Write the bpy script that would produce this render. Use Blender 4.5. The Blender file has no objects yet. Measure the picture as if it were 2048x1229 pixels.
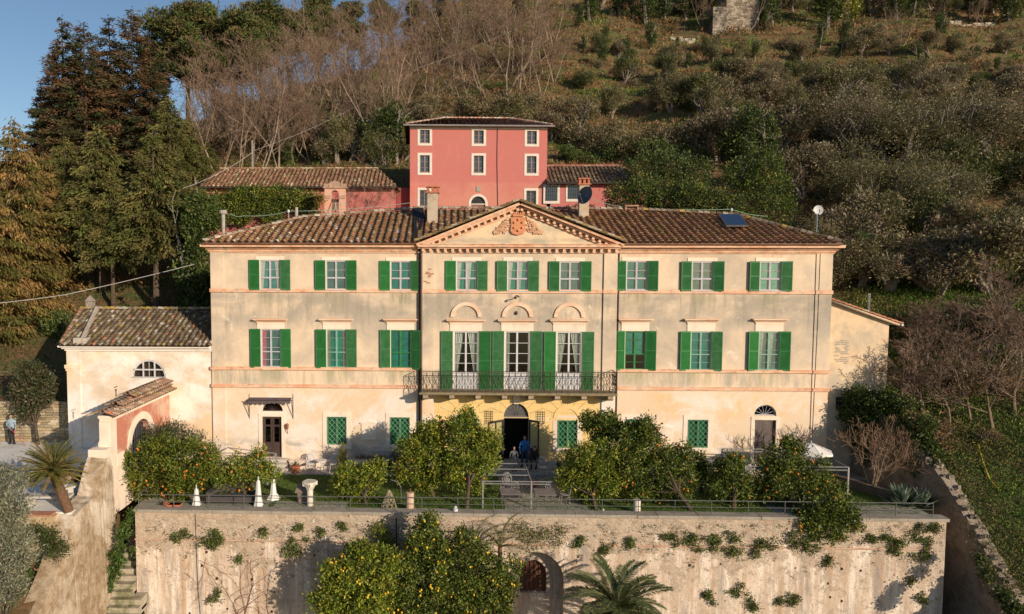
import bpy, math, random
import numpy as np
from mathutils import Matrix, Vector
S = bpy.context.scene
COL = S.collection
R = math.radians
# ---------------------------------------------------------------- camera
FPX, PPX, CY = 1400.0, 864.0, 614.5
CAM = np.array([0.0, -39.0, 11.03])
_p, _y, _r = R(3.546), R(1.551), R(0.132)
FW = np.array([-math.sin(_y)*math.cos(_p), math.cos(_y)*math.cos(_p), -math.sin(_p)])
RT0 = np.array([math.cos(_y), math.sin(_y), 0.0])
UP0 = np.cross(RT0, FW)
RT = math.cos(_r)*RT0 + math.sin(_r)*UP0
UP = -math.sin(_r)*RT0 + math.cos(_r)*UP0
cd = bpy.data.cameras.new('camera'); cam = bpy.data.objects.new('camera', cd); COL.objects.link(cam)
cd.sensor_width = 36; cd.lens = FPX/2048*36; cd.clip_end = 3000; cd.clip_start = .1
cd.shift_x = (1024-PPX)/2048
cam.matrix_world = Matrix(((RT[0], UP[0], -FW[0], CAM[0]), (RT[1], UP[1], -FW[1], CAM[1]), (RT[2], UP[2], -FW[2], CAM[2]), (0, 0, 0, 1)))
S.camera = cam
S.render.resolution_x, S.render.resolution_y = 1024, 614
# ---------------------------------------------------------------- light
SUN_EL, SUN_AZ = R(17), R(43)      # azimuth from -Y towards +X
w = bpy.data.worlds.new('World'); S.world = w; w.use_nodes = True
sky = w.node_tree.nodes.new('ShaderNodeTexSky'); sky.sky_type = 'NISHITA'; sky.sun_disc = False
sky.sun_elevation = SUN_EL; sky.sun_rotation = math.pi-SUN_AZ
sky.air_density = 1.0; sky.dust_density = .35; sky.ozone_density = 2.6
bg = w.node_tree.nodes['Background']; bg.inputs[1].default_value = 0.10
w.node_tree.links.new(sky.outputs[0], bg.inputs[0])
sl = bpy.data.lights.new('sun', 'SUN'); so = bpy.data.objects.new('sun', sl); COL.objects.link(so)
sl.energy = 5.0; sl.angle = R(.5); sl.color = (1, .83, .63)
sd = Vector((-math.sin(SUN_AZ)*math.cos(SUN_EL), math.cos(SUN_AZ)*math.cos(SUN_EL), -math.sin(SUN_EL)))
so.rotation_euler = sd.to_track_quat('-Z', 'Y').to_euler(); so.location = (30, -40, 40)
S.view_settings.view_transform = 'Standard'; S.view_settings.look = 'None'
S.view_settings.exposure = 0.0; S.view_settings.gamma = 1

# photo coordinates (2048 x 1229) to a place in the world on a known plane
def P(px, py, X=None, Y=None, Z=None):
    d = FW + RT*(px-PPX)/FPX + UP*(CY-py)/FPX
    if Y is not None: t = (Y-CAM[1])/d[1]
    elif X is not None: t = (X-CAM[0])/d[0]
    else: t = (Z-CAM[2])/d[2]
    return CAM + d*t
def FX(px, py=700, Y=0.0): return float(P(px, py, Y=Y)[0])
def FZ(py, px=1000, Y=0.0): return float(P(px, py, Y=Y)[2])
def SC(Y): return FPX/(Y+39.0)      # px per metre at that depth
rng = np.random.default_rng(7); random.seed(7)

# ---------------------------------------------------------------- materials
def newmat(name):
    m = bpy.data.materials.new(name); m.use_nodes = True
    nt = m.node_tree; b = nt.nodes['Principled BSDF']
    return m, nt, b
def N(nt, t, **kw):
    n = nt.nodes.new(t)
    for k, v in kw.items():
        if k.startswith('i_'): n.inputs[k[2:].replace('_', ' ')].default_value = v
        else: setattr(n, k, v)
    return n
def noise(nt, vec, scale, detail=4, rough=.6, dist=0):
    n = N(nt, 'ShaderNodeTexNoise'); n.inputs['Scale'].default_value = scale
    n.inputs['Detail'].default_value = detail; n.inputs['Roughness'].default_value = rough
    n.inputs['Distortion'].default_value = dist
    nt.links.new(vec, n.inputs['Vector']); return n.outputs['Fac']
def ramp(nt, fac, lo, hi, a=0., b=1.):
    n = N(nt, 'ShaderNodeMapRange'); n.inputs['From Min'].default_value = lo; n.inputs['From Max'].default_value = hi
    n.inputs['To Min'].default_value = a; n.inputs['To Max'].default_value = b
    nt.links.new(fac, n.inputs['Value']); return n.outputs['Result']
def mixc(nt, fac, a, b, mode='MIX'):
    n = N(nt, 'ShaderNodeMix', data_type='RGBA', blend_type=mode)
    for s, v in ((n.inputs[0], fac), (n.inputs[6], a), (n.inputs[7], b)):
        if isinstance(v, (int, float)): s.default_value = v
        elif isinstance(v, tuple): s.default_value = (*v, 1)
        else: nt.links.new(v, s)
    return n.outputs[2]
def math_(nt, op, a, b):
    n = N(nt, 'ShaderNodeMath', operation=op)
    for s, v in ((n.inputs[0], a), (n.inputs[1], b)):
        if isinstance(v, (int, float)): s.default_value = v
        else: nt.links.new(v, s)
    return n.outputs[0]
def posn(nt, scale=(1, 1, 1), obj=True):
    tc = N(nt, 'ShaderNodeTexCoord'); mp = N(nt, 'ShaderNodeMapping'); mp.inputs['Scale'].default_value = scale
    nt.links.new(tc.outputs['Object'], mp.inputs['Vector']); return mp.outputs['Vector']
def bump(nt, b, h, strength=.3, dist=.02):
    n = N(nt, 'ShaderNodeBump'); n.inputs['Strength'].default_value = strength; n.inputs['Distance'].default_value = dist
    nt.links.new(h, n.inputs['Height']); nt.links.new(n.outputs[0], b.inputs['Normal'])
_mc = {}
def M(name, col, rough=.7, spec=.3, metal=0, var=.25, vs=3.0, bmp=.15, col2=None, streak=False):
    if name in _mc: return _mc[name]
    m, nt, b = newmat(name)
    v = posn(nt, (1, 1, .25) if streak else (1, 1, 1))
    f = noise(nt, v, vs, 6, .65)
    c2 = col2 or tuple(c*(1-var) for c in col)
    c = mixc(nt, ramp(nt, f, .35, .65), col, c2)
    nt.links.new(c, b.inputs['Base Color']); b.inputs['Roughness'].default_value = rough
    b.inputs['Specular IOR Level'].default_value = spec; b.inputs['Metallic'].default_value = metal
    if bmp: bump(nt, b, noise(nt, v, vs*8, 4), bmp, .01)
    _mc[name] = m; return m
def stain(name, base, layers, rough=.9, bmp=.25, bscale=25, joints=None, drips=None):
    """plaster: layers = (colour, scale xyz, lo, hi, strength, zmin, zmax)"""
    if name in _mc: return _mc[name]
    m, nt, b = newmat(name); tc = N(nt, 'ShaderNodeTexCoord'); sx = N(nt, 'ShaderNodeSeparateXYZ')
    nt.links.new(tc.outputs['Object'], sx.inputs[0]); z = sx.outputs[2]
    c = mixc(nt, 0.0, base, base)
    for k, L in enumerate(layers):
        col, sc, lo, hi, st = L[:5]
        mp = N(nt, 'ShaderNodeMapping'); mp.inputs['Scale'].default_value = sc; mp.inputs['Location'].default_value = (k*7.3, k*3.1, k*5.7)
        nt.links.new(tc.outputs['Object'], mp.inputs['Vector'])
        f = ramp(nt, noise(nt, mp.outputs[0], 1.0, 9, .68, .3), lo, hi, 0, st)
        if len(L) > 5:
            z0, z1, fd = L[5:8]
            f = math_(nt, 'MULTIPLY', f, ramp(nt, z, z0-fd, z0+fd))
            f = math_(nt, 'MULTIPLY', f, ramp(nt, z, z1+fd, z1-fd))
        c = mixc(nt, f, c, col)
    if drips:
        xs_, w_, zz = drips; x0_, x1_ = xs_[0]-2, xs_[-1]+2; cr = N(nt, 'ShaderNodeValToRGB'); el = cr.color_ramp.elements
        el[0].position = 0; el[0].color = (0, 0, 0, 1); el[1].position = 1; el[1].color = (0, 0, 0, 1)
        for q in xs_:
            for dx, v_ in ((-w_, 0), (-w_*.75, 1), (w_*.75, 1), (w_, 0)): e_ = el.new((q+dx-x0_)/(x1_-x0_)); e_.color = (v_, v_, v_, 1)
        nt.links.new(ramp(nt, sx.outputs[0], x0_, x1_), cr.inputs[0])
        mp = N(nt, 'ShaderNodeMapping'); mp.inputs['Scale'].default_value = (4.5, 1, .35); nt.links.new(tc.outputs['Object'], mp.inputs['Vector']); ns = noise(nt, mp.outputs[0], 1.0, 7, .75)
        for (zt_, zb_, col_) in zz:
            f = math_(nt, 'MULTIPLY', cr.outputs[0], math_(nt, 'MULTIPLY', ramp(nt, z, zb_, zt_-.2), ramp(nt, z, zt_+.02, zt_-.03)))
            f = math_(nt, 'MULTIPLY', f, ramp(nt, ns, .38, .62)); c = mixc(nt, math_(nt, 'MULTIPLY', f, .85), c, col_)
    if joints:
        br = N(nt, 'ShaderNodeTexBrick'); br.inputs['Scale'].default_value = 1
        mp = N(nt, 'ShaderNodeMapping'); mp.inputs['Rotation'].default_value = (R(90), 0, 0); mp.inputs['Location'].default_value = (.1, .12, 0)
        nt.links.new(tc.outputs['Object'], mp.inputs['Vector']); nt.links.new(mp.outputs[0], br.inputs['Vector'])
        br.inputs['Brick Width'].default_value = joints[0]; br.inputs['Row Height'].default_value = joints[1]
        br.inputs['Mortar Size'].default_value = joints[2]; br.inputs['Mortar Smooth'].default_value = .3
        c = mixc(nt, math_(nt, 'MULTIPLY', br.outputs['Fac'], .45), c, joints[3])
    nt.links.new(c, b.inputs['Base Color']); b.inputs['Roughness'].default_value = rough; b.inputs['Specular IOR Level'].default_value = .15
    h = noise(nt, tc.outputs['Object'], bscale, 6, .7)
    bump(nt, b, h, bmp, .02)
    _mc[name] = m; return m
def colmat(name, rough=.8, transl=0.0, spec=.2, nscale=0, nvar=.3, bmp=0):
    if name in _mc: return _mc[name]
    m, nt, b = newmat(name); a = N(nt, 'ShaderNodeAttribute', attribute_name='Col')
    c = a.outputs['Color']
    if nscale:
        f = noise(nt, posn(nt), nscale, 6, .7); c = mixc(nt, 1.0, c, mixc(nt, ramp(nt, f, .3, .7), (1-nvar,)*3, (1+nvar,)*3), 'MULTIPLY')
        if bmp: bump(nt, b, f, bmp, .03)
    nt.links.new(c, b.inputs['Base Color']); b.inputs['Roughness'].default_value = rough; b.inputs['Specular IOR Level'].default_value = spec
    if transl:
        t = N(nt, 'ShaderNodeBsdfTranslucent'); nt.links.new(c, t.inputs[0]); mx = N(nt, 'ShaderNodeMixShader'); mx.inputs[0].default_value = transl
        o = nt.nodes['Material Output']; nt.links.new(b.outputs[0], mx.inputs[1]); nt.links.new(t.outputs[0], mx.inputs[2]); nt.links.new(mx.outputs[0], o.inputs[0])
    _mc[name] = m; return m
def glassmat():
    if 'glass' in _mc: return _mc['glass']
    m, nt, b = newmat('glass'); o = nt.nodes['Material Output']
    t = N(nt, 'ShaderNodeBsdfTransparent'); t.inputs[0].default_value = (.86, .95, .93, 1); g = N(nt, 'ShaderNodeBsdfGlossy'); g.inputs['Roughness'].default_value = .03
    mx = N(nt, 'ShaderNodeMixShader'); mx.inputs[0].default_value = .13
    nt.links.new(t.outputs[0], mx.inputs[1]); nt.links.new(g.outputs[0], mx.inputs[2]); nt.links.new(mx.outputs[0], o.inputs[0])
    _mc['glass'] = m; return m

# ---------------------------------------------------------------- mesh helpers
WM = {}                                   # world matrix of every object made here
def link(o, parent=None, mat=None, linked=True):
    if linked: COL.objects.link(o)
    wm = mat or Matrix.Identity(4)
    if parent is not None:
        o.parent = parent; o.matrix_parent_inverse = WM[parent.name].inverted()
    o.matrix_basis = wm; WM[o.name] = wm
    return o
def thing(name, label, cat, loc=(0, 0, 0), rotz=0, group=None, linked=True):
    o = bpy.data.objects.new(name, None); o.empty_display_size = .3
    link(o, None, Matrix.Translation(Vector(loc)) @ Matrix.Rotation(rotz, 4, 'Z'), linked)
    tag(o, label, cat, group); return o
def tag(o, label=None, cat=None, group=None, kind=None):
    if label: o['label'] = label
    if cat: o['category'] = cat
    if group: o['group'] = group
    if kind: o['kind'] = kind
    return o
class MB:
    def __init__(s): s.v = []; s.f = []; s.c = []; s.col = (1, 1, 1)
    def face(s, pts, col=None):
        i = len(s.v); s.v += [tuple(map(float, p)) for p in pts]; s.f.append(tuple(range(i, i+len(pts)))); s.c.append(col or s.col)
    def idx(s, pts, faces, col=None):
        i = len(s.v); s.v += [tuple(map(float, p)) for p in pts]
        for f in faces: s.f.append(tuple(i+k for k in f)); s.c.append(col or s.col)
    def box(s, x0, x1, y0, y1, z0, z1, col=None):
        p = [(x0, y0, z0), (x1, y0, z0), (x1, y1, z0), (x0, y1, z0), (x0, y0, z1), (x1, y0, z1), (x1, y1, z1), (x0, y1, z1)]
        s.idx(p, [(0, 3, 2, 1), (4, 5, 6, 7), (0, 1, 5, 4), (1, 2, 6, 5), (2, 3, 7, 6), (3, 0, 4, 7)], col); return s
    def obox(s, c, dx, dy, dz, U, V=None, W=None, col=None):
        c = np.array(c, float); U = np.array(U, float); U /= np.linalg.norm(U)
        W = np.array(W if W is not None else (0, 0, 1), float); W /= np.linalg.norm(W)
        V = np.cross(W, U); p = []
        for k in (-.5, .5):
            for a, b_ in ((-.5, -.5), (.5, -.5), (.5, .5), (-.5, .5)): p.append(c+U*dx*a+V*dy*b_+W*dz*k)
        s.idx(p, [(0, 3, 2, 1), (4, 5, 6, 7), (0, 1, 5, 4), (1, 2, 6, 5), (2, 3, 7, 6), (3, 0, 4, 7)], col); return s
    def tube(s, pts, r, n=6, col=None, cap=True):
        pts = [np.array(p, float) for p in pts]; m = len(pts)
        rr = r if hasattr(r, '__len__') else [r]*m; V = []
        for i, p in enumerate(pts):
            d = pts[min(i+1, m-1)]-pts[max(i-1, 0)]; d = d/(np.linalg.norm(d)+1e-9)
            a = np.cross(d, (0, 0, 1) if abs(d[2]) < .9 else (1, 0, 0)); a /= np.linalg.norm(a); b = np.cross(d, a)
            for k in range(n):
                t = 2*math.pi*k/n; V.append(p+rr[i]*(math.cos(t)*a+math.sin(t)*b))
        F = [(i*n+k, i*n+(k+1) % n, (i+1)*n+(k+1) % n, (i+1)*n+k) for i in range(m-1) for k in range(n)]
        if cap: F += [tuple(range(n-1, -1, -1)), tuple((m-1)*n+k for k in range(n))]
        s.idx(V, F, col); return s
    def lathe(s, c, prof, n=12, col=None):
        V = []; F = []
        for (r, z) in prof:
            for k in range(n):
                t = 2*math.pi*k/n; V.append((c[0]+r*math.cos(t), c[1]+r*math.sin(t), c[2]+z))
        m = len(prof)
        F = [(i*n+k, i*n+(k+1) % n, (i+1)*n+(k+1) % n, (i+1)*n+k) for i in range(m-1) for k in range(n)]
        F += [tuple(range(n-1, -1, -1)), tuple((m-1)*n+k for k in range(n))]
        s.idx(V, F, col); return s
    def ball(s, c, r, col=None, n=8, sz=(1, 1, 1)):
        prof = [(max(.001, r*math.sin(math.pi*i/6)), -r*math.cos(math.pi*i/6)) for i in range(7)]
        k0 = len(s.v); s.lathe((0, 0, 0), prof, n, col)
        for i in range(k0, len(s.v)): v = s.v[i]; s.v[i] = (c[0]+v[0]*sz[0], c[1]+v[1]*sz[1], c[2]+v[2]*sz[2])
        return s
    def prism(s, pts, y0, y1, col=None):       # outline in (x, z), extruded along y
        n = len(pts); V = [(x, y0, z) for x, z in pts]+[(x, y1, z) for x, z in pts]
        F = [tuple(range(n)), tuple(range(2*n-1, n-1, -1))]+[((i+1) % n, i, n+i, n+(i+1) % n) for i in range(n)]
        s.idx(V, F, col); return s
    def zprism(s, pts, z0, z1, col=None):      # outline in (x, y), extruded along z
        n = len(pts); V = [(x, y, z0) for x, y in pts]+[(x, y, z1) for x, y in pts]
        F = [tuple(range(n-1, -1, -1)), tuple(range(n, 2*n))]+[(i, (i+1) % n, n+(i+1) % n, n+i) for i in range(n)]
        s.idx(V, F, col); return s
    def build(s, name, mat, parent=None, smooth=False, linked=True, local=False, wm=None):
        me = bpy.data.meshes.new(name)
        me.from_pydata(s.v, [], s.f)
        if any(c != (1, 1, 1) for c in s.c):
            ca = me.color_attributes.new('Col', 'FLOAT_COLOR', 'CORNER')
            cnt = [len(f) for f in s.f]; a = np.repeat(np.array(s.c, float), cnt, axis=0)
            ca.data.foreach_set('color', np.hstack([a, np.ones((len(a), 1))]).ravel())
        me.materials.append(mat)
        if smooth: me.shade_smooth()
        o = bpy.data.objects.new(name, me)
        return link(o, parent, wm, linked)
def arrmesh(name, V, k, mat, cols=None, parent=None, linked=True, wm=None, smooth=False):
    """V: (n*k, 3) vertices, every k vertices one face"""
    n = len(V)//k; me = bpy.data.meshes.new(name)
    me.vertices.add(len(V)); me.vertices.foreach_set('co', V.astype(np.float32).ravel())
    me.loops.add(len(V)); me.loops.foreach_set('vertex_index', np.arange(len(V), dtype=np.int32))
    me.polygons.add(n); me.polygons.foreach_set('loop_start', np.arange(0, len(V), k, dtype=np.int32))
    me.polygons.foreach_set('loop_total', np.full(n, k, dtype=np.int32))
    me.update(calc_edges=True)
    if cols is not None:
        ca = me.color_attributes.new('Col', 'FLOAT_COLOR', 'CORNER')
        a = np.repeat(cols, k, axis=0); ca.data.foreach_set('color', np.hstack([a, np.ones((len(a), 1))]).astype(np.float32).ravel())
    me.materials.append(mat)
    o = bpy.data.objects.new(name, me); return link(o, parent, wm, linked)
def rot_copy(root, loc, rotz=0, sc=1.0, label=None, cat=None, group=None, tilt=(0, 0)):
    r = root.copy(); COL.objects.link(r)
    if not hasattr(sc, '__len__'): sc = (sc, sc, sc)
    wm = Matrix.Translation(Vector(loc)) @ Matrix.Rotation(rotz, 4, 'Z') @ Matrix.Rotation(tilt[0], 4, 'X') @ Matrix.Rotation(tilt[1], 4, 'Y') @ Matrix.Diagonal((*sc, 1))
    r.matrix_basis = wm; WM[r.name] = wm
    if label: r['label'] = label
    if cat: r['category'] = cat
    if group: r['group'] = group
    for ch in root.children:
        c = ch.copy(); COL.objects.link(c); c.parent = r
        for g in ch.children:
            d = g.copy(); COL.objects.link(d); d.parent = c
    return r
# ---- leaves and branches -------------------------------------------------
def pick(pal, n, jit=.18, rg=rng):
    pal = np.array([p[:3] for p in pal], float); i = rg.integers(0, len(pal), n)
    return np.clip(pal[i]*(1+rg.normal(0, jit, (n, 1)))*(1+rg.normal(0, .05, (n, 3))), .004, 1)
def leafverts(C, L, Wd, D=None, rg=rng, spread=1.0):
    """diamond leaves at C, length L, width Wd, mean direction D (n,3)"""
    n = len(C); d = rg.normal(0, 1, (n, 3))*spread
    if D is not None: d = d+D
    d /= np.linalg.norm(d, axis=1)[:, None]+1e-9
    u = rg.normal(0, 1, (n, 3)); s = np.cross(d, u); s /= np.linalg.norm(s, axis=1)[:, None]+1e-9
    L = L*rg.uniform(.7, 1.3, (n, 1)); Wd = Wd*rg.uniform(.7, 1.3, (n, 1))
    V = np.empty((n, 4, 3)); V[:, 0] = C; V[:, 1] = C+d*L*.5+s*Wd*.5; V[:, 2] = C+d*L; V[:, 3] = C+d*L*.5-s*Wd*.5
    return V.reshape(-1, 3)
def clumps(blobs, n, per, sig, rg=rng, shell=(.55, 1.0), flat=1.0):
    """points in clumps near the surface of ellipsoid blobs [(c, (rx,ry,rz))]"""
    w_ = np.array([(r[0]*r[1]*r[2])**.667 for c, r in blobs]); w_ /= w_.sum()
    k = max(1, n//per); bi = rg.choice(len(blobs), k, p=w_)
    Cc = np.array([b[0] for b in blobs])[bi]; Rr = np.array([b[1] for b in blobs])[bi]
    d = rg.normal(0, 1, (k, 3)); d /= np.linalg.norm(d, axis=1)[:, None]
    d *= rg.uniform(shell[0], shell[1], (k, 1)); cc = Cc+d*Rr
    sg = sig*rg.uniform(.5, 1.4, (k, 1, 1))
    pts = cc[:, None, :]+rg.normal(0, 1, (k, per, 3))*sg*np.array([1, 1, flat])
    out = np.repeat(d[:, None, :], per, 1)
    return pts.reshape(-1, 3), out.reshape(-1, 3), k
def foliage(name, blobs, n, per, sig, L, Wd, pal, parent, linked=True, seed=1, shell=(.55, 1), mat=None, flat=1.0, jit=.18, zup=.3):
    rg = np.random.default_rng(seed)
    pts, out, k = clumps(blobs, n, per, sig, rg, shell, flat)
    base = pick(pal, k, jit, rg); cols = np.repeat(base, per, 0)*(1+rg.normal(0, .12, (k*per, 1)))
    D = out*1.0; D[:, 2] += zup
    V = leafverts(pts, L, Wd, D, rg, .8)
    return arrmesh(name, V, 4, mat or colmat('leaf', .55, .22, .35), np.clip(cols, .003, 1), parent, linked)
def segmesh(name, P0, P1, R0, R1, mat, parent, linked=True, n=3, cols=None):
    P0, P1 = np.array(P0), np.array(P1); R0, R1 = np.array(R0)[:, None], np.array(R1)[:, None]
    d = P1-P0; d /= np.linalg.norm(d, axis=1)[:, None]+1e-9
    u = np.where(np.abs(d[:, 2:3]) < .9, [[0, 0, 1.]], [[1., 0, 0]]); a = np.cross(d, u); a /= np.linalg.norm(a, axis=1)[:, None]; b = np.cross(d, a)
    V = np.empty((len(P0), n, 4, 3))
    for k in range(n):
        t0, t1 = 2*math.pi*k/n, 2*math.pi*(k+1)/n
        e0 = math.cos(t0)*a+math.sin(t0)*b; e1 = math.cos(t1)*a+math.sin(t1)*b
        V[:, k, 0] = P0+e0*R0; V[:, k, 1] = P0+e1*R0; V[:, k, 2] = P1+e1*R1; V[:, k, 3] = P1+e0*R1
    return arrmesh(name, V.reshape(-1, 3), 4, mat, None if cols is None else np.repeat(cols, n, 0), parent, linked)
def grow(rg, p, d, L, r, lvl, out, spread=.5, up=.25, kids=(3, 5), wob=.16, ratio=.62, minr=.012, nseg=5, tip=.35, start=.35):
    """recursive branches -> out list of (p0,p1,r0,r1,lvl)"""
    p = np.array(p, float); d = np.array(d, float); pts = [(p, r)]
    for i in range(nseg):
        d = d+rg.normal(0, wob, 3)+np.array([0, 0, up*.25]); d /= np.linalg.norm(d)
        q = p+d*L/nseg; r1 = max(minr, r*(1-(1-tip)*(i+1)/nseg)); r0 = max(minr, r*(1-(1-tip)*i/nseg))
        out.append((p, q, r0, r1, lvl)); p = q; pts.append((p, r1))
    if lvl <= 0: return
    nk = rg.integers(kids[0], kids[1]+1)
    for k in range(nk):
        t = start+(1-start)*(k+rg.uniform(0, 1))/nk; i = min(nseg-1, int(t*nseg)); f = t*nseg-i
        q = pts[i][0]*(1-f)+pts[i+1][0]*f; rr = pts[i][1]*(1-f)+pts[i+1][1]*f
        e = rg.normal(0, 1, 3); dd = d + e/np.linalg.norm(e)*spread*2+np.array([0, 0, up]); dd /= np.linalg.norm(dd)
        grow(rg, q, dd, L*ratio*(1.25-t*.5)*rg.uniform(.8, 1.15), max(minr, rr*.6), lvl-1, out, spread, up, kids, wob, ratio, minr, max(2, nseg-1), tip, .2)
def branches(out, parent, trunkmat, twigmat, linked=True, names=('trunk', 'twigs'), top=None):
    top = max(o[4] for o in out) if top is None else top
    for nm, sel, mt, n in ((names[0], [o for o in out if o[4] >= top-1], trunkmat, 6), (names[1], [o for o in out if o[4] < top-1], twigmat, 3)):
        if sel: segmesh(nm, [o[0] for o in sel], [o[1] for o in sel], [o[2] for o in sel], [o[3] for o in sel], mt, parent, linked, n)
# ---- walls with openings --------------------------------------------------
def wall(mb, mp, u0, u1, z0, z1, holes, depth=.35, col=None):
    """mp(u, z, d) -> point; holes (ua, ub, za, zb, arch?)"""
    us = sorted({u0, u1, *[h[0] for h in holes], *[h[1] for h in holes]}); zs = sorted({z0, z1, *[h[2] for h in holes], *[h[3] for h in holes]})
    for i in range(len(us)-1):
        for j in range(len(zs)-1):
            uc, zc = (us[i]+us[i+1])/2, (zs[j]+zs[j+1])/2
            if any(h[0] < uc < h[1] and h[2] < zc < h[3] for h in holes): continue
            mb.face([mp(us[i], zs[j], 0), mp(us[i+1], zs[j], 0), mp(us[i+1], zs[j+1], 0), mp(us[i], zs[j+1], 0)], col)
    for h in holes:
        ua, ub, za, zb = h[:4]
        if len(h) > 4 and h[4]:
            r = (ub-ua)/2; k = 14; cz = zb-r; uc = (ua+ub)/2
            if h[4] != True: cz = h[4]                      # spring line given: flattened arch
            arc = [(uc-r*math.cos(math.pi*i/k), cz+(zb-cz)*math.sin(math.pi*i/k)) for i in range(k+1)]
            for i in range(k):
                a, b = arc[i], arc[i+1]
                mb.face([mp(a[0], a[1], 0), mp(b[0], b[1], 0), mp(b[0], zb, 0), mp(a[0], zb, 0)], col)
                mb.face([mp(a[0], a[1], 0), mp(a[0], a[1], depth), mp(b[0], b[1], depth), mp(b[0], b[1], 0)], col)
            top = cz
        else:
            mb.face([mp(ua, zb, 0), mp(ua, zb, depth), mp(ub, zb, depth), mp(ub, zb, 0)], col); top = zb
        mb.face([mp(ua, za, 0), mp(ua, za, depth), mp(ua, top, depth), mp(ua, top, 0)], col)
        mb.face([mp(ub, za, 0), mp(ub, top, 0), mp(ub, top, depth), mp(ub, za, depth)], col)
        mb.face([mp(ua, za, 0), mp(ub, za, 0), mp(ub, za, depth), mp(ua, za, depth)], col)
def tiles(mb, O, U, V, poly, pitch=.4, course=.33, r=.115, pal=None, seed=3, pan=None, ends=True):
    """roof of cover tiles on the plane O+u*U+v*V; poly in (u, v), convex"""
    rg = np.random.default_rng(seed); O, U, V = map(lambda a: np.array(a, float), (O, U, V)); U = U/np.linalg.norm(U); V = V/np.linalg.norm(V); Nn = np.cross(U, V)
    if Nn[2] < 0: Nn = -Nn
    pal = pal or TILE
    mb.face([O+U*u+V*v-Nn*.02 for u, v in poly], (.12, .08, .05))
    us = [p[0] for p in poly]; u = min(us)+pitch*.3; m = len(poly)
    ph = rg.uniform(0, 6, 6)
    while u < max(us):
        def rngv(uu):
            vs = []
            for i in range(m):
                (a, b), (c, d) = poly[i], poly[(i+1) % m]
                if (a-uu)*(c-uu) <= 0 and abs(a-c) > 1e-6: vs.append(b+(d-b)*(uu-a)/(c-a))
            return (min(vs), max(vs)) if len(vs) > 1 else None
        for kind in (0, 1):
            uc = u+kind*pitch/2; vr = rngv(uc)
            if not vr or vr[1]-vr[0] < .1: continue
            off = rg.normal(0, .006)
            v = vr[0]-(.05 if kind == 0 else -.02)
            while v < vr[1]-.02:
                v2 = min(v+course*1.12, vr[1]+.01)
                q = .5+.5*math.sin(uc*.7+ph[0]+1.3*math.sin(v*.9+ph[1]))*math.sin(v*1.1+ph[2])
                w = rg.random(); c = pal[0] if w < .40+.2*q else pal[1] if w < .72 else pal[2] if w < .86 else pal[3] if w < .94 else pal[4] if w < .975 else pal[5]
                q2 = 1+rg.normal(0, .18); c = tuple(float(x*q2*(1+rg.normal(0, .03))) for x in c)
                c = tuple(max(.01, x) for x in c)
                oo = off+rg.normal(0, .008); ro = r*rg.uniform(.93, 1.05); lift = rg.uniform(.0, .012)
                pts = []
                if kind == 0:
                    for vv, rr, hh in ((v, ro*1.06, .03+lift), (v2, ro*.9, .008)):
                        for k in range(5):
                            a = math.pi*k/4; pts.append(O+U*(uc+oo+rr*math.cos(a))+V*vv+Nn*(hh+rr*math.sin(a)*.95))
                    mb.idx(pts, [(k, k+1, 6+k, 5+k) for k in range(4)], c)
                    if ends and v < vr[0]: mb.idx(pts[:5], [(0, 1, 2, 3, 4)], (.03, .02, .015))
                else:
                    for vv, hh in ((v, .03), (v2, .0)):
                        for k in range(3):
                            a = (k-1)*pitch*.3; pts.append(O+U*(uc+a)+V*vv+Nn*(hh+(abs(k-1))*.03-.01))
                    mb.idx(pts, [(0, 1, 4, 3), (1, 2, 5, 4)], c)
                v += course
        u += pitch
TILE = [(.28, .165, .09), (.35, .20, .11), (.41, .22, .12), (.50, .42, .33), (.36, .26, .09), (.46, .18, .10)]
def ridge(mb, a, b, r=.13, n=None, pal=None, seed=5):
    rg = np.random.default_rng(seed); a, b = np.array(a, float), np.array(b, float); L = np.linalg.norm(b-a); d = (b-a)/L
    s = np.cross(d, (0, 0, 1)); s /= np.linalg.norm(s); up = np.cross(s, d); k = int(L/.38)+1; pal = pal or TILE
    for i in range(k):
        c = pal[rg.integers(0, min(4, len(pal)))]; q2 = 1+rg.normal(0, .15); c = tuple(float(max(.01, x*q2)) for x in c); pts = []
        for t, rr, h in ((i*L/k, r*1.08, .03), (min(L, (i+1.12)*L/k), r*.9, 0)):
            for q in range(6):
                an = math.pi*q/5; pts.append(a+d*t+s*rr*math.cos(an)+up*(h+rr*math.sin(an)))
        mb.idx(pts, [(q, q+1, 7+q, 6+q) for q in range(5)], c)
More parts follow.
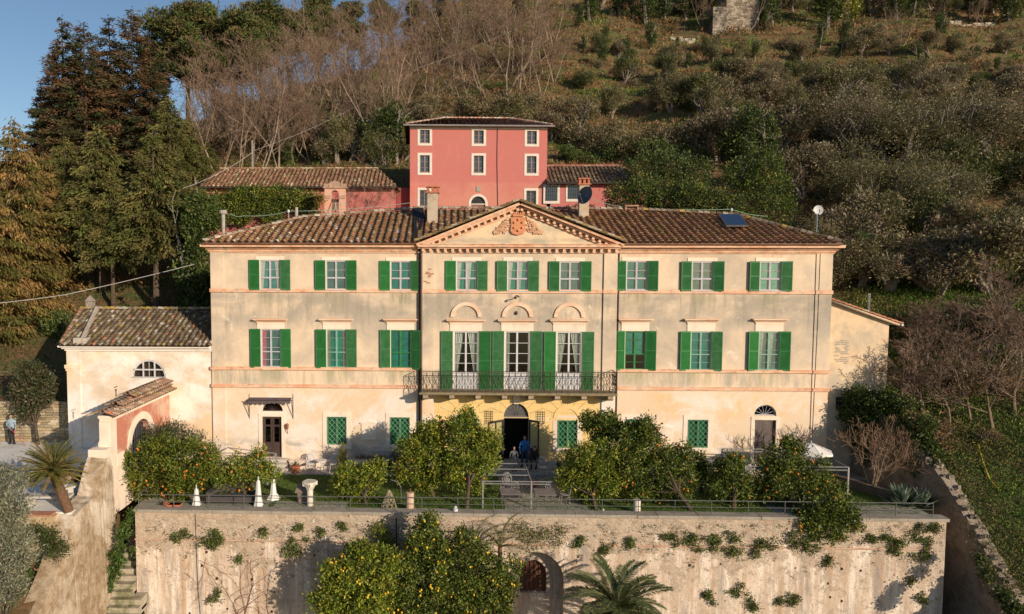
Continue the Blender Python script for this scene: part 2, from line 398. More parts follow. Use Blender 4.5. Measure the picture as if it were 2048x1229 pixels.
# ================================================================ GROUND
def plateau(x): return np.interp(x, [-90, -60, -45, -30, -15, -5, 10, 30], [22, 24, 29, 37, 49, 64, 95, 160])
def H(x, y):
    x = np.asarray(x, float); y = np.asarray(y, float); x, y = np.broadcast_arrays(x, y)
    L = np.interp(y, [-40, -16, -11.2, -11.1, -10.3, -10.2, 1.6, 1.8, 5, 12, 20, 26], [-7, -4, -1.6, -1.55, -1.5, .2, .3, 2.8, 3.8, 7, 11.5, 15.3])
    C = np.interp(y, [-40, -6.3, -6.2, -.3, 14, 16, 26], [-7.2, -7.2, -1.0, -.9, -.6, 12.5, 15.3])
    Rr = np.interp(y, [-30, -16, -10, -4.6, 0, 8, 20, 26], [-13, -8.2, -3.9, .8, 3.4, 6.5, 12, 15.3])
    Rr = Rr+.22*np.clip(x-24, 0, 40)*np.interp(y, [0, 26], [1, .1])
    zl = np.where(x < -16.3, L, np.where((x < -14.5) & (y < -3), np.interp(y, [-9.6, -3.2, -3], [-7.2, -1.3, -1.0]), C))
    wl = np.clip((x+14.6)/1.2, 0, 1); zl = np.where((x >= -16.3) & (x < -13.4) & (y > 2), L*(1-wl)+C*wl, zl)
    wr = np.clip((x-20.2)/3.8, 0, 1); zr = np.where(y > 5, C*(1-wr)+Rr*wr, np.where(x < 24.0, np.where(y < -6.3, -7.2, np.interp(y, [-6.3, -6.2, 4, 5], [-7.2, -1.0, -.9, 3])), Rr))
    trench = (x > 22.4) & (x < 24.0) & (y < -1.2); zr = np.where(trench, np.interp(y, [-12, -3, -1.2], [-9, -6.5, -3]), zr)
    z = np.where(x < 3, zl, zr)
    far = 15.3+np.interp(x, [-60, -20, 20], [.42, .52, .58])*(y-26)
    pl = plateau(x); far = np.where(far > pl-6, pl-6*np.exp(-(np.maximum(far-pl+6, 0))/6), far)
    nz = .9*np.sin(x*.11+y*.07)+.6*np.sin(x*.23-y*.13+1)+.35*np.sin(x*.51+y*.37)
    far = far+nz*np.clip((y-28)/15, 0, 1)
    far = far+.45*np.sin(far*1.9)*np.clip((x-5)/20, 0, 1)
    z = np.where(y > 26, far, z)
    return z
def HT(px, py, y0=9.0, y1=220):
    d = FW + RT*(px-PPX)/FPX + UP*(CY-py)/FPX; ys = np.arange(y0, y1, .25); t = (ys+39)/d[1]
    x = CAM[0]+d[0]*t; z = CAM[2]+d[2]*t; h = H(x, ys); i = np.argmax(z < h)
    if not (z < h).any(): i = -1
    return float(x[i]), float(ys[i]), float(h[i])
xs = np.unique(np.concatenate([np.arange(-150, -40, 4.), np.arange(-40, -17, .8), [-16.35, -16.25, -15.5, -14.95, -14.55, -14, -13.4], np.arange(-13, 20, 1.5), np.arange(20, 44, .7), [22.35, 22.45, 23.95, 24.05], np.arange(44, 70, 1.5), np.arange(70, 230, 5.)]))
ys = np.unique(np.concatenate([np.arange(-36, -12, 2.), np.arange(-12, 2, .8), [-11.15, -11.05, -10.32, -10.19, -6.32, -6.18, -3.2, -2.98, 1.6, 1.8], np.arange(2, 30, 1.), np.arange(30, 90, 1.2), np.arange(90, 260, 4.)]))
GX, GY = np.meshgrid(xs, ys); GZ = H(GX, GY)
nx, ny = len(xs), len(ys)
me = bpy.data.meshes.new('hillside_ground'); ii = (np.arange(ny-1)[:, None]*nx+np.arange(nx-1)).ravel()
me.from_pydata(np.stack([GX, GY, GZ], -1).reshape(-1, 3).tolist(), [], np.stack([ii, ii+1, ii+nx+1, ii+nx], 1).tolist())
me.shade_smooth()
m, nt, b = newmat('hillside'); v = posn(nt)
c = mixc(nt, ramp(nt, noise(nt, v, .35, 5, .7), .42, .6), (.19, .10, .04), (.075, .11, .022))
c = mixc(nt, ramp(nt, noise(nt, v, .9, 6, .7), .52, .68), c, (.25, .125, .05))
c = mixc(nt, ramp(nt, noise(nt, v, 4, 6, .7), .5, .75), c, (.28, .2, .11))
c = mixc(nt, ramp(nt, noise(nt, v, 9, 3, .7), .55, .8), c, (.035, .04, .015))
sx = N(nt, 'ShaderNodeSeparateXYZ'); nt.links.new(N(nt, 'ShaderNodeTexCoord').outputs['Object'], sx.inputs[0])
c = mixc(nt, math_(nt, 'MULTIPLY', ramp(nt, sx.outputs[0], 22, 24), ramp(nt, sx.outputs[1], 14, 6)), c, mixc(nt, ramp(nt, noise(nt, v, 2, 6, .7), .4, .6), (.06, .10, .02), (.09, .085, .035)))
nt.links.new(c, b.inputs['Base Color']); b.inputs['Roughness'].default_value = 1; bump(nt, b, noise(nt, v, 3, 8, .75), 1, .3)
me.materials.append(m); o = bpy.data.objects.new('hillside', me); link(o); tag(o, kind='structure')
YW = -7.2; XWL, XWR = -14.78, 22.57; ZL = -.6
gravel = stain('gravel_mat', (.80, .78, .74), [((.55, .52, .48), (1.2, 1.2, 1), .45, .65, .6), ((.3, .28, .2), (.5, .5, .5), .6, .75, .5)], bmp=.6, bscale=40)
mb = MB(); mb.zprism([(-60, -10.12), (-16.2, -10.12), (-16.2, .0), (-22, .0), (-22, 1.5), (-60, 1.5)], .2, .38); tag(mb.build('gravel_court', gravel), kind='structure')
lawnm, nt, b = newmat('lawn_mat'); v = posn(nt)
c = mixc(nt, ramp(nt, noise(nt, v, 1.2, 5, .7), .35, .65), (.07, .13, .015), (.11, .16, .02)); c = mixc(nt, ramp(nt, noise(nt, v, 30, 3), .4, .7), c, (.03, .055, .01))
nt.links.new(c, b.inputs['Base Color']); b.inputs['Roughness'].default_value = .95; bump(nt, b, noise(nt, v, 45, 4, .8), .8, .06)
mb = MB(); mb.box(XWL+.4, XWR-.2, YW+.75, -1.3, ZL-.4, ZL); mb.box(XWL+.4, XWR-.2, YW+.3, YW+.749, ZL-.1, ZL); tag(mb.build('lawn', lawnm), kind='structure')
pave = stain('paving_mat', (.40, .37, .33), [((.25, .23, .2), (.8, .8, 1), .4, .6, .6), ((.5, .47, .4), (3, 3, 1), .55, .7, .5)], bmp=.2)
mb = MB(); x = XWL+.5
while x < XWR-.5:
    w_ = random.uniform(.7, 1.1); mb.box(x, x+w_-.015, -1.28, -.02, ZL-.3, ZL+.03+random.uniform(0, .008)); x += w_
for (a, b_, c_, d_, zz) in [(FX(1003, 1000, -4), FX(1160, 1000, -4), YW+.5, -1.3, .02), (FX(560, 985, -5), FX(700, 985, -5), YW+.5, -5.6, .015), (FX(290, 1000, -5.5), FX(545, 1000, -5.5), YW+.5, -4.9, .02), (FX(1530, 1010, -5.5), FX(1640, 1000, -5.5), YW+.5, -5.0, .02), (FX(1680, 1010, -5.5), XWR-.25, YW+.5, -5.2, .02)]:
    n = max(1, int((b_-a)/.9))
    for i in range(n):
        for j in range(max(1, int((d_-c_)/.8))):
            m_ = max(1, int((d_-c_)/.8)); mb.box(a+(b_-a)*i/n+.008, a+(b_-a)*(i+1)/n-.008, c_+(d_-c_)*j/m_+.008, c_+(d_-c_)*(j+1)/m_-.008, ZL-.3, ZL+zz+random.uniform(0, .006))
tag(mb.build('garden_paving', pave), kind='structure')
# ================================================================ VILLA
villa = thing('villa', 'long cream three-storey villa with green shutters, pediment and balcony', 'villa', (3.7, 0, 0))
XL, XR = -13.49, 20.88
XA, XB = FX(841), FX(1231)
YC = -.14
cream = stain('villa_plaster', (.75, .59, .435), [
    ((.36, .32, .265), (.22, .22, .4), .38, .56, .9, 7.6, 9.5, .35), ((.40, .355, .295), (.28, .28, .22), .42, .60, .72, 9.7, 12.2, .3),
    ((.40, .355, .295), (.28, .28, .22), .38, .58, .8, 5.2, 8.2, .3), ((.40, .37, .31), (.9, .9, .3), .44, .6, .75, 4.0, 5.1, .1),
    ((.78, .50, .25), (.22, .22, .35), .44, .58, .75, .6, 4.0, .3), ((.82, .74, .68), (.35, .35, .4), .46, .58, .85, -.5, 3.9, .5),
    ((.26, .24, .20), (2.2, 2.2, .3), .5, .68, .7, 7.4, 9.5, .3), ((.30, .27, .18), (3, 3, .3), .5, .68, .6, 4.1, 5.2, .2),
    ((.50, .44, .37), (9, 9, 9), .52, .7, .45), ((.84, .74, .62), (1.2, 1.2, 1), .60, .70, .6),
    ((.36, .33, .29), (.8, .8, 1.6), .46, .6, .75, -.7, 1.0, .25)], bscale=12, drips=([FX(q, 700) for q in (541, 672.5, 801, 1271, 1402, 1538)], .72, [(9.45, 8.2, (.30, .28, .17)), (5.1, 3.95, (.36, .34, .20)), (11.6, 11.1, (.62, .40, .27))]))
trim = stain('trim_plaster', (.80, .60, .45), [((.66, .36, .22), (.35, .35, 2), .42, .6, .7), ((.42, .38, .33), (2, 2, 2), .55, .7, .6), ((.8, .7, .6), (3, 3, 3), .6, .7, .6)])
brickred = stain('brick_trim', (.68, .36, .22), [((.80, .58, .42), (.8, .8, 3), .40, .58, .75), ((.38, .20, .13), (2.5, 2.5, 4), .5, .68, .7), ((.35, .33, .27), (1.2, 1.2, 1), .56, .68, .7)])
pale = stain('pale_plaster', (.82, .70, .58), [((.55, .48, .40), (1.4, 1.4, .7), .5, .68, .6), ((.78, .58, .44), (.7, .7, .7), .5, .65, .5)])
yellow = stain('ochre_plaster', (.78, .56, .25), [((.85, .70, .45), (.5, .5, 1.2), .55, .66, .6), ((.55, .40, .22), (2, 2, .6), .58, .72, .5), ((.8, .68, .55), (1, 1, .3), .62, .68, .8)], joints=(1.15, .52, .018, (.42, .3, .14)))
def z_of(row, px=1030, Y=0): return FZ(row, px, Y)
ZT = 11.9
# window table: centre px, row top, row bottom, half-width px, floor
TOPW = [(540, 521, 580), (672, 522, 580), (801, 523, 581), (933, 523, 581), (1035, 523, 582), (1139, 524, 582), (1273, 523, 581), (1404, 524, 582), (1540, 524, 582)]
MIDW = [(542, 659, 735), (673, 660, 736), (801, 661, 736), (1269.5, 663, 740), (1401, 664, 741), (1537, 664, 741)]
FRW = [(931.5, 663, 778), (1033.5, 663, 778), (1136.5, 664, 779)]
GRW = [(674, 834, 889), (800, 835, 889), (931, 838, 893), (1134, 840, 894), (1271, 839, 895), (1395.5, 840, 895)]
def rect(c, r0, r1, hw, Y=0):
    x = FX(c, (r0+r1)/2, Y); s = hw/SC(Y)/1.0; return (x-s, x+s, z_of(r1, c, Y), z_of(r0, c, Y))
holesL, holesC, holesR = [], [], []
wins = []
for (c, a, b_) in TOPW: wins.append(('top', c, rect(c, a, b_, 20)))
for (c, a, b_) in MIDW: wins.append(('mid', c, rect(c, a, b_, 19.5)))
for (c, a, b_) in FRW: wins.append(('french', c, rect(c, a, b_, 24)))
for (c, a, b_) in GRW: wins.append(('ground', c, rect(c, a, b_, 19.5)))
def addhole(c, h): (holesL if c < 841 else holesC if c < 1231 else holesR).append(h)
for k, c, r_ in wins: addhole(c, r_)
dl = rect(544, 834, 921, 20); dr = rect(1529.5, 841, 925, 21)
dcn = rect(1032, 835, 928, 25); dcn = (dcn[0], dcn[1], 0.0, dcn[3])
dl = (dl[0], dl[1], 0.0, dl[3]); dr = (dr[0], dr[1], 0.0, dr[3])
fl = rect(545, 804.5, 823, 21); frr = rect(1531, 810, 832, 22); fc = rect(1032, 806, 834, 25)
for c, h in ((544, dl), (1530, dr), (1032, dcn)): addhole(c, h)
for c, h in ((544, fl), (1530, frr), (1032, fc)): addhole(c, (*h, h[2]+.02))
mb = MB(); mp = lambda u, z, d: (u, d, z)
wall(mb, mp, XL, XA, -.75, ZT, holesL); wall(mb, mp, XB, XR, -.75, ZT, holesR)
mpc = lambda u, z, d: (u, YC+d, z)
zy = z_of(790)
wall(mb, mpc, XA, XB, -.75, ZT, holesC)
for xx in (XA, XB): mb.face([(xx, YC, -.75), (xx, 0, -.75), (xx, 0, ZT), (xx, YC, ZT)])
mb.face([(XL, 0, -.75), (XL, 14, -.75), (XL, 14, ZT), (XL, 0, ZT)]); mb.face([(XR, 0, -.75), (XR, 14, -.75), (XR, 14, ZT), (XR, 0, ZT)])
mb.face([(XL, 14, -.75), (XR, 14, -.75), (XR, 14, ZT), (XL, 14, ZT)])
villawall = mb.build('wall', cream, villa)
# dark rooms behind the openings
mb = MB(); dark = M('room_dark', (.03, .025, .022), .9, .1, bmp=0)
mb.box(XL+.3, XR-.3, 1.6, 1.7, -.7, ZT-.2); mb.box(XL+.3, XR-.3, .36, 1.6, -.72, -.02); mb.box(XL+.3, XR-.3, .36, 1.6, 3.9, 4.05); mb.box(XL+.3, XR-.3, .36, 1.6, 8.3, 8.4)
for xx in (XL+.4, XA+.2, XB-.2, XR-.5, 1.9, 5.5): mb.box(xx, xx+.1, .37, 1.6, -.7, ZT-.2)
mb.box(XL+.3, XR-.3, .36, 1.7, ZT-.2, ZT-.1)
mb.build('interior', dark, villa)
# yellow rusticated panel of the centre, blind arches
yx0, yx1 = FX(869, 850), FX(1197, 850)
hc = [h for h in holesC if h[3] < 3.6]
mb = MB(); wall(mb, lambda u, z, d: (u, YC-.012+d*.03, z), yx0, yx1, z_of(925), zy, [h[:4] if len(h) < 5 else h for h in hc], .3)
mb.build('ochre_panel', yellow, villa)
mb = MB()
for c in (931, 1134):       # raised blind arches over the side windows
    x = FX(c, 820); zc = z_of(835); pts = []
    for rr, rev in ((.78, 0), (.56, 1)):
        a = [(x+rr*math.cos(math.pi*i/14), zc+rr*.95*math.sin(math.pi*i/14)) for i in range(15)]; pts.append(a)
    for i in range(14): mb.idx([(p[0], YC-.05, p[1]) for p in (pts[0][i], pts[0][i+1], pts[1][i+1], pts[1][i])]+[(p[0], YC, p[1]) for p in (pts[0][i], pts[0][i+1], pts[1][i+1], pts[1][i])], [(0, 1, 2, 3), (0, 4, 5, 1), (2, 6, 7, 3)])
    mb.box(x-.95, x+.95, YC-.04, YC, zc-.10, zc-.0)
# radiating joints of the ashlar painted as thin raised lines
mb.build('blind_arch', M('ochre_trim', (.84, .60, .27), var=.15, vs=2), villa)
mb = MB()
for c, r0 in ((931, .78), (1032, .80), (1134, .78)):
    x = FX(c, 820); zc = z_of(835)
    for a in range(20, 180, 23):
        t = R(a); e = (math.cos(t), math.sin(t)); L = min(.62/max(.25, abs(e[1])), .75)
        p = [(x+e[0]*r0, zc+e[1]*r0*.95), (x+e[0]*(r0+L), zc+e[1]*(r0+L))]
        if p[1][1] > zy-.02: p[1] = (p[0][0]+(p[1][0]-p[0][0])*(zy-.02-p[0][1])/(p[1][1]-p[0][1]), zy-.02)
        mb.obox(((p[0][0]+p[1][0])/2, YC-.016, (p[0][1]+p[1][1])/2), math.hypot(p[1][0]-p[0][0], p[1][1]-p[0][1]), .004, .02, (p[1][0]-p[0][0], 0, p[1][1]-p[0][1]), W=(-(p[1][1]-p[0][1]), 0, p[1][0]-p[0][0]))
mb.build('ashlar_joints', M('joint', (.38, .27, .13), bmp=0), villa)
mb = MB(); x = FX(1032, 800); mb.prism([(x-.14, z_of(807)), (x+.14, z_of(807)), (x+.2, zy-.01), (x-.2, zy-.01)], YC-.09, YC-.002); mb.build('keystone', pale, villa)
# pilasters at the corners
PJ = .045
pil = [(XL, FX(450, 700), 0), (FX(1626, 700), XR, 0), (FX(843.5), FX(868), YC), (FX(1203), FX(1230), YC)]
for a, b_, y in pil: mb = MB(); mb.box(a-.002 if a == XL else a, b_+.002 if b_ == XR else b_, y-PJ, y-.001, -.72, ZT-.02); mb.build('pilaster', cream, villa)
mb = MB()
sc_rows = [(579.5, 586.5, .07), (737, 743, .10), (772, 778.5, .08)]
for r0, r1, pj in sc_rows:
    mb = MB()
    for a, b_, y in ((XL-pj, XA-.003, 0), (XA-.002, XB+.002, YC), (XB+.003, XR+pj, 0)):
        if r0 > 600 and y != 0:
            continue
        z0, z1 = z_of(r1), z_of(r0); mb.box(a, b_, y-pj, y-.001, z0, z1)
        for (pa, pb, py_) in pil:
            if py_ == y and a-.2 < pa < b_ and pb < b_+.2: mb.box(pa-.01, pb+.01, y-pj-.045, y-pj-.001, z0-.004, z1+.004)
    mb.build('string_course', brickred, villa)
# cornice
mb = MB(); XE0, XE1 = FX(405, 485, -.5), FX(1683, 485, -.5)
def corn(mb, a, b_, y0, prof, ext=(0, 0)):
    for z0, z1, pj in prof: mb.box(a-(pj if ext[0] else 0), b_+(pj if ext[1] else 0), y0-pj, y0-.001, z0, z1)
prof = [(11.62, 11.70, .07), (11.702, 11.80, .12), (11.802, 11.86, .2), (11.862, 11.93, .27), (11.932, 12.08, .44)]
corn(mb, XL, XA+.1, 0, prof, (1, 0)); m2 = MB(); corn(m2, XB-.1, XR, 0, prof, (0, 1))
for z0, z1, pj in prof: mb.box(XL-pj, XL-.001, 0, 14, z0, z1); m2.box(XR+.001, XR+pj, 0, 14, z0, z1)
m2.build('cornice', brickred, villa); cornice = mb.build('cornice', brickred, villa)
mb = MB()
for a, b_ in ((XE0, XA+.05), (XB-.05, XE1)): mb.tube([(a, -.52, 12.13), (b_, -.52, 12.13)], .07, 8)
mb.build('gutter', M('copper_gutter', (.24, .12, .075), .5, .4, var=.4), villa)
# pediment
AX, AZ = 3.70, FZ(405, 1037, -.5); PZ0 = 12.16; pl0, pl1 = FX(832, 490, -.5), FX(1249, 490, -.5)
mb = MB()
corn(mb, FX(838)-.05, FX(1232)+.05, YC, [(11.62, 11.68, .08), (11.86, 11.94, .30), (11.942, 12.08, .42)])
mb.box(pl0+.2, pl1-.2, -.6, -.15, 12.082, 12.12)
th = math.atan2(AZ-12.12, AX-pl0); Lr = math.hypot(AX-pl0, AZ-12.12)
for s in (1, -1):
    U_ = (math.cos(th)*s, 0, math.sin(th)) if s > 0 else (math.cos(th), 0, -math.sin(th)); W_ = (-math.sin(th)*s, 0, math.cos(th))
    base = np.array([pl0, 0, 12.12]) if s > 0 else np.array([pl1, 0, 12.12]); dirv = np.array([math.cos(th)*s, 0, math.sin(th)])
    for off, hh, pj in ((-.08, .14, .46), (-.21, .11, .30), (-.45, .08, .12)):
        c = base+dirv*(Lr/2)+np.array(W_)*off; c[1] = YC-pj/2; mb.obox(c, Lr-.02+(0 if off > -.1 else -.5), pj, hh, U_, W=W_)
ped = mb.build('pediment_cornice', brickred, villa)
mb = MB(); mb.prism([(pl0+.5, 12.0), (pl1-.5, 12.0), (AX, AZ-.15)], YC-.02, .3); mb.build('tympanum', stain('tympanum_plaster', (.72, .56, .38), [((.42, .38, .3), (.5, .5, .8), .45, .62, .7), ((.35, .33, .27), (.5, .5, 2), .4, .6, .8, 11.9, 12.45, .1)]), villa)
dm = MB(); dm.box(-.075, .075, -.14, 0, -.07, .07); dproto = dm.build('dentil', brickred, None, linked=False)
def dent(x, y, z, ang, par):
    o = dproto.copy(); COL.objects.link(o); o.parent = par; o.matrix_basis = Matrix.Translation((x, y, z)) @ Matrix.Rotation(-ang, 4, 'Y')
n = 27
for i in range(n): dent(FX(843)+.1+(FX(1230)-FX(843)-.2)*i/(n-1), YC-.13, 11.775, 0, ped)
for s in (1, -1):
    for i in range(14):
        t = .9+(Lr-1.1)*i/13; bx = pl0 if s > 0 else pl1
        dent(bx+math.cos(th)*s*t+math.sin(th)*s*.335, YC-.13, 12.12+math.sin(th)*t-math.cos(th)*.335, th*s, ped)
# coat of arms
terra = M('terracotta_relief', (.66, .29, .15), .8, var=.25, vs=5)
mb = MB(); x0, z0 = FX(1035.5, 450), FZ(452, 1036)
sh = [(-.42, .42), (-.3, .46), (.3, .46), (.42, .42), (.38, .1), (.42, -.3), (.3, -.45), (0, -.52), (-.3, -.45), (-.42, -.3), (-.38, .1)]
mb.prism([(x0+a, z0+b_) for a, b_ in sh], YC-.14, YC-.02)
arms = mb.build('coat_of_arms', terra, villa)
mb = MB()
for a, b_ in ((0, .32), (-.22, .17), (.22, .17), (-.22, -.12), (.22, -.12), (0, -.28)): mb.ball((x0+a, YC-.16, z0+b_), .07, n=8)
mb.build('shield_ball', terra, arms, True)
mb = MB(); mb.box(x0-.3, x0+.3, YC-.15, YC-.03, z0+.5, z0+.6)
for i in range(7): a = -.33+i*.11; mb.prism([(x0+a-.05, z0+.6), (x0+a+.05, z0+.6), (x0+a*1.3, z0+.78)], YC-.16, YC-.06); mb.ball((x0+a*1.3, YC-.11, z0+.78), .035, n=6)
mb.build('crown', terra, arms)
mb = MB(); rg = np.random.default_rng(4)
for s in (-1, 1):
    for i in range(95):
        t = rg.random()**.7; hh = (1-t)*.95+.08; q = rg.uniform(-.5, .5); px_, pz_ = x0+s*(.45+t*.85), z0-.42+hh*(q+.5)
        an = R(rg.uniform(-40, 70)); L_ = rg.uniform(.12, .24); mb.obox((px_, YC-.05+rg.uniform(-.02, .02), pz_), L_, .07, .045, (s*math.cos(an), 0, -math.sin(an)), W=(s*math.sin(an), 0, math.cos(an)))
mb.build('relief_foliage', M('relief_foliage_mat', (.68, .40, .25), var=.3), arms)
# hoods and surrounds
for k, c, (x0, x1, z0, z1) in wins:
    mbh = MB(); mbs = MB()
    y = YC if 841 < c < 1231 else 0
    if k in ('mid', 'french'):
        zh = z_of(640, c)-(0.04 if k == 'mid' else 0.06); e = .36
        for a, b_, pj, zz0, zz1 in ((e-.1, 0, .07, zh-.12, zh-.04), (e, 0, .14, zh-.04, zh+.03), (e+.06, 0, .26, zh+.03, zh+.10)): mbh.box(x0-a, x1+a, y-pj, y-.001, zz0, zz1)
        mbs.box(x0-.22, x1+.22, y-.035, y-.001, z1+.02, zh-.20)
        mbs.box(x0-.22, x1+.22, y-.06, y-.001, zh-.20, zh-.125)
        for a, b_ in ((x0-.14, x0), (x1, x1+.14)): mbs.box(a, b_, y-.03, y-.001, z0, z1+.018)
    if k == 'top':
        mbs.box(x0-.25, x1+.25, y-.03, y-.001, z1+.02, z1+.22)
        for a, b_ in ((x0-.12, x0), (x1, x1+.12)): mbs.box(a, b_, y-.03, y-.001, z0, z1+.018)
    if k == 'ground':
        mbs.box(x0-.27, x1+.27, y-.03, y-.001, z1+.002, z1+.28); mbs.box(x0-.27, x1+.27, y-.05, y-.001, z0-.24, z0-.002)
        for a, b_ in ((x0-.27, x0), (x1, x1+.27)): mbs.box(a, b_, y-.03, y-.001, z0, z1)
    if k == 'french':
        x, zc = (x0+x1)/2, z_of(634)
        for i in range(16):
            q = [(x+r_*math.cos(math.pi*j/16), zc+r_*.95*math.sin(math.pi*j/16)) for r_ in (.86, .66) for j in (i, i+1)]
            q = [q[0], q[1], q[3], q[2]]
            mbh.idx([(p[0], y-.09, p[1]) for p in q]+[(p[0], y, p[1]) for p in q], [(0, 1, 2, 3), (0, 4, 5, 1), (2, 6, 7, 3)])
    sf = mbs.build('window_surround', pale, villa)
    if mbh.f: mbh.build('window_hood', trim, sf)
for (x0, x1, z0, z1) in (dl, dr):
    mbs = MB()
    for a, b_ in ((x0-.2, x0), (x1, x1+.2)): mbs.box(a, b_, -.03, -.001, z0, z1+.02)
    mbs.box(x0-.2, x1+.2, -.04, -.001, z1+.022, z1+.2); mbs.build('door_surround', pale, villa)
# ---- windows
white = M('white_paint', (.62, .62, .64), .55, var=.15); greyw = M('weathered_white', (.50, .50, .55), .6, var=.2)
tealf = M('teal_frame', (.22, .42, .34), .5, var=.2); greenf = M('green_frame', (.04, .22, .07), .5, var=.3)
shg = M('shutter_green', (.020, .155, .035), .5, .4, var=.3, vs=2.5, col2=(.035, .19, .045)); shg2 = M('shutter_green_faded', (.028, .16, .04), .6, .3, var=.3, vs=3, col2=(.05, .21, .06))
curt = M('white_curtain', (.62, .60, .56), .9, var=.2); pinkc = M('pink_curtain', (.6, .16, .24), .9)
teals = [M('teal_blind_%s' % n_, c_, .6, .3, var=.45, vs=2.2) for n_, c_ in (('blue', (.10, .30, .30)), ('grey', (.10, .21, .20)), ('deep', (.005, .22, .20)), ('green', (.02, .28, .22)), ('bright', (.06, .40, .33)))]
glass = glassmat()
SHG = [M('shutter_green_%s' % n_, c_, .55, .4, var=.35, vs=3, col2=d_) for n_, c_, d_ in (('deep', (.018, .13, .03), (.03, .17, .05)), ('bright', (.025, .17, .04), (.04, .21, .06)), ('worn', (.03, .15, .045), (.07, .2, .09)), ('dull', (.022, .12, .04), (.035, .16, .05)))]
def shutter(xh, side, w_, z0, z1, y, ang, louv, par, mt):
    a = R(ang); U_ = np.array([side*math.cos(a), -math.sin(a), 0]); Nn = np.array([-side*math.sin(a)*side, -math.cos(a), 0]); mb = MB()
    o = np.array([xh, y-.035, 0]); h = z1-z0
    def bx(u0, u1, za, zb, t=.035, dy=0): c = o+U_*(u0+u1)/2; c[1] += dy; c[2] = (za+zb)/2; mb.obox(c, u1-u0, t, zb-za, U_)
    f = .055
    bx(0.01, f, z0, z1); bx(w_-f, w_, z0, z1); bx(f, w_-f, z1-.08, z1); bx(f, w_-f, z0, z0+.1); bx(f, w_-f, z0+h*.5-.03, z0+h*.5+.03)
    n = 0; zz = z0+.1
    while zz < z1-.1:
        c = o+U_*w_/2; c[2] = zz+.03; t = .6 if louv else .45
        mb.obox(c, w_-2*f, .012, .07, U_, W=(Nn[0]*t, Nn[1]*t*1.0, 1)); zz += .068 if louv else .058
    c = o+U_*w_/2; c[1] += .012; c[2] = (z0+z1)/2; mb.obox(c, w_-2*f, .006, h-.1, U_)
    mb.build('shutter', random.choice(SHG), par)
rg = np.random.default_rng(11)
ci = {540: ('blue', 1), 672: ('grey', 0), 801: ('deep', 0), 933: ('green', 2), 1035: ('green', 2), 1139: ('grey', 0), 1273: ('deep', 0), 1404: ('grey', 0), 1540: ('bright', 0),
      542: ('grey', 3), 673: ('green', 4), 1269.5: ('green', 0), 1401: ('deep', 0), 1537: ('grey', 2)}
tn = {'blue': 0, 'grey': 1, 'deep': 2, 'green': 3, 'bright': 4}
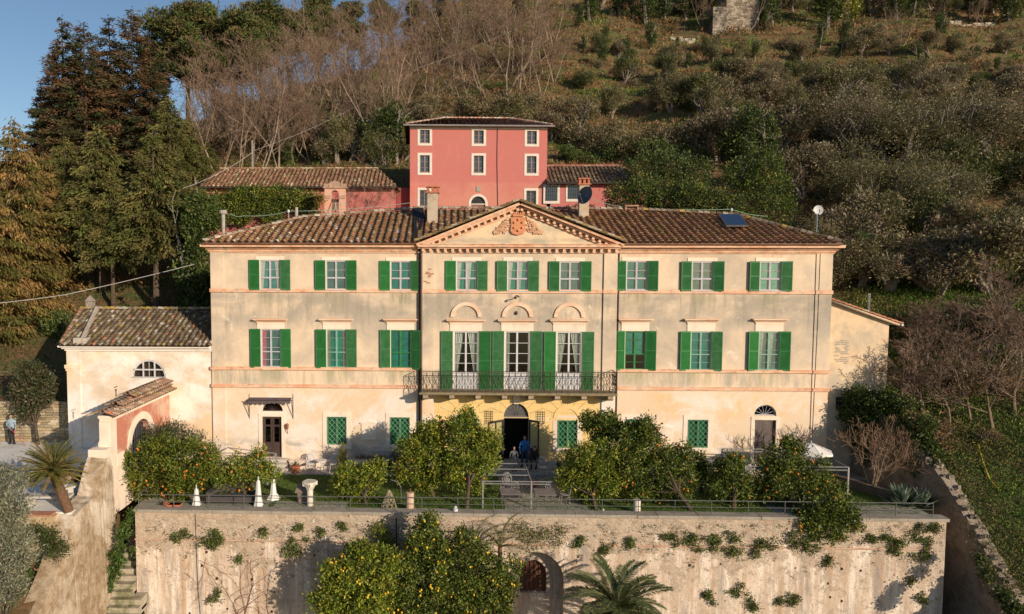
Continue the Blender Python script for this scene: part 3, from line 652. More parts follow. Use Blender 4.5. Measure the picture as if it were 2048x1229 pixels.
for k, c, (x0, x1, z0, z1) in wins:
    yb = YC if 841 < c < 1231 else 0; y = yb+.012; mb = MB(); h = z1-z0; xm = (x0+x1)/2; f = .055
    fm = greyw if k == 'top' else white if k == 'french' else (greyw if c == 542 else tealf if c in (673, 1537, 1401) else greenf) if k == 'mid' else greenf
    mb.box(x0, x0+f, y, y+.06, z0, z1); mb.box(x1-f, x1, y, y+.06, z0, z1); mb.box(x0+f, x1-f, y, y+.06, z1-f, z1); mb.box(x0+f, x1-f, y, y+.06, z0, z0+f*1.3)
    mb.box(xm-.05, xm+.05, y-.005, y+.055, z0+f, z1-f)
    if k == 'top':
        zt = z0+h*.41; mb.box(x0+f, x1-f, y-.01, y+.05, zt-.045, zt+.045); mb.box(x0+f, x1-f, y+.005, y+.045, zt+(z1-zt)*.46-.012, zt+(z1-zt)*.46+.012)
    elif k == 'mid':
        zt = z0+h*.41; mb.box(x0+f, x1-f, y-.01, y+.05, zt-.03, zt+.03)
        for t in (.2, .5, .78): mb.box(x0+f, x1-f, y+.005, y+.045, z0+h*t-.011+(.04 if t == .5 else 0), z0+h*t+.011+(.04 if t == .5 else 0))
    elif k == 'french':
        zb = z0+h*.29; mb.box(x0+f, x1-f, y+.01, y+.05, z0+f, zb)
        for t in (.45, .62, .80): mb.box(x0+f, x1-f, y+.005, y+.045, z0+h*t-.014, z0+h*t+.014)
        mb.box(x0+f, xm-.05, y, y+.008, z0+.15, z0+.2); mb.box(xm+.05, x1-f, y, y+.008, z0+.15, z0+.2)
    else:
        for t in (.33, .67): mb.box(x0+f, x1-f, y+.005, y+.045, z0+h*t-.012, z0+h*t+.012)
    if k in ('top', 'mid') : mb.box(x0-.06, x1+.06, yb-.09, yb+.01, z0-.05, z0-.004)
    wn = mb.build('window' if k != 'french' else 'french_window', fm, villa)
    zg = z0+f if k != 'french' else z0+h*.29
    mb = MB(); mb.face([(x0+f, y+.03, zg), (x1-f, y+.03, zg), (x1-f, y+.03, z1-f), (x0+f, y+.03, z1-f)]); mb.build('pane', glass, wn)
    typ = ci.get(c, ('green', 0))
    if k in ('top', 'mid'):
        mb = MB(); zlow = z0 if c != 1269.5 else z0+h*.38
        mb.face([(x0, y+.075, zlow), (x1, y+.075, zlow), (x1, y+.075, z1), (x0, y+.075, z1)]); mb.build('blind', teals[tn[typ[0]]], wn)
        if typ[1] in (1, 2, 3, 4):
            mb = MB(); n = 14
            for s in (-1, 1):
                if typ[1] == 3 and s > 0: continue
                xe = x0+f if s < 0 else xm+.05 if typ[1] == 2 else x1-f; wd = .24 if typ[1] != 4 else .16
                for i in range(n):
                    u0, u1 = i/n, (i+1)/n; r0_, r1_ = (z1-.05, z0+.05); kk = .45 if typ[1] in (1, 2) else .9
                    g = lambda u, q: xe-s*wd*u*(1 if q else kk)*(1) if not (typ[1] == 2 and s > 0) else xe+wd*u*(1 if q else kk)
                    mb.face([(g(u0, 1), y+.052+.012*math.sin(i*2.1), r0_), (g(u1, 1), y+.052+.012*math.sin((i+1)*2.1), r0_), (g(u1, 0), y+.052+.012*math.sin((i+1)*2.1), r1_), (g(u0, 0), y+.052+.012*math.sin(i*2.1), r1_)])
            mb.build('curtain', pinkc if typ[1] == 3 else curt if typ[1] != 4 else M('beige_curtain', (.4, .3, .25), .9), wn)
    if k == 'french':
        mb = MB(); n = 16
        for s in (-1, 1):
            if c == 1033.5 and s > 0: continue
            xe = x0+f if s < 0 else xm+.08 if c < 1000 else xm+.06; sg = 1 if s < 0 else 1
            for i in range(n):
                def q(u, t):   # tied-back curtain: wide at top, gathered lower down
                    wd = (.5-.34*t) if c != 1033.5 else (.22-.02*t); base_ = xe if s < 0 else x1-f
                    return base_+(wd*u if s < 0 else -wd*u)
                for (ta, tb) in ((0, .35), (.35, .75)):
                    za, zb = z1-.05-(h*.95)*ta, z1-.05-(h*.95)*tb
                    yy = lambda j: y+.16+.03*math.sin(j*1.9)
                    mb.face([(q(i/n, ta/.75), yy(i), za), (q((i+1)/n, ta/.75), yy(i+1), za), (q((i+1)/n, tb/.75), yy(i+1), zb), (q(i/n, tb/.75), yy(i), zb)])
        mb.build('curtain', curt, wn)
    if k in ('top', 'mid', 'french'):
        w_ = .585 if k != 'french' else .66; off = .02 if k != 'french' else .05
        a0, a1 = (rg.uniform(1, 5), rg.uniform(1, 6)) if c < 1230 else (rg.uniform(5, 9), rg.uniform(7, 12))
        if k == 'mid' and c == 801: a1 = 18
        mt = shg if k == 'top' or c < 1200 and k == 'mid' else shg2
        shutter(x0-off, -1, w_, z0-.02, z1+.03, yb-.02, a0, k == 'french', wn, mt); shutter(x1+off, 1, w_, z0-.02 if not (k == 'mid' and c == 801) else z0-.08, z1+.03, yb-.02, a1, k == 'french', wn, mt)
    if k == 'ground':
        mb = MB(); mb.face([(x0+f, y+.07, z0), (x1-f, y+.07, z0), (x1-f, y+.07, z1), (x0+f, y+.07, z1)]); mb.build('inner_shutter', M('inner_green', (.0, .15, .055), .5, .4, var=.3), wn)
        mb = MB(); gy = yb-.05; nx_, nz_ = 4, 5; dx, dz = (x1-x0)/nx_, h/nz_
        for i in range(nx_):
            for j in range(nz_):
                cx, cz = x0+dx*(i+.5), z0+dz*(j+.5)
                for s in (-1, 1):
                    for t in (-1, 1): mb.tube([(cx+s*dx/2, gy, cz), (cx+s*dx*.18, gy, cz+t*dz*.3), (cx, gy, cz+t*dz/2)], .011, 4, cap=False)
        for zz in (z0, z1): mb.tube([(x0, gy, zz), (x1, gy, zz)], .016, 4)
        for xx in (x0, x1, xm): mb.tube([(xx, gy, z0), (xx, gy, z1)], .014, 4)
        mb.build('grille', M('grille_green', (.25, .42, .30), .5, .4), wn)
# ---- doors
brown = M('dark_wood_door', (.085, .055, .05), .5, .3, var=.3, streak=True); greyd = M('grey_wood_door', (.17, .135, .125), .7, .2, var=.35, streak=True)
def fan(mb, x, zc, r, y, n=7, sq=1.0):
    for i in range(16):
        a, b_ = math.pi*i/16, math.pi*(i+1)/16
        q = [(x+r*math.cos(a), zc+r*sq*math.sin(a)), (x+r*math.cos(b_), zc+r*sq*math.sin(b_)), (x+(r-.05)*math.cos(b_), zc+(r-.05)*sq*math.sin(b_)), (x+(r-.05)*math.cos(a), zc+(r-.05)*sq*math.sin(a))]
        mb.idx([(p[0], y, p[1]) for p in q]+[(p[0], y+.06, p[1]) for p in q], [(0, 1, 2, 3), (0, 4, 5, 1), (2, 6, 7, 3)])
    mb.box(x-r, x+r, y, y+.06, zc, zc+.05)
    for i in range(1, n): a = math.pi*i/n; mb.tube([(x+.06*math.cos(a), y+.03, zc+.05), (x+(r-.03)*math.cos(a), y+.03, zc+(r-.03)*sq*math.sin(a))], .014, 4, cap=False)
for (nm, D_, F_, mt, glz) in (('door', dl, fl, brown, True), ('door', dr, frr, greyd, False)):
    x0, x1, z0, z1 = D_; xm = (x0+x1)/2; mb = MB(); y = .12
    mb.box(x0, x0+.06, y-.02, y+.06, z0, z1); mb.box(x1-.06, x1, y-.02, y+.06, z0, z1); mb.box(x0+.06, x1-.06, y-.02, y+.06, z1-.05, z1)
    for a, b_ in ((x0+.06, xm-.005), (xm+.005, x1-.06)):
        mb.box(a, a+.1, y, y+.05, z0+.02, z1-.05); mb.box(b_-.1, b_, y, y+.05, z0+.02, z1-.05)
        if glz:
            for zz in ((z0+.02, z0+.85), (z0+1.75, z0+1.85), (z1-.13, z1-.05)): mb.box(a+.1, b_-.1, y, y+.05, *zz)
            mb.box(a+.16, b_-.16, y-.012, y, z0+.2, z0+.7)
        else:
            mb.box(a+.1, b_-.1, y+.015, y+.05, z0+.02, z1-.05)
            for zz in ((z0+.02, z0+.12), (z0+.75, z0+.87), (z0+1.55, z0+1.66), (z1-.15, z1-.05)): mb.box(a+.1, b_-.1, y, y+.014, *zz)
    d = mb.build(nm, mt, villa)
    if glz: mb = MB(); mb.face([(x0+.1, y+.03, z0+.8), (x1-.1, y+.03, z0+.8), (x1-.1, y+.03, z1-.1), (x0+.1, y+.03, z1-.1)]); mb.build('pane', glass, d)
    mb = MB(); mb.ball((xm+.06, y-.03, z0+1.05), .035, n=6); mb.build('handle', M('brass', (.5, .35, .12), .3, .5, .8), d)
    mb = MB(); fan(mb, (F_[0]+F_[1])/2, F_[2], (F_[1]-F_[0])/2, .1, 7, (F_[3]-F_[2]-.02)/((F_[1]-F_[0])/2)); fo = mb.build('fanlight', brown if glz else greyw, villa)
# centre arched door: fanlight, open glazed leaves
x0, x1, z0, z1 = dcn; mb = MB(); gm = M('grey_frame', (.16, .14, .14), .5, .3)
fan(mb, (x0+x1)/2, fc[2]+.03, (x1-x0)/2, YC+.1, 8, (fc[3]-fc[2]-.05)/((x1-x0)/2)); mb.box(x0, x1, YC+.08, YC+.16, z1-.06, z1+.06); mb.build('fanlight', gm, villa)
mb = MB(); k = 12; r_ = (x1-x0)/2
for i in range(k): a, b_ = math.pi*i/k, math.pi*(i+1)/k; xc = (x0+x1)/2; mb.face([(xc, YC+.15, fc[2]+.05), (xc+r_*math.cos(b_), YC+.15, fc[2]+.05+r_*.9*math.sin(b_)), (xc+r_*math.cos(a), YC+.15, fc[2]+.05+r_*.9*math.sin(a))])
mb.build('fanlight_glass', M('dusty_glass', (.13, .13, .13), .2, .5), villa)
for s, xh in ((-1, x0), (1, x1)):
    mb = MB(); a = R(38); U_ = np.array([s*math.cos(a), -math.sin(a), 0]); o = np.array([xh, YC-.03, 0]); w_ = .66
    def bx(u0, u1, za, zb): c = o+U_*(u0+u1)/2; c[2] = (za+zb)/2; mb.obox(c, u1-u0, .045, zb-za, U_)
    bx(0, .08, z0+.02, z1-.08); bx(w_-.08, w_, z0+.02, z1-.08); bx(.08, w_-.08, z1-.2, z1-.08); bx(.08, w_-.08, z0+.02, z0+.75)
    d = mb.build('door_leaf', M('dark_bronze', (.05, .045, .045), .4, .4), villa)
    mb = MB(); p = [o+U_*.08, o+U_*(w_-.08)]; mb.face([(p[0][0], p[0][1], z0+.7), (p[1][0], p[1][1], z0+.7), (p[1][0], p[1][1], z1-.2), (p[0][0], p[0][1], z1-.2)]); mb.build('pane', glass, d)
# awning over the left door
mb = MB(); awm = M('taupe_canvas', (.13, .10, .11), .9); ax0, ax1 = FX(497, 800), FX(588, 800); za, zb = z_of(797), z_of(805)
mb.idx([(ax0+.1, -.02, zb+.17), (ax1-.1, -.02, zb+.17), (ax1-.1, -.42, zb+.08), (ax0+.1, -.42, zb+.08)], [(0, 1, 2, 3)])
n = 9
for i in range(n):
    a, b_ = ax0+.1+(ax1-ax0-.2)*i/n, ax0+.1+(ax1-ax0-.2)*(i+1)/n; mb.face([(a, -.422, zb+.08), (b_, -.422, zb+.08), (b_, -.422, zb-.04), (b_-(b_-a)*.25, -.422, zb-.10), ((a+b_)/2, -.422, zb-.12), (a+(b_-a)*.25, -.422, zb-.10), (a, -.422, zb-.04)])
aw = mb.build('awning', awm, villa)
mb = MB()
for xx in (ax0+.05, ax1-.05): mb.tube([(xx, -.43, zb+.1), (xx, -.02, z_of(840))], .02, 5); mb.tube([(xx, -.02, za+.15), (xx, -.02, z_of(842))], .016, 5)
mb.tube([(ax0, -.43, zb+.09), (ax1, -.43, zb+.09)], .022, 5); mb.build('awning_arm', M('dark_iron', (.05, .045, .045), .5, .4), aw)
# plaques with little gables
for c in (737.5, 1329):
    mb = MB(); x, zt, zb_ = FX(c, 865), z_of(850 if c < 1000 else 855), z_of(880 if c < 1000 else 885); hw = .47
    mb.box(x-hw+.06, x+hw-.06, -.05, -.001, zb_, zt); mb.prism([(x-hw, zt), (x+hw, zt), (x+hw, zt+.05), (x, zt+.16), (x-hw, zt+.05)], -.09, -.001); mb.box(x-hw, x+hw, -.08, -.001, zb_-.05, zb_)
    mb.build('wall_plaque', pale, villa)
# balcony
by = -1.12; bx0, bx1 = FX(842, 785, by), FX(1231, 785, by); bz = FZ(786, 1030, by)
mb = MB(); mb.box(bx0-.05, bx1+.05, by-.08, YC-.002, bz-.14, bz); mb.box(bx0-.1, bx1+.1, by-.13, by-.08, bz-.11, bz-.02)
balc = mb.build('balcony', M('balcony_stone', (.30, .24, .15), .9, var=.4, vs=4), villa)
for i in range(8):
    x = bx0+.25+(bx1-bx0-.5)*i/7; mb = MB(); V = [(YC-.002, bz-.55), (YC-.4, bz-.50), (by+.1, bz-.42), (by-.02, bz-.32), (by-.02, bz-.142), (YC-.002, bz-.142)]
    n = len(V); P_ = [(x-.14, a, b_) for a, b_ in V]+[(x+.14, a, b_) for a, b_ in V]; mb.idx(P_, [tuple(range(n)), tuple(range(2*n-1, n-1, -1))]+[((j+1) % n, j, n+j, n+(j+1) % n) for j in range(n)])
    mb.build('bracket', M('bracket_stone', (.42, .34, .24), .9, var=.4, vs=4), balc)
iron = M('rusty_iron', (.085, .065, .05), .7, .3, var=.5, vs=6); mb = MB(); rz = FZ(744, 1030, by)-bz
def railrun(mb, A, B, n):
    A, B = np.array(A, float), np.array(B, float); d = (B-A)/n
    for q, r_ in ((rz, .022), (rz-.10, .012), (.08, .016), (.2, .01)): mb.tube([A+(0, 0, q), B+(0, 0, q)], r_, 5)
    for i in range(n+1): p = A+d*i; mb.tube([p, p+(0, 0, rz)], .014 if i % 3 else .02, 4)
    for i in range(n):
        a, b_ = A+d*i, A+d*(i+1); m_ = (a+b_)/2
        mb.tube([m_+(0, 0, rz-.1), m_+(0, 0, rz)], .009, 4); mb.tube([m_+(0, 0, .08), m_+(0, 0, .2)], .009, 4)
        L_, H_ = .2, rz-.1; k = [a+(0, 0, H_), m_+d*-.22+(0, 0, H_*.72), m_+d*.22+(0, 0, H_*.42), b_+(0, 0, L_)]; mb.tube(k, .011, 4, cap=False)
        k = [b_+(0, 0, H_), m_+d*.22+(0, 0, H_*.72), m_+d*-.22+(0, 0, H_*.42), a+(0, 0, L_)]; mb.tube(k, .011, 4, cap=False)
        for t in (.33, .82):
            zz = L_+(H_-L_)*t; mb.tube([m_+d*-.13+(0, 0, zz), m_+(0, 0, zz+.07), m_+d*.13+(0, 0, zz), m_+(0, 0, zz-.07), m_+d*-.13+(0, 0, zz)], .009, 4, cap=False)
railrun(mb, (bx0, by, bz), (bx1, by, bz), 33); railrun(mb, (bx0, by, bz), (bx0, YC-.02, bz), 3); railrun(mb, (bx1, by, bz), (bx1, YC-.02, bz), 3)
mb.build('railing', iron, balc)
# downpipes
pipe = M('brown_pipe', (.12, .085, .065), .5, .4, var=.3)
for x, yy in ((XA-.09, -.08), (XA+.06, YC-.08)): mb = MB(); mb.tube([(x, yy-.3, 12.05), (x, yy, 11.6), (x, yy, .2)], .055, 8); mb.build('downpipe', pipe, villa)
mb = MB(); mb.tube([(XB+.08, -.08, 11.9), (XB+.08, -.08, .2)], .045, 8); mb.build('downpipe', M('dark_pipe', (.04, .03, .028), .5), villa)
mb = MB()
for x in (FX(1203), FX(1636, 600)): mb.tube([(x+.01, -.06 if x > 10 else YC-.06, 11.6), (x, -.06 if x > 10 else YC-.06, 8), (x-.08 if x > 10 else x, -.06 if x > 10 else YC-.06, 0.4)], .012, 4)
mb.build('cable', M('black_cable', (.03, .025, .02), .6), villa)
# exposed brick patch
mb = MB(); rg = np.random.default_rng(3); xa_, xb_ = FX(846, 550), FX(868, 550)
for r_ in range(11):
    zz = z_of(568)+r_*.085; x = xa_+rg.uniform(0, .2)
    while x < xb_-.2:
        w_ = rg.uniform(.12, .26)
        if rg.random() < (.5 if 3 < r_ < 8 else .18): mb.box(x, x+w_, YC-PJ-.006, YC-PJ-.0005, zz, zz+.065)
        x += w_+.02
mb.build('exposed_brick', M('raw_brick', (.5, .2, .11), .9, var=.4, vs=8), villa)
# iron wall racks, lamps
for c in (978, 1081):
    mb = MB(); x = FX(c, 830)
    for dx in (-.13, .13):
        for e in (-.055, .055): mb.tube([(x+dx+e, YC-.1, z_of(845)), (x+dx+e, YC-.1, z_of(820))], .012, 4)
        for j in range(6): zz = z_of(845)+j*.13; mb.tube([(x+dx-.1, YC-.1, zz), (x+dx+.1, YC-.1, zz)], .011, 4)
    mb.tube([(x-.2, YC-.1, z_of(846)), (x+.05, YC-.18, z_of(853)), (x+.2, YC-.03, z_of(842))], .013, 4)
    mb.build('wall_rack', iron, villa)
mb = MB(); x = FX(576, 855); mb.lathe((x, -.16, z_of(862)), [(.03, -.08), (.02, 0), (.06, .04), (.085, .25), (.1, .27), (.02, .36)], 8); mb.tube([(x, -.16, z_of(864)), (x, -.01, z_of(872))], .015, 5); mb.build('wall_lamp', M('copper_lamp', (.35, .12, .05), .4, .4), villa)
mb = MB(); x = FX(1033, 592); mb.tube([(x, YC, z_of(591)), (x+.1, YC-.35, z_of(593)), (x-.12, YC-.5, z_of(594))], .03, 6); mb.ball((x-.12, YC-.5, z_of(595)), .08, n=8); mb.build('floodlight', iron, villa)
mb = MB(); x = FX(1032, 625); mb.ball((x, YC-.05, z_of(626)), .08, n=6, sz=(1, 1, 1.4)); mb.build('hook', iron, villa)
# thresholds / steps
st = stain('step_stone', (.55, .50, .44), [((.35, .32, .28), (1.5, 1.5, 1.5), .45, .65, .6)])
for (a, b_, nm) in ((dl[0]-.35, dl[1]+.35, 3), (dr[0]-.35, dr[1]+.35, 3), (dcn[0]-1.0, dcn[1]+1.6, 3)):
    mb = MB()
    for j in range(nm): mb.box(a-.1*j, b_+.1*j, -.35*(j+1)-(0 if a < 2 or a > 6 else .5), -.002-.35*j-(0 if j == 0 or a < 2 or a > 6 else .5), ZL+.045, -.02-.18*j)
    mb.build('door_steps', st, villa)
mb = MB(); mb.box(dl[1]+.5, FX(720, 930), -.42, -.003, ZL+.04, -.12); mb.box(dl[1]+.45, FX(720, 930)+.05, -.46, -.003, -.119, -.06); mb.build('wall_bench', pale, villa); mb = MB(); mb.box(XL+.2, dl[0]-.5, -.42, -.003, ZL+.04, -.12); mb.build('wall_bench', pale, villa)
# ---- main roof
tilem = colmat('roof_tile', .9, 0, .15, nscale=9, nvar=.35, bmp=.4); SL = R(20.5); EY, EZ = -.58, 12.17
O_ = np.array([XE0, EY, EZ]); V_ = np.array([0, math.cos(SL), math.sin(SL)]); Nr = np.array([0, -math.sin(SL), math.cos(SL)])
def onroof(px, py):
    d = FW + RT*(px-PPX)/FPX + UP*(CY-py)/FPX; t = ((O_-CAM)@Nr)/(d@Nr); return CAM+d*t
def uv(p): return (float(p[0]-O_[0]), float((p-O_)@V_))
mb = MB(); A1, A2, A3, A4 = onroof(605, 437), onroof(838, 419), onroof(1262, 421), onroof(1470, 432)
a3v, a4v = uv(A3), uv(A4)
tiles(mb, O_, (1, 0, 0), V_, [(0, 0), (XA-O_[0], 0), uv(A2), uv(A1)], .40, seed=3)
roof = mb.build('roof', tilem, villa, True)
mb = MB(); TILER = [(.38, .205, .105), (.44, .235, .12), (.49, .26, .13), (.38, .24, .08), (.48, .31, .10), (.5, .2, .11)]
vA = (AZ+.05-EZ)/math.sin(SL); ua_, u0_, u1_ = AX-O_[0], pl0-O_[0], pl1-O_[0]; a2v = uv(A2); vt_ = a2v[1]+(a3v[1]-a2v[1])*(ua_-a2v[0])/(a3v[0]-a2v[0]); vA = min(vA, vt_-.1)
tiles(mb, O_, (1, 0, 0), V_, [(u0_+.05, .05), (ua_, vA), (ua_, vt_), (a2v[0]+.05, a2v[1])], .40, seed=7, pal=TILE)
tiles(mb, O_, (1, 0, 0), V_, [(ua_+.02, vA), (u1_, 0), (XE1-O_[0], 0), a4v, a3v, (ua_+.02, vt_)], .40, seed=8, pal=TILER)
mb.build('roof_right', tilem, villa, True).name = 'roof'
mb = MB(); mort = [(.34, .28, .22), (.28, .2, .14), (.4, .35, .28), (.2, .14, .09)]
e0, e1 = O_+np.array([0, .05, .05]), np.array([XE1, EY+.05, EZ+.05]); up_ = np.array([0, 0, .04])
for a, b_ in ((e0, A1+up_), (A1+up_, A2+up_), (A2+up_, A3+up_)): ridge(mb, a, b_, .15, pal=mort)
for a, b_ in ((A3+up_, A4+up_), (A4+up_, e1)): ridge(mb, a, b_, .15, pal=[(.2, .15, .1), (.14, .1, .06), (.3, .2, .06), (.25, .2, .15)], seed=9)
mb.build('ridge_tiles', tilem, roof, True)
mb = MB(); bl = M('roof_underlay', (.1, .06, .04), .9)       # rear slopes
zb = EZ; R0, R1 = np.array([XL-.4, 14.5, zb]), np.array([XR+.4, 14.5, zb]); q = lambda p: p-np.array([0, 0, .03])
mb.face([q(O_), q(A1), R0]); mb.face([q(A1), q(A2), q(A3), q(A4), R1, R0]); mb.face([q(A4), (XE1, EY, EZ-.03), R1]); mb.build('rear_roof', bl, roof)
# gable roof behind the pediment
AZf = AZ+.05; yb_ = EY+(AZf-EZ)/math.tan(SL); yf = -.72
Lg = math.hypot(AX-pl0, AZf-EZ)
for s, xe in ((1, pl0-.05), (-1, pl1+.05)):
    mb = MB(); Vg = np.array([AX-xe, 0, AZf-EZ-.02]); Lg = np.linalg.norm(Vg); Vg = Vg/Lg
    tiles(mb, (xe, yf, EZ+.02), (0, 1, 0), Vg, [(0, 0), (.25, 0), (yb_-yf+.3, Lg), (0, Lg)], .34, seed=12+s, pal=[(.16, .11, .05), (.2, .14, .07), (.13, .1, .05), (.33, .28, .2), (.33, .2, .05), (.4, .16, .08)])
    mb.build('gable_roof', tilem, roof, True)
    mb = MB(); ridge(mb, (xe, yf+.1, EZ+.08), (AX, yf+.1, AZf+.05), .11, pal=[(.22, .15, .06), (.3, .22, .1), (.2, .13, .07), (.35, .3, .22)], seed=20+s); mb.build('verge_tiles', tilem, roof, True)
# skirts: black tar patch and lead gutter at left of the centre
mb = MB(); tar = M('black_tar', (.015, .015, .018), .7); p = [onroof(a, b_)+Nr*.14 for a, b_ in ((824, 419), (846, 417), (850, 445), (838, 452), (826, 430))]; mb.face(p); p2 = [onroof(a, b_)+Nr*.15 for a, b_ in ((826, 425), (831, 425), (836, 482), (829, 482))]; mb.face(p2)
mb.face([onroof(a, b_)+Nr*.17 for a, b_ in ((843, 438), (850, 440), (842, 466), (838, 466))]); mb.build('tar_flashing', tar, roof)
# chimneys
def chimney(px, r0, r1, w_, capc, dish=False):
    b0 = onroof(px, r1); x, y = b0[0], b0[1]; zt = float(P(px, r0, Y=y)[2]); zb_ = b0[2]-.4; mb = MB(); h = w_/2
    mb.box(x-h, x+h, y, y+w_*.9, zb_, zt-.42); ch = mb.build('chimney', stain('chimney_plaster', (.50, .42, .33), [((.3, .26, .2), (2, 2, 2), .45, .65, .7), ((.6, .25, .16), (1.5, 1.5, 1.5), .58, .66, .7)]), roof)
    mb = MB(); mb.box(x-h-.09, x+h+.09, y-.09, y+w_*.9+.09, zt-.42, zt-.34); mb.box(x-h-.04, x-h+.1, y, y+w_*.9, zt-.34, zt-.08); mb.box(x+h-.1, x+h+.04, y, y+w_*.9, zt-.34, zt-.08); mb.box(x-.08, x+.08, y, y+w_*.9, zt-.34, zt-.08)
    mb.idx([(x-h-.1, y-.06, zt-.08), (x+h+.1, y-.06, zt-.08), (x+h+.1, y+w_, zt-.08), (x-h-.1, y+w_, zt-.08), (x-h-.02, y+.0, zt), (x+h+.02, y, zt), (x+h+.02, y+w_, zt), (x-h-.02, y+w_, zt)], [(0, 1, 5, 4), (1, 2, 6, 5), (3, 7, 6, 2), (0, 4, 7, 3), (4, 5, 6, 7), (0, 3, 2, 1)])
    mb.build('chimney_cap', M('cap_terracotta', (.52, .19, .11), .8, var=.35), ch); return x, y, zt
c1 = chimney(865, 372, 447, .62, None); c2 = chimney(1168, 356, 436, .58, None)
mb = MB(); b0 = onroof(1264, 424); x, y = b0[0], b0[1]; mb.box(x-.36, x+.36, y+.1, y+.7, b0[2]-.4, b0[2]+.12); mb.box(x-.42, x-.32, y+.05, y+.75, b0[2]+.12, b0[2]+.32); mb.box(x+.32, x+.42, y+.05, y+.75, b0[2]+.12, b0[2]+.32); mb.box(x-.42, x+.42, y+.0, y+.8, b0[2]+.33, b0[2]+.42); mb.build('chimney', M('old_brick_flue', (.42, .25, .18), .9, var=.4, vs=6), roof)
for (px, r0, r1, rr, nm) in ((444, 421, 468, .11, 'flue'), (590, 415, 439, .1, 'flue')):
    b0 = onroof(px+3, r1); x, y = b0[0], b0[1]; zt = float(P(px, r0, Y=y)[2]); mb = MB(); mb.lathe((x, y, 0), [(rr*.8, b0[2]-.2), (rr, zt-.25), (rr*1.1, zt-.22), (rr*1.9, zt-.2), (rr*2.1, zt-.08), (rr*1.7, zt)] if px < 500 else [(rr, b0[2]-.2), (rr, zt-.05), (rr*1.1, zt)], 10); mb.build('flue', M('grey_flue', (.42, .38, .34), .9, var=.3), roof)
# ================================================================ RETAINING WALL
copez = -.47
retm, nt, b = newmat('retaining_plaster'); tc = N(nt, 'ShaderNodeTexCoord'); sx = N(nt, 'ShaderNodeSeparateXYZ'); nt.links.new(tc.outputs['Object'], sx.inputs[0]); z = sx.outputs[2]
def mv(sc, off=0):
    mp_ = N(nt, 'ShaderNodeMapping'); mp_.inputs['Scale'].default_value = sc; mp_.inputs['Location'].default_value = (off, off*.7, off*.3); nt.links.new(tc.outputs['Object'], mp_.inputs['Vector']); return mp_.outputs[0]
plast = mixc(nt, ramp(nt, noise(nt, mv((1.1, 1, .28)), 1, 7, .65), .4, .6), (.69, .56, .45), (.50, .39, .30))
plast = mixc(nt, ramp(nt, noise(nt, mv((3, 3, .35), 4), 1, 6, .7), .48, .6), plast, (.78, .68, .58))
plast = mixc(nt, math_(nt, 'MULTIPLY', ramp(nt, noise(nt, mv((2.2, 1, .16), 9), 1, 6, .7), .5, .64), .75), plast, (.46, .28, .16))
plast = mixc(nt, math_(nt, 'MULTIPLY', ramp(nt, noise(nt, mv((1.5, 1, .2), 19), 1, 6, .7), .53, .66), .75), plast, (.28, .25, .23))
plast = mixc(nt, ramp(nt, noise(nt, mv((9, 9, 9), 2), 1, 4, .7), .63, .68), plast, (.14, .11, .09)); plast = mixc(nt, ramp(nt, noise(nt, mv((1.6, 1.6, 2.2), 31), 1, 10, .85), .52, .6, 0, .75), plast, (.34, .28, .22))
vo = N(nt, 'ShaderNodeTexVoronoi', feature='F1'); vo.inputs['Scale'].default_value = 1; vo.inputs['Randomness'].default_value = .9; nt.links.new(mv((3.2, 3.2, 6.0)), vo.inputs['Vector'])
ve = N(nt, 'ShaderNodeTexVoronoi', feature='DISTANCE_TO_EDGE'); ve.inputs['Scale'].default_value = 1; ve.inputs['Randomness'].default_value = .9; nt.links.new(mv((3.2, 3.2, 6.0)), ve.inputs['Vector'])
sep = N(nt, 'ShaderNodeSeparateColor'); nt.links.new(vo.outputs['Color'], sep.inputs[0])
stone = mixc(nt, sep.outputs[0], (.54, .46, .37), (.36, .31, .26)); stone = mixc(nt, math_(nt, 'MULTIPLY', sep.outputs[1], .5), stone, (.58, .34, .22))
stone = mixc(nt, math_(nt, 'MULTIPLY', ramp(nt, ve.outputs[0], .01, .10, .6, 0), ramp(nt, noise(nt, mv((.8, .8, 1.5), 21), 1, 5, .7), .38, .52)), stone, (.27, .21, .15))
stone = mixc(nt, math_(nt, 'MULTIPLY', ramp(nt, noise(nt, mv((4, 4, 7), 11), 1, 9, .85), .42, .58), .75), stone, (.30, .24, .17)); stone = mixc(nt, ramp(nt, noise(nt, mv((12, 12, 14), 13), 1, 5, .8), .58, .7), stone, (.70, .62, .52))
stone = mixc(nt, math_(nt, 'MULTIPLY', ramp(nt, noise(nt, mv((1.4, 1.4, 1.8), 7), 1, 9, .8), .44, .56), .7), stone, (.54, .43, .33))
msk = ramp(nt, math_(nt, 'ADD', z, ramp(nt, noise(nt, mv((.6, .6, .6), 3), 1, 8, .75), .35, .65, -1.9, 1.9)), -2.5, -2.2)
c = mixc(nt, msk, plast, stone); c = mixc(nt, ramp(nt, noise(nt, mv((2, 2, 2), 5), 1, 7, .75), .6, .68), c, (.10, .10, .04))
nt.links.new(c, b.inputs['Base Color']); b.inputs['Roughness'].default_value = .95
hh = math_(nt, 'ADD', math_(nt, 'MULTIPLY', ramp(nt, ve.outputs[0], 0, .15, 0, .2), msk), noise(nt, mv((5, 5, 5)), 1, 9, .7)); bump(nt, b, hh, .8, .06)
ret = thing('retaining_wall', 'high weathered plaster and stone retaining wall holding up the garden terrace', 'retaining wall', (3.8, YW, -7.3))
ua, ub = FX(1012, 1160, YW), FX(1127, 1180, YW); zn = FZ(1104, 1070, YW)
mb = MB(); wall(mb, lambda u, z, d: (u, YW+d, z), XWL, XWR, -7.4, copez-.14, [(ua, ub, -7.4, zn, zn-1.35)], .62)
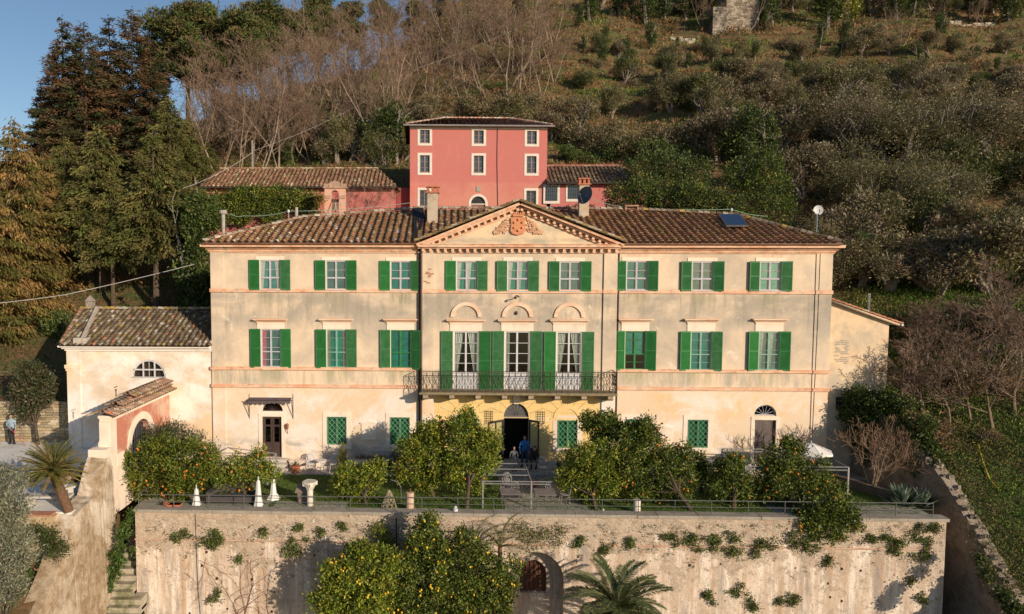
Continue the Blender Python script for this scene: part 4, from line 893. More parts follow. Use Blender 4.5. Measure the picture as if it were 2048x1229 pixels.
mb.face([(XWL, YW, -7.4), (XWL, YW+7, -7.4), (XWL, YW+7, copez-.14), (XWL, YW, copez-.14)]); mb.face([(XWR, YW, -7.4), (XWR, YW+7, -7.4), (XWR, YW+7, copez-.14), (XWR, YW, copez-.14)])
# back of the niche with an inner arched opening
wa, wb, wz0, wz1 = FX(1040, 1150, YW+.6), FX(1093, 1150, YW+.6), FZ(1178, 1060, YW+1), FZ(1113, 1060, YW+1)
wall(mb, lambda u, z, d: (u, YW+.60+d, z), ua-.1, ub+.1, -7.4, zn+.1, [(wa, wb, wz0, wz1, wz1-.75)], .25)
rw = mb.build('wall', retm, ret)
mb = MB(); mb.box(wa-.05, wb+.05, YW+.83, YW+.92, wz0, wz1)
for i in range(6): x = wa+(wb-wa)*(i+.5)/6; mb.box(x-.03, x+.03, YW+.78, YW+.82, wz0, wz1-.1)
mb.box(wa, wb, YW+.76, YW+.81, (wz0+wz1)/2+.0, (wz0+wz1)/2+.08); mb.build('niche_gate', M('rust_wood', (.16, .07, .045), .8, var=.4, streak=True), ret)
mb = MB()
for i in range(40):
    x = XWL-.08+(XWR-XWL+.16)*i/40; x2 = XWL-.08+(XWR-XWL+.16)*(i+1)/40; mb.box(x+.006, x2-.006, YW-.12+random.uniform(-.015, .015), YW+.48, copez-.14, copez+random.uniform(-.006, .006))
mb.build('coping', stain('coping_stone', (.36, .32, .27), [((.22, .2, .16), (1.5, 1.5, 1), .42, .62, .7), ((.25, .25, .1), (4, 4, 1), .6, .7, .6)]), ret)
mb = MB(); zs_ = FZ(1078, 300, YW)-.03; x = XWL-.03; rg = np.random.default_rng(2)
while x < XWR+.03:
    L_ = rg.uniform(.5, 2.2)
    if rg.random() < .8: mb.tube([(x, YW-.01, zs_), (min(x+L_, XWR+.03), YW-.01, zs_)], .045, 6)
    x += L_
mb.build('string_moulding', M('red_moulding', (.48, .25, .17), .9, var=.4, vs=5, col2=(.5, .4, .3)), ret)
mb = MB(); x = FX(793, 1080, YW); mb.tube([(x, YW-.06, copez-.3), (x, YW-.06, zs_-.1), (x-.04, YW-.08, zs_-.25), (x-.04, YW-.06, -4)], .035, 6); mb.build('downpipe', M('rust_pipe', (.09, .055, .04), .7), ret)
mb = MB(); x = FX(392, 1100, YW); mb.tube([(x, YW-.02, copez-.2), (x+.05, YW-.02, -4), (x+.25, YW-.02, -7)], .014, 4); mb.build('cable', M('black_cable', (.03, .025, .02)), ret)
mb = MB(); rg = np.random.default_rng(6)      # putlog holes: raised dark patches, the shade of pits put into their colour
for i in range(46):
    x, z_ = rg.uniform(XWL+1, XWR-.5), rg.uniform(-6.5, -1.9)
    if ua-.3 < x < ub+.3: continue
    a = rg.uniform(.03, .06); mb.prism([(x-a, z_-a*1.3), (x+a, z_-a), (x+a*1.2, z_+a), (x-a*.8, z_+a*1.2)], YW-.012, YW-.001)
mb.build('painted_pockmarks', M('pit_shade_paint', (.05, .035, .025), 1, bmp=0), ret)
# terrace railing
iron_g = M('grey_iron', (.13, .13, .13), .5, .4, var=.3)
rl = thing('terrace_railing', 'thin grey iron railing along the edge of the garden terrace', 'railing', (3.8, YW+.2, copez))
mb = MB(); zr = copez+.62
n = 22; XR_ = XWR-.5
for q in (zr, copez+.32): mb.tube([(XWL+.1, YW+.18, q), (XR_, YW+.18, q)], .02 if q == zr else .012, 5)
mb.tube([(XWL+.1, YW+.18, zr), (XWL+.1, YW+3.6, zr)], .02, 5)
mb.build('rail', iron_g, rl)
for i in range(n+1): x = XWL+.1+(XR_-XWL-.1)*i/n; mb = MB(); mb.tube([(x, YW+.18, copez), (x, YW+.18, zr)], .02, 5); mb.build('post', iron_g, rl)
# ================================================================ CHAPEL (left wing)
rough = stain('chapel_plaster', (.74, .60, .46), [((.86, .80, .74), (.35, .35, .45), .46, .55, .95), ((.55, .44, .33), (.5, .5, .5), .48, .64, .6), ((.78, .56, .32), (.3, .3, .5), .5, .62, .55), ((.45, .40, .34), (3, 3, .6), .58, .74, .5), ((.50, .28, .2), (1.2, 1.2, 2), .55, .66, .7, .0, 1.1, .25), ((.8, .72, .64), (1.5, 1.5, 1.5), .58, .68, .6)], bscale=14)
chap = thing('chapel', 'low chapel wing with mossy tiled roof and half-round grilled window, left of the villa', 'chapel', (-17.7, 0, .6))
cx0, cx1 = FX(136, 790), XL-.004; cy = .06; cz = FZ(702, 280); mb = MB()
lx0, lx1, lz0, lz1 = FX(262, 750), FX(331, 750), FZ(757, 297), FZ(720, 297)
wall(mb, lambda u, z, d: (u, cy+d, z), cx0, cx1, -.2, cz, [(lx0, lx1, lz0, lz1, lz0+.02)], .35)
mb.face([(cx0, cy, -.2), (cx0, 6, -.2), (cx0, 6, cz), (cx0, cy, cz)]); mb.face([(cx0, 6, -.2), (cx1, 6, -.2), (cx1, 6, cz), (cx0, 6, cz)])
mb.box(cx0-.03, FX(161, 790), cy-.06, cy-.001, -.2, cz-.01); mb.box(cx0-.12, FX(163, 790), cy-.14, cy-.001, FZ(737, 150), FZ(730, 150)); mb.box(cx0-.08, FX(162, 790), cy-.10, cy-.001, FZ(742, 150), FZ(737, 150)-.002)
mb.build('wall', rough, chap)
mb = MB()
for z0, z1, pj in ((cz-.02, cz+.1, .1), (cz+.102, cz+.2, .22), (cz+.202, cz+.3, .36)): mb.box(cx0-pj, cx1-.02, cy-pj, cy+.1, z0, z1)
mb.build('cornice', stain('white_cornice', (.82, .76, .70), [((.5, .45, .38), (2, 2, 2), .55, .7, .6)]), chap)
mb = MB(); x, zc, r_ = (lx0+lx1)/2, lz0+.02, (lx1-lx0)/2; sq = (lz1-zc)/r_
fan(mb, x, zc, r_, cy+.04, 2, sq); fan(mb, x, zc, r_-.05, cy+.045, 2, sq)
for s in (-.33, .33): mb.box(x+s*r_-.035, x+s*r_+.035, cy+.03, cy+.09, zc, zc+math.sqrt(1-s*s)*r_*sq)
mb.box(x-r_*.9, x+r_*.9, cy+.04, cy+.088, zc+r_*sq*.40, zc+r_*sq*.40+.08)
lw = mb.build('lunette_window', white, chap)
mb = MB()
for i in range(3):
    for j in range(2):
        px_, pz_ = x+(i-1)*r_*.6, zc+.18+j*.42
        if j == 1 and i != 1: px_ = x+(i-1)*r_*.48
        pts = [(px_+.17*(1-t/14)*math.cos(t*.75+i), cy+.2, pz_+.17*(1-t/14)*math.sin(t*.75+i)) for t in range(14)]; mb.tube(pts, .016, 4, cap=False)
mb.build('scroll_grille', M('scroll_iron', (.06, .045, .04), .6), lw); mb = MB(); mb.box(lx0, lx1, cy+.34, cy+.4, lz0, lz1); mb.build('pane', M('dim_room', (.07, .05, .035), .4, .4), lw)
SC_ = R(24); ey, ez = cy-.48, cz+.32; rdy = 3.6; dv = np.array([0, math.cos(SC_), math.sin(SC_)]); L_ = (rdy-ey)/math.cos(SC_); ox = FX(118, 700, ey)
mb = MB(); PALC = [(.15, .11, .07), (.21, .16, .10), (.28, .22, .15), (.40, .36, .29), (.30, .22, .06), (.38, .16, .09)]
xr_ = cx1-.02; tl = FX(163, 640, 3.6)
tiles(mb, (ox, ey, ez), (1, 0, 0), dv, [(0, 0), (xr_-ox, 0), (xr_-ox, L_), (tl-ox, L_)], .33, .3, .1, PALC, 31)
cr = mb.build('roof', tilem, chap, True)
mb = MB(); rgz = ez+math.sin(SC_)*L_; mb.face([(ox, ey, ez-.02), (tl, rdy, rgz-.02), (cx0-.2, 6.4, cz)]); mb.face([(tl, rdy, rgz-.02), (xr_, rdy, rgz-.02), (xr_, 6.4, cz), (cx0-.2, 6.4, cz)]); mb.build('rear_roof', bl, cr)
mb = MB(); ridge(mb, (tl, rdy, rgz+.03), (xr_, rdy, rgz+.03), .13, pal=PALC[1:5], seed=33); ridge(mb, (ox, ey+.1, ez+.02), (tl, rdy, rgz+.03), .12, pal=[(.38, .2, .12), (.3, .18, .11), (.42, .3, .2)], seed=34); mb.build('ridge_tiles', tilem, cr, True)
mb = MB(); q0 = np.array([FX(160, 690, ey), ey+.15, ez+.08]); q1 = np.array([FX(195, 640, 3.4), 3.4, rgz-.02]); mb.obox((q0+q1)/2+np.array([0, 0, .1]), float(np.linalg.norm(q1-q0)), .16, .26, q1-q0, W=np.cross(q1-q0, (0, -1, 0)) if False else (0, -math.sin(SC_), math.cos(SC_))); mb.box(q0[0]-.45, q0[0]+.3, ey+.1, ey+.6, ez, ez+.42); mb.build('roof_kerb', stain('mortar', (.5, .44, .37), [((.3, .26, .2), (3, 3, 3), .45, .62, .6)]), cr)
mb = MB(); x, y = FX(179, 600, 3.7), 3.7; z1 = FZ(603, 179, 3.7); mb.box(x-.2, x+.2, y-.1, y+.3, rgz-.4, z1); mb.idx([(x-.26, y-.16, z1), (x+.26, y-.16, z1), (x+.26, y+.36, z1), (x-.26, y+.36, z1), (x, y+.1, z1+.38)], [(0, 1, 4), (1, 2, 4), (2, 3, 4), (3, 0, 4), (0, 3, 2, 1)]); mb.build('chimney', M('chapel_chimney', (.36, .3, .25), .9, var=.35, vs=5), cr)
# ================================================================ GATE WALL (faces +x)
GXW = -16.0
pinkw = stain('pink_wash', (.52, .21, .15), [((.62, .46, .35), (.9, .9, .9), .48, .6, .8), ((.45, .16, .12), (.6, .6, 1), .5, .65, .5), ((.3, .25, .2), (2.5, 2.5, 1), .6, .72, .6)], bscale=14)
gate = thing('gateway', 'pink arched garden gateway with a stepped tiled top, beside the chapel', 'gateway', (GXW, -3.5, .5))
def GP(px, py): p = P(px, py, X=GXW); return float(p[1]), float(p[2])
ynear, ztop = -7.0, 3.85
yfar = .0; mb = MB(); ya_, yb2 = -4.9, -2.9; gz0 = -.9
gy0, _ = GP(262, 900); gy1, _ = GP(302, 870); zarch = GP(283, 838)[1]
wall(mb, lambda u, z, d: (GXW-d, u, z), ynear, yfar, gz0, 3.75, [(gy0, gy1, gz0, zarch, True)], .42)
wall(mb, lambda u, z, d: (GXW-.42, u, z), ynear, yfar, gz0, 3.75, [(gy0, gy1, gz0, zarch, True)], .001)
mb.face([(GXW-.42, ynear, gz0), (GXW, ynear, gz0), (GXW, ynear, 3.75), (GXW-.42, ynear, 3.75)])
mb.box(GXW-.40, GXW-.02, -5.8, -.0, 3.95, 4.12); mb.box(GXW-.38, GXW-.04, -4.6, -.0, 4.12, 4.32)
mb.build('wall', pinkw, gate)
mb = MB(); yc, r_ = (gy0+gy1)/2, (gy1-gy0)/2
for i in range(16):
    a, b_ = math.pi*i/16, math.pi*(i+1)/16; q = [(yc+rr*math.cos(t), zarch-r_+rr*math.sin(t)) for rr, t in ((r_, a), (r_, b_), (r_+.38, b_), (r_+.38, a))]
    mb.idx([(GXW+.05, p[0], p[1]) for p in q]+[(GXW, p[0], p[1]) for p in q], [(0, 1, 2, 3), (2, 6, 7, 3), (0, 4, 5, 1)])
for s in (-1, 1): a, b_ = sorted((yc+s*r_, yc+s*(r_+.38))); mb.box(GXW+.001, GXW+.05, a, b_, gz0, zarch-r_)
mb.box(GXW+.001, GXW+.06, ynear, ynear+.6, gz0, 3.6); mb.box(GXW-.5, GXW+.14, ynear-.06, .0, 3.752, 3.88); mb.box(GXW-.45, GXW+.07, ynear-.02, .0, 3.6, 3.75)
mb.box(GXW+.061, GXW+.09, ynear, ynear+1.9, gz0, 1.35); mb.box(GXW+.001, GXW+.075, ynear+.6, ynear+1.3, 1.352, 1.9)
mb.box(GXW-.46, GXW-.001, ynear-.04, ynear-.001, gz0, 3.59)
mb.build('arch_surround', pale, gate)
mb = MB(); PG = [(.34, .22, .15), (.42, .25, .17), (.5, .38, .28), (.3, .24, .18), (.28, .22, .08), (.5, .18, .1)]
def lean(mb, y0, y1, z, wd, seed): tiles(mb, (GXW+wd, y0, z), (0, 1, 0), (-math.cos(R(20)), 0, math.sin(R(20))), [(0, 0), (y1-y0, 0), (y1-y0, wd*1.15), (0, wd*1.15)], .26, .3, .085, PG, seed); tiles(mb, (GXW-.42-wd, y0, z), (0, 1, 0), (math.cos(R(20)), 0, math.sin(R(20))), [(0, 0), (y1-y0, 0), (y1-y0, wd*1.15), (0, wd*1.15)], .26, .3, .085, PG, seed+1)
lean(mb, ynear-.25, .0, 3.89, .42, 41); lean(mb, -6.0, -.0, 4.13, .2, 43); lean(mb, -4.7, -.0, 4.33, .24, 45)
for y0, z in ((ynear-.25, 4.02), (-6.0, 4.18), (-4.7, 4.43)): ridge(mb, (GXW-.21, y0, z), (GXW-.21, 0, z), .14, pal=PG[:4], seed=47)
mb.build('roof_tiles', tilem, gate, True)
mb = MB()
for i in range(9): y = gy0+(gy1-gy0)*(i+.5)/9; hh_ = math.sqrt(max(0, r_**2-(y-yc)**2)); mb.box(GXW-.3, GXW-.26, y-.03, y+.03, gz0, zarch-r_+hh_-.02)
for z_ in (0, 1.0, 1.9): mb.box(GXW-.31, GXW-.25, gy0, gy1, z_, z_+.08)
mb.build('gate_door', M('dark_gate', (.045, .035, .035), .6), gate)
mb = MB(); p = P(232, 790, X=GXW-.3); mb.tube([(p[0], p[1], 4.5), (p[0], p[1], float(P(232, 783, X=GXW-.3)[2])+.1)], .025, 5); mb.tube([(p[0], p[1]-.15, 5.0), (p[0], p[1]+.15, 5.0)], .02, 4); mb.ball((p[0], p[1], 4.85), .05); mb.build('finial_cross', iron, gate)
# ---- sloping flank wall down along the steps
slopem = stain('rough_render', (.42, .33, .23), [((.25, .17, .10), (2.5, 2.5, 2.5), .42, .58, .85), ((.60, .52, .42), (.5, .5, .5), .5, .6, .7), ((.20, .15, .10), (6, 6, 6), .54, .68, .7), ((.66, .58, .49), (.7, .7, .5), .45, .55, .9, -.8, 2.6, .7)], bmp=.7, bscale=9)
fw = thing('flank_wall', 'thick rough-rendered wall sloping down beside the garden steps', 'wall', (GXW-.3, -10, -2))
prf = [(-7.02, 2.15), (-7.6, 2.0), (-7.9, 1.7), (-8.6, .55), (-9.6, .4), (-10.2, .25), (-10.7, -.5), (-11.6, -1.45), (-12.5, -2.25), (-14, -3.4), (-17, -6)]
mb = MB(); XF0, XF1 = GXW-.85, GXW+.12; rg = np.random.default_rng(8)
fine = []
for (a, b_) in zip(prf[:-1], prf[1:]):
    for k in range(6): t = k/6; fine.append((a[0]+(b_[0]-a[0])*t, a[1]+(b_[1]-a[1])*t+rg.uniform(-.02, .02)))
fine.append(prf[-1]); 
jit_ = rg.uniform(-.012, .012, (len(fine), 5))
for i in range(len(fine)-1):
    (y0, z0), (y1, z1) = fine[i], fine[i+1]; j0, j1 = jit_[i], jit_[i+1]
    s0 = [(XF1+.25, -8.5), (XF1+j0[0], z0-.5), (XF1-.1, z0+j0[1]), (XF0+.1, z0+.06+j0[2]), (XF0+j0[3], z0-.3), (XF0-.2, -8.5)]
    s1 = [(XF1+.25, -8.5), (XF1+j1[0], z1-.5), (XF1-.1, z1+j1[1]), (XF0+.1, z1+.06+j1[2]), (XF0+j1[3], z1-.3), (XF0-.2, -8.5)]
    for k in range(5): mb.face([(s0[k][0], y0, s0[k][1]), (s0[k+1][0], y0, s0[k+1][1]), (s1[k+1][0], y1, s1[k+1][1]), (s1[k][0], y1, s1[k][1])])
mb.face([(XF0-.2, -7.02, -8.5), (XF1+.25, -7.02, -8.5), (XF1, -7.02, 2.1), (XF0, -7.02, 2.1)])
mb.build('wall', slopem, fw); mb = MB(); mb.box(XF0+.1, XF1-.05, -7.55, -7.03, 2.0, 2.4)
for k in range(7): mb.box(XF0+.15, XF1-.05, -6.98+k*.001-.0, -6.98+.2, 2.2, 2.3) if False else None
mb.build('pier_cap', pale, fw)
# brick-stepped ramp piece between gate and court
mb = MB()
for i in range(6): mb.box(GXW-2.6+i*.35, GXW-.86, -6.8, -5.6, .2, .6+i*.3)
tag(mb.build('brick_steps', stain('brick_step', (.55, .34, .24), [((.62, .5, .4), (2, 2, 3), .5, .64, .8), ((.3, .18, .12), (3, 3, 3), .55, .7, .6)])), 'small flight of worn brick steps against the foot of the pink gateway', 'steps')
# garden steps
stp = thing('garden_steps', 'mossy stone steps descending between the flank wall and the retaining wall', 'steps', (-15.2, -8, -5))
sm = stain('mossy_stone', (.42, .37, .29), [((.12, .13, .05), (1.5, 1.5, 1), .45, .6, .8), ((.5, .45, .38), (3, 3, 3), .55, .7, .6)], bmp=.5)
n = 26
for i in range(n):
    z_ = -.75-.25*i; y = -3.6-.27*i; xr2 = XWL-.02 if y > YW-.3 else XWL+.55
    mb = MB(); j = random.uniform(-.03, .03); mb.box(GXW+.14, xr2, y-.30+j, y+.5, z_-.5, z_-.12); mb.box(GXW+.16, xr2-.02, y-.34+j, y+.5, z_-.119, z_); mb.build('step', sm, stp)
# ---- court kerb, low wall and benches
brk = stain('brick_kerb', (.50, .24, .16), [((.35, .17, .11), (5, 5, 5), .45, .6, .7), ((.55, .42, .33), (2, 2, 2), .55, .7, .7)])
ck = thing('court_retaining_wall', 'ochre rubble wall with brick kerb at the edge of the gravel court', 'retaining wall', (-19, -10.8, -2))
mb = MB(); mb.box(-34, GXW-.75, -10.52, -10.1, -6, .34); mb.build('wall', stain('ochre_rubble', (.48, .36, .21), [((.30, .2, .1), (1.5, 1.5, 1.5), .45, .62, .8), ((.58, .48, .36), (2, 2, 2), .5, .64, .7), ((.08, .1, .03), (.8, .8, .8), .55, .66, .7)], bmp=.8, bscale=8), ck)
mb = MB(); x = -34
while x < GXW-.85: mb.box(x, x+.075, -10.56, -10.06, .342, .42+random.uniform(-.006, .006)); x += .085
mb.build('brick_kerb', brk, ck)
concr = stain('cast_stone', (.52, .49, .44), [((.35, .33, .29), (2, 2, 2), .45, .65, .6)])
for (lab, px, py, w_, d_, rz_) in (('pale stone bench behind the low brick kerb, left of the sago palm trunk', 95, 1010, 2.1, .5, .05), ('pale stone bench between the sago palm trunk and the flank wall', 163, 985, 1.6, .5, .9)):
    p = P(px, py, Z=.38); t = thing('stone_bench', lab, 'bench', p, rz_, 'stone benches on the gravel court'); wm = WM[t.name]
    mb = MB(); mb.box(-w_/2, w_/2, -d_/2, d_/2, .36, .45); mb.build('seat', concr, t, wm=wm)
    for s in (-1, 1): mb = MB(); mb.box(s*w_*.35-.12, s*w_*.35+.12, -d_*.4, d_*.4, 0, .358); mb.build('leg', concr, t, wm=wm)
p = P(108, 1000, Z=.38); t = thing('stone_table', 'round cast-stone table on the gravel beside the sago palm trunk', 'table', p); mb = MB(); mb.lathe(p, [(.58, .62), (.6, .64), (.6, .70), (.5, .72)], 20); mb.build('tabletop', concr, t); mb = MB(); mb.lathe(p, [(.3, 0), (.22, .1), (.2, .5), (.3, .62)], 12); mb.build('pedestal', concr, t)
# stone wall behind the court
rub = colmat('rubble_stone', .95, 0, .1, nscale=14, nvar=.4, bmp=.5)
def rubble(mb, x0, x1, y, z0, z1, pal, seed, sx=.42, sz=.2, th=.06, nrm=-1):
    rg = np.random.default_rng(seed); z_ = z0
    while z_ < z1:
        h = sz*rg.uniform(.7, 1.3); x = x0-rg.uniform(0, sx*.5)
        while x < x1:
            w_ = sx*rg.uniform(.5, 1.5); c = pal[rg.integers(0, len(pal))]; q_ = rg.uniform(.75, 1.2); c = tuple(float(v_*q_) for v_ in c); e = .012
            xa, xb2 = max(x, x0)+e, min(x+w_, x1)-e; zb2 = min(z_+h, z1)-e; t_ = th*rg.uniform(.4, 1)
            if xb2-xa > .05 and zb2 > z_+.03:
                j = lambda: rg.uniform(-.015, .015)
                f = [(xa+j(), y-t_, z_+e+j()), (xb2+j(), y-t_, z_+e+j()), (xb2+j(), y-t_, zb2+j()), (xa+j(), y-t_, zb2+j())]; bk = [(xa, y+.02, z_+e), (xb2, y+.02, z_+e), (xb2, y+.02, zb2), (xa, y+.02, zb2)]
                mb.idx(f+bk, [(0, 1, 2, 3), (0, 4, 5, 1), (1, 5, 6, 2), (2, 6, 7, 3), (3, 7, 4, 0)], c)
            x += w_
        z_ += h
mb = MB(); mb.box(-60, cx0-.14, 1.55, 1.9, 0, 2.8, (.14, .11, .08)); rubble(mb, -42, cx0-.15, 1.55, .38, 2.82, [(.42, .34, .22), (.36, .29, .19), (.48, .41, .30), (.3, .25, .17), (.4, .30, .17)], 5, .34, .15)
tag(mb.build('rubble_wall', rub), 'ochre rubble garden wall behind the gravel court, below the rustic fence', 'wall')
# rustic fence
wood = M('rustic_wood', (.20, .15, .10), .9, var=.4, vs=6)
fn = thing('rustic_fence', 'rustic pole fence with crossed rails on the bank behind the gravel court', 'fence', (-27, 4, 3))
fy = 3.6; zf = lambda x: float(H(x, fy)); x = FX(138, 800, fy)
while x > -44:
    mb = MB(); mb.tube([(x, fy, zf(x)-.2), (x, fy, zf(x)+1.0)], .06, 6); mb.build('post', wood, fn)
    mb = MB(); mb.tube([(x, fy-.03, zf(x)+.88), (x-1.5, fy-.03, zf(x-1.5)+.88)], .045, 6); mb.tube([(x, fy-.05, zf(x)+.15), (x-1.5, fy-.05, zf(x)+.85)], .035, 5); mb.tube([(x, fy+.05, zf(x)+.85), (x-1.5, fy+.05, zf(x)+.15)], .035, 5); mb.build('rail', wood, fn); x -= 1.5
# ================================================================ LEAN-TO (right)
lt = thing('lean_to', 'narrow ochre-plastered lean-to annex against the right end of the villa', 'annex', (22.5, .2, 0))
lp = stain('leanto_plaster', (.74, .55, .36), [((.45, .40, .33), (.4, .4, .4), .47, .6, .75), ((.42, .36, .28), (1.5, 1.5, 1), .52, .68, .6), ((.80, .66, .5), (.6, .6, .6), .55, .66, .6)], bscale=12)
yl = .25; zl1, zl2 = FZ(603, 1660, yl), FZ(645, 1776, yl); xl2 = FX(1776, 700, yl); mb = MB()
gw = (FX(1672, 800, yl), FX(1706, 800, yl), FZ(820, 1690, yl), FZ(795, 1690, yl))
wall(mb, lambda u, z, d: (u, yl+d, z), XR+.001, xl2, -.8, zl2, [gw], .3)
mb.face([(XR, yl, zl2), (xl2, yl, zl2), (XR, yl, zl1)]); mb.face([(xl2, yl, -.8), (xl2, 7, -.8), (xl2, 7, zl2), (xl2, yl, zl2)])
mb.build('wall', lp, lt)
mb = MB(); rg = np.random.default_rng(5); bxc = (FX(1670, 700, yl), FX(1703, 700, yl))
for r_ in range(13):
    zz = FZ(728, 1690, yl)+r_*.105; x = bxc[0]+(.08 if r_ % 2 else 0)
    while x < bxc[1]-.2:
        if rg.random() < .75: mb.box(x, x+.2, yl-.012, yl-.001, zz, zz+.07)
        x += .24
mb.build('bricked_window', M('grey_brick', (.47, .42, .35), .9, var=.3, vs=6), lt)
mb = MB(); a, b_, c_, d_ = gw; mb.box(a, b_, yl+.2, yl+.25, c_, d_)
lw2 = mb.build('window', M('dim_glass', (.04, .045, .05), .2, .5), lt); mb = MB()
for i in range(6): x = a+(b_-a)*i/5; mb.tube([(x, yl+.08, c_), (x, yl+.08, d_)], .016, 4)
for i in range(4): z_ = c_+(d_-c_)*i/3; mb.tube([(a, yl+.08, z_), (b_, yl+.08, z_)], .016, 4)
mb.build('grille', iron_g, lw2)
mb = MB(); U_ = np.array([xl2+.55-XR, 0, (zl2-zl1)/(xl2-XR)*(xl2+.55-XR)]); Lh = np.linalg.norm(U_)
tiles(mb, (XR+.55+xl2-XR, yl-.25, zl1+.12+U_[2]), (0, 1, 0), -U_/Lh, [(0, 0), (7, 0), (7, Lh), (0, Lh)], .3, .33, .09, [(.42, .18, .11), (.36, .17, .10), (.48, .22, .13), (.3, .2, .12), (.4, .3, .2), (.45, .18, .1)], 51)
mb.obox((XR+U_[0]/2, yl-.18, zl1+.03+U_[2]/2), Lh, .12, .12, U_, W=(-U_[2]/Lh, 0, U_[0]/Lh), col=(.5, .38, .27)); mb.build('roof', tilem, lt, True)
mb = MB(); x = FX(1738, 600, 2); mb.tube([(x, 2, zl2), (x, 2, FZ(587, 1738, 2))], .075, 8); mb.build('flue', M('steel', (.55, .58, .6), .25, .5, .9), lt)
mb = MB(); mb.tube([(xl2+.55, yl-.3, zl2-.12), (xl2+.55, 6, zl2-.12)], .07, 6); mb.build('gutter', white, lt)
# ---- boundary wall at the right with broken crest
bw = thing('boundary_wall', 'rough stone boundary wall running down the slope right of the garden terrace', 'wall', (24, -6, 0))
bpts = [(22.7, .0, 3.6), (23.3, -2.2, 2.6), (23.9, -4.6, 1.15), (24.05, -5.6, .35), (24.15, -7, -.95), (24.2, -8.4, -2.3), (24.25, -9.7, -3.5), (24.3, -12, -5.2), (24.4, -18, -8.8)]
mb = MB(); rg = np.random.default_rng(14); fine = []
for a, b_ in zip(bpts[:-1], bpts[1:]):
    k = max(2, int(abs(a[1]-b_[1])/.35))
    for i in range(k): t = i/k; fine.append(tuple(a[j]*(1-t)+b_[j]*t for j in range(3)))
for i in range(len(fine)-1):
    a, b_ = fine[i], fine[i+1]; h = rg.uniform(-.12, .12); d0 = .0; c = (.40, .35, .28)
    mb.idx([(a[0]-.28, a[1], a[2]+h), (a[0]+.28, a[1], a[2]+h), (b_[0]+.28, b_[1], b_[2]+h-.05), (b_[0]-.28, b_[1], b_[2]+h-.05), (a[0]-.35, a[1], -10), (a[0]+.35, a[1], -10), (b_[0]+.35, b_[1], -10), (b_[0]-.35, b_[1], -10)], [(0, 1, 2, 3), (0, 3, 7, 4), (1, 5, 6, 2), (0, 4, 5, 1), (3, 2, 6, 7)])
mb.build('wall', stain('dark_rubble', (.30, .24, .19), [((.18, .14, .11), (2, 2, 2), .45, .6, .8), ((.42, .36, .3), (4, 4, 4), .55, .68, .6)], bmp=1, bscale=6), bw)
mb = MB()
for i in range(2, len(fine)-1):
    a = fine[i]
    for k in range(6): s = rg.uniform(.07, .19); mb.obox((a[0]+rg.uniform(-.2, .2), a[1]+rg.uniform(-.15, .15), a[2]+rg.uniform(.0, .12)), s*1.5, s, s*.8, rg.normal(0, 1, 3)*(1, 1, .2)+(.01, 0, 0), col=tuple(float(x) for x in np.array((.26, .22, .17))*rg.uniform(.6, 1.2)))
mb.build('crest_stones', rub, bw)
# low wall + steps inside the terrace's right corner
mb = MB(); a = P(1755, 985, Z=ZL); mb.obox((21.3, -3.4, -.38), 3.8, .3, .5, (.5, -1, 0)); tag(mb.build('low_wall', M('shade_painted_rubble', (.17, .14, .11), .95, var=.4, vs=5)), 'low stone wall in the shaded corner beside the agave clump', 'wall')  # stone colour darkened to carry the shade of the ivy hedge
mb = MB(); p = P(1785, 972, Y=-1.6)
pf = thing('picket_fence', 'short pale picket fence in the shade behind the bare tree', 'fence', (p[0], p[1], p[2]-.4)); 
for i in range(6): mb = MB(); mb.box(p[0]-.3+i*.12, p[0]-.24+i*.12, -1.62, -1.59, p[2]-.5, p[2]+.22); mb.build('picket', greyw, pf)
mb = MB(); mb.box(p[0]-.35, p[0]+.42, -1.588, -1.56, p[2], p[2]+.06); mb.build('rail', greyw, pf)
# ================================================================ PINK HOUSE
HY = 21.5; hx0, hx1 = FX(820, 330, HY), FX(1096, 330, HY); hw = hx1-hx0; yaw = R(3.0)
ph = thing('pink_house', 'tall rose-pink farmhouse with white-framed windows on the slope behind the villa', 'house', (hx0, HY, 15), yaw); hm = WM[ph.name]
hz = lambda r_, px=960: FZ(r_, px, HY-.2)-15
rose = stain('rose_wash', (.50, .175, .155), [((.56, .245, .185), (.3, .3, .3), .40, .55, .8, -3, 3.0, .12), ((.52, .13, .13), (.25, .25, .6), .5, .66, .4), ((.75, .5, .42), (7, 7, 7), .72, .75, .8), ((.62, .22, .18), (1.3, 1.3, .5), .55, .7, .4)], bscale=20, bmp=.12)
hw = hw/math.cos(yaw); hcol = [849.5, 957.5, 1064.5]; hh = []
lx = lambda px, rr=330: (FX(px, rr, HY)-hx0)/math.cos(yaw)*1.0
for c in hcol:
    for (r0, r1) in ((259, 286), (310, 345), (380, 412)):
        if c == 957.5 and r0 == 380: continue
        x = lx(c); z0, z1 = hz(r1, c), hz(r0, c); hh.append((x-.42, x+.42, z0, z1))
xa2 = lx(957); hh.append((xa2-.62, xa2+.62, -.2, hz(392), True)); ztp = hz(251)
mb = MB(); wall(mb, lambda u, z, d: (u, d, z), 0, hw, -2, ztp-.25, hh, .25)
for X_ in (0, hw): mb.face([(X_, 0, -2), (X_, 9, -2), (X_, 9, ztp-.25), (X_, 0, ztp-.25)])
mb.face([(0, 9, -2), (hw, 9, -2), (hw, 9, ztp-.25), (0, 9, ztp-.25)]); mb.build('wall', rose, ph, wm=hm)
wtrim = M('lime_white', (.74, .66, .58), .8, var=.15); mb = MB(); mb.box(-.02, hw+.02, -.03, 9.02, ztp-.249, ztp-.02); mb.build('eaves_band', wtrim, ph, wm=hm)
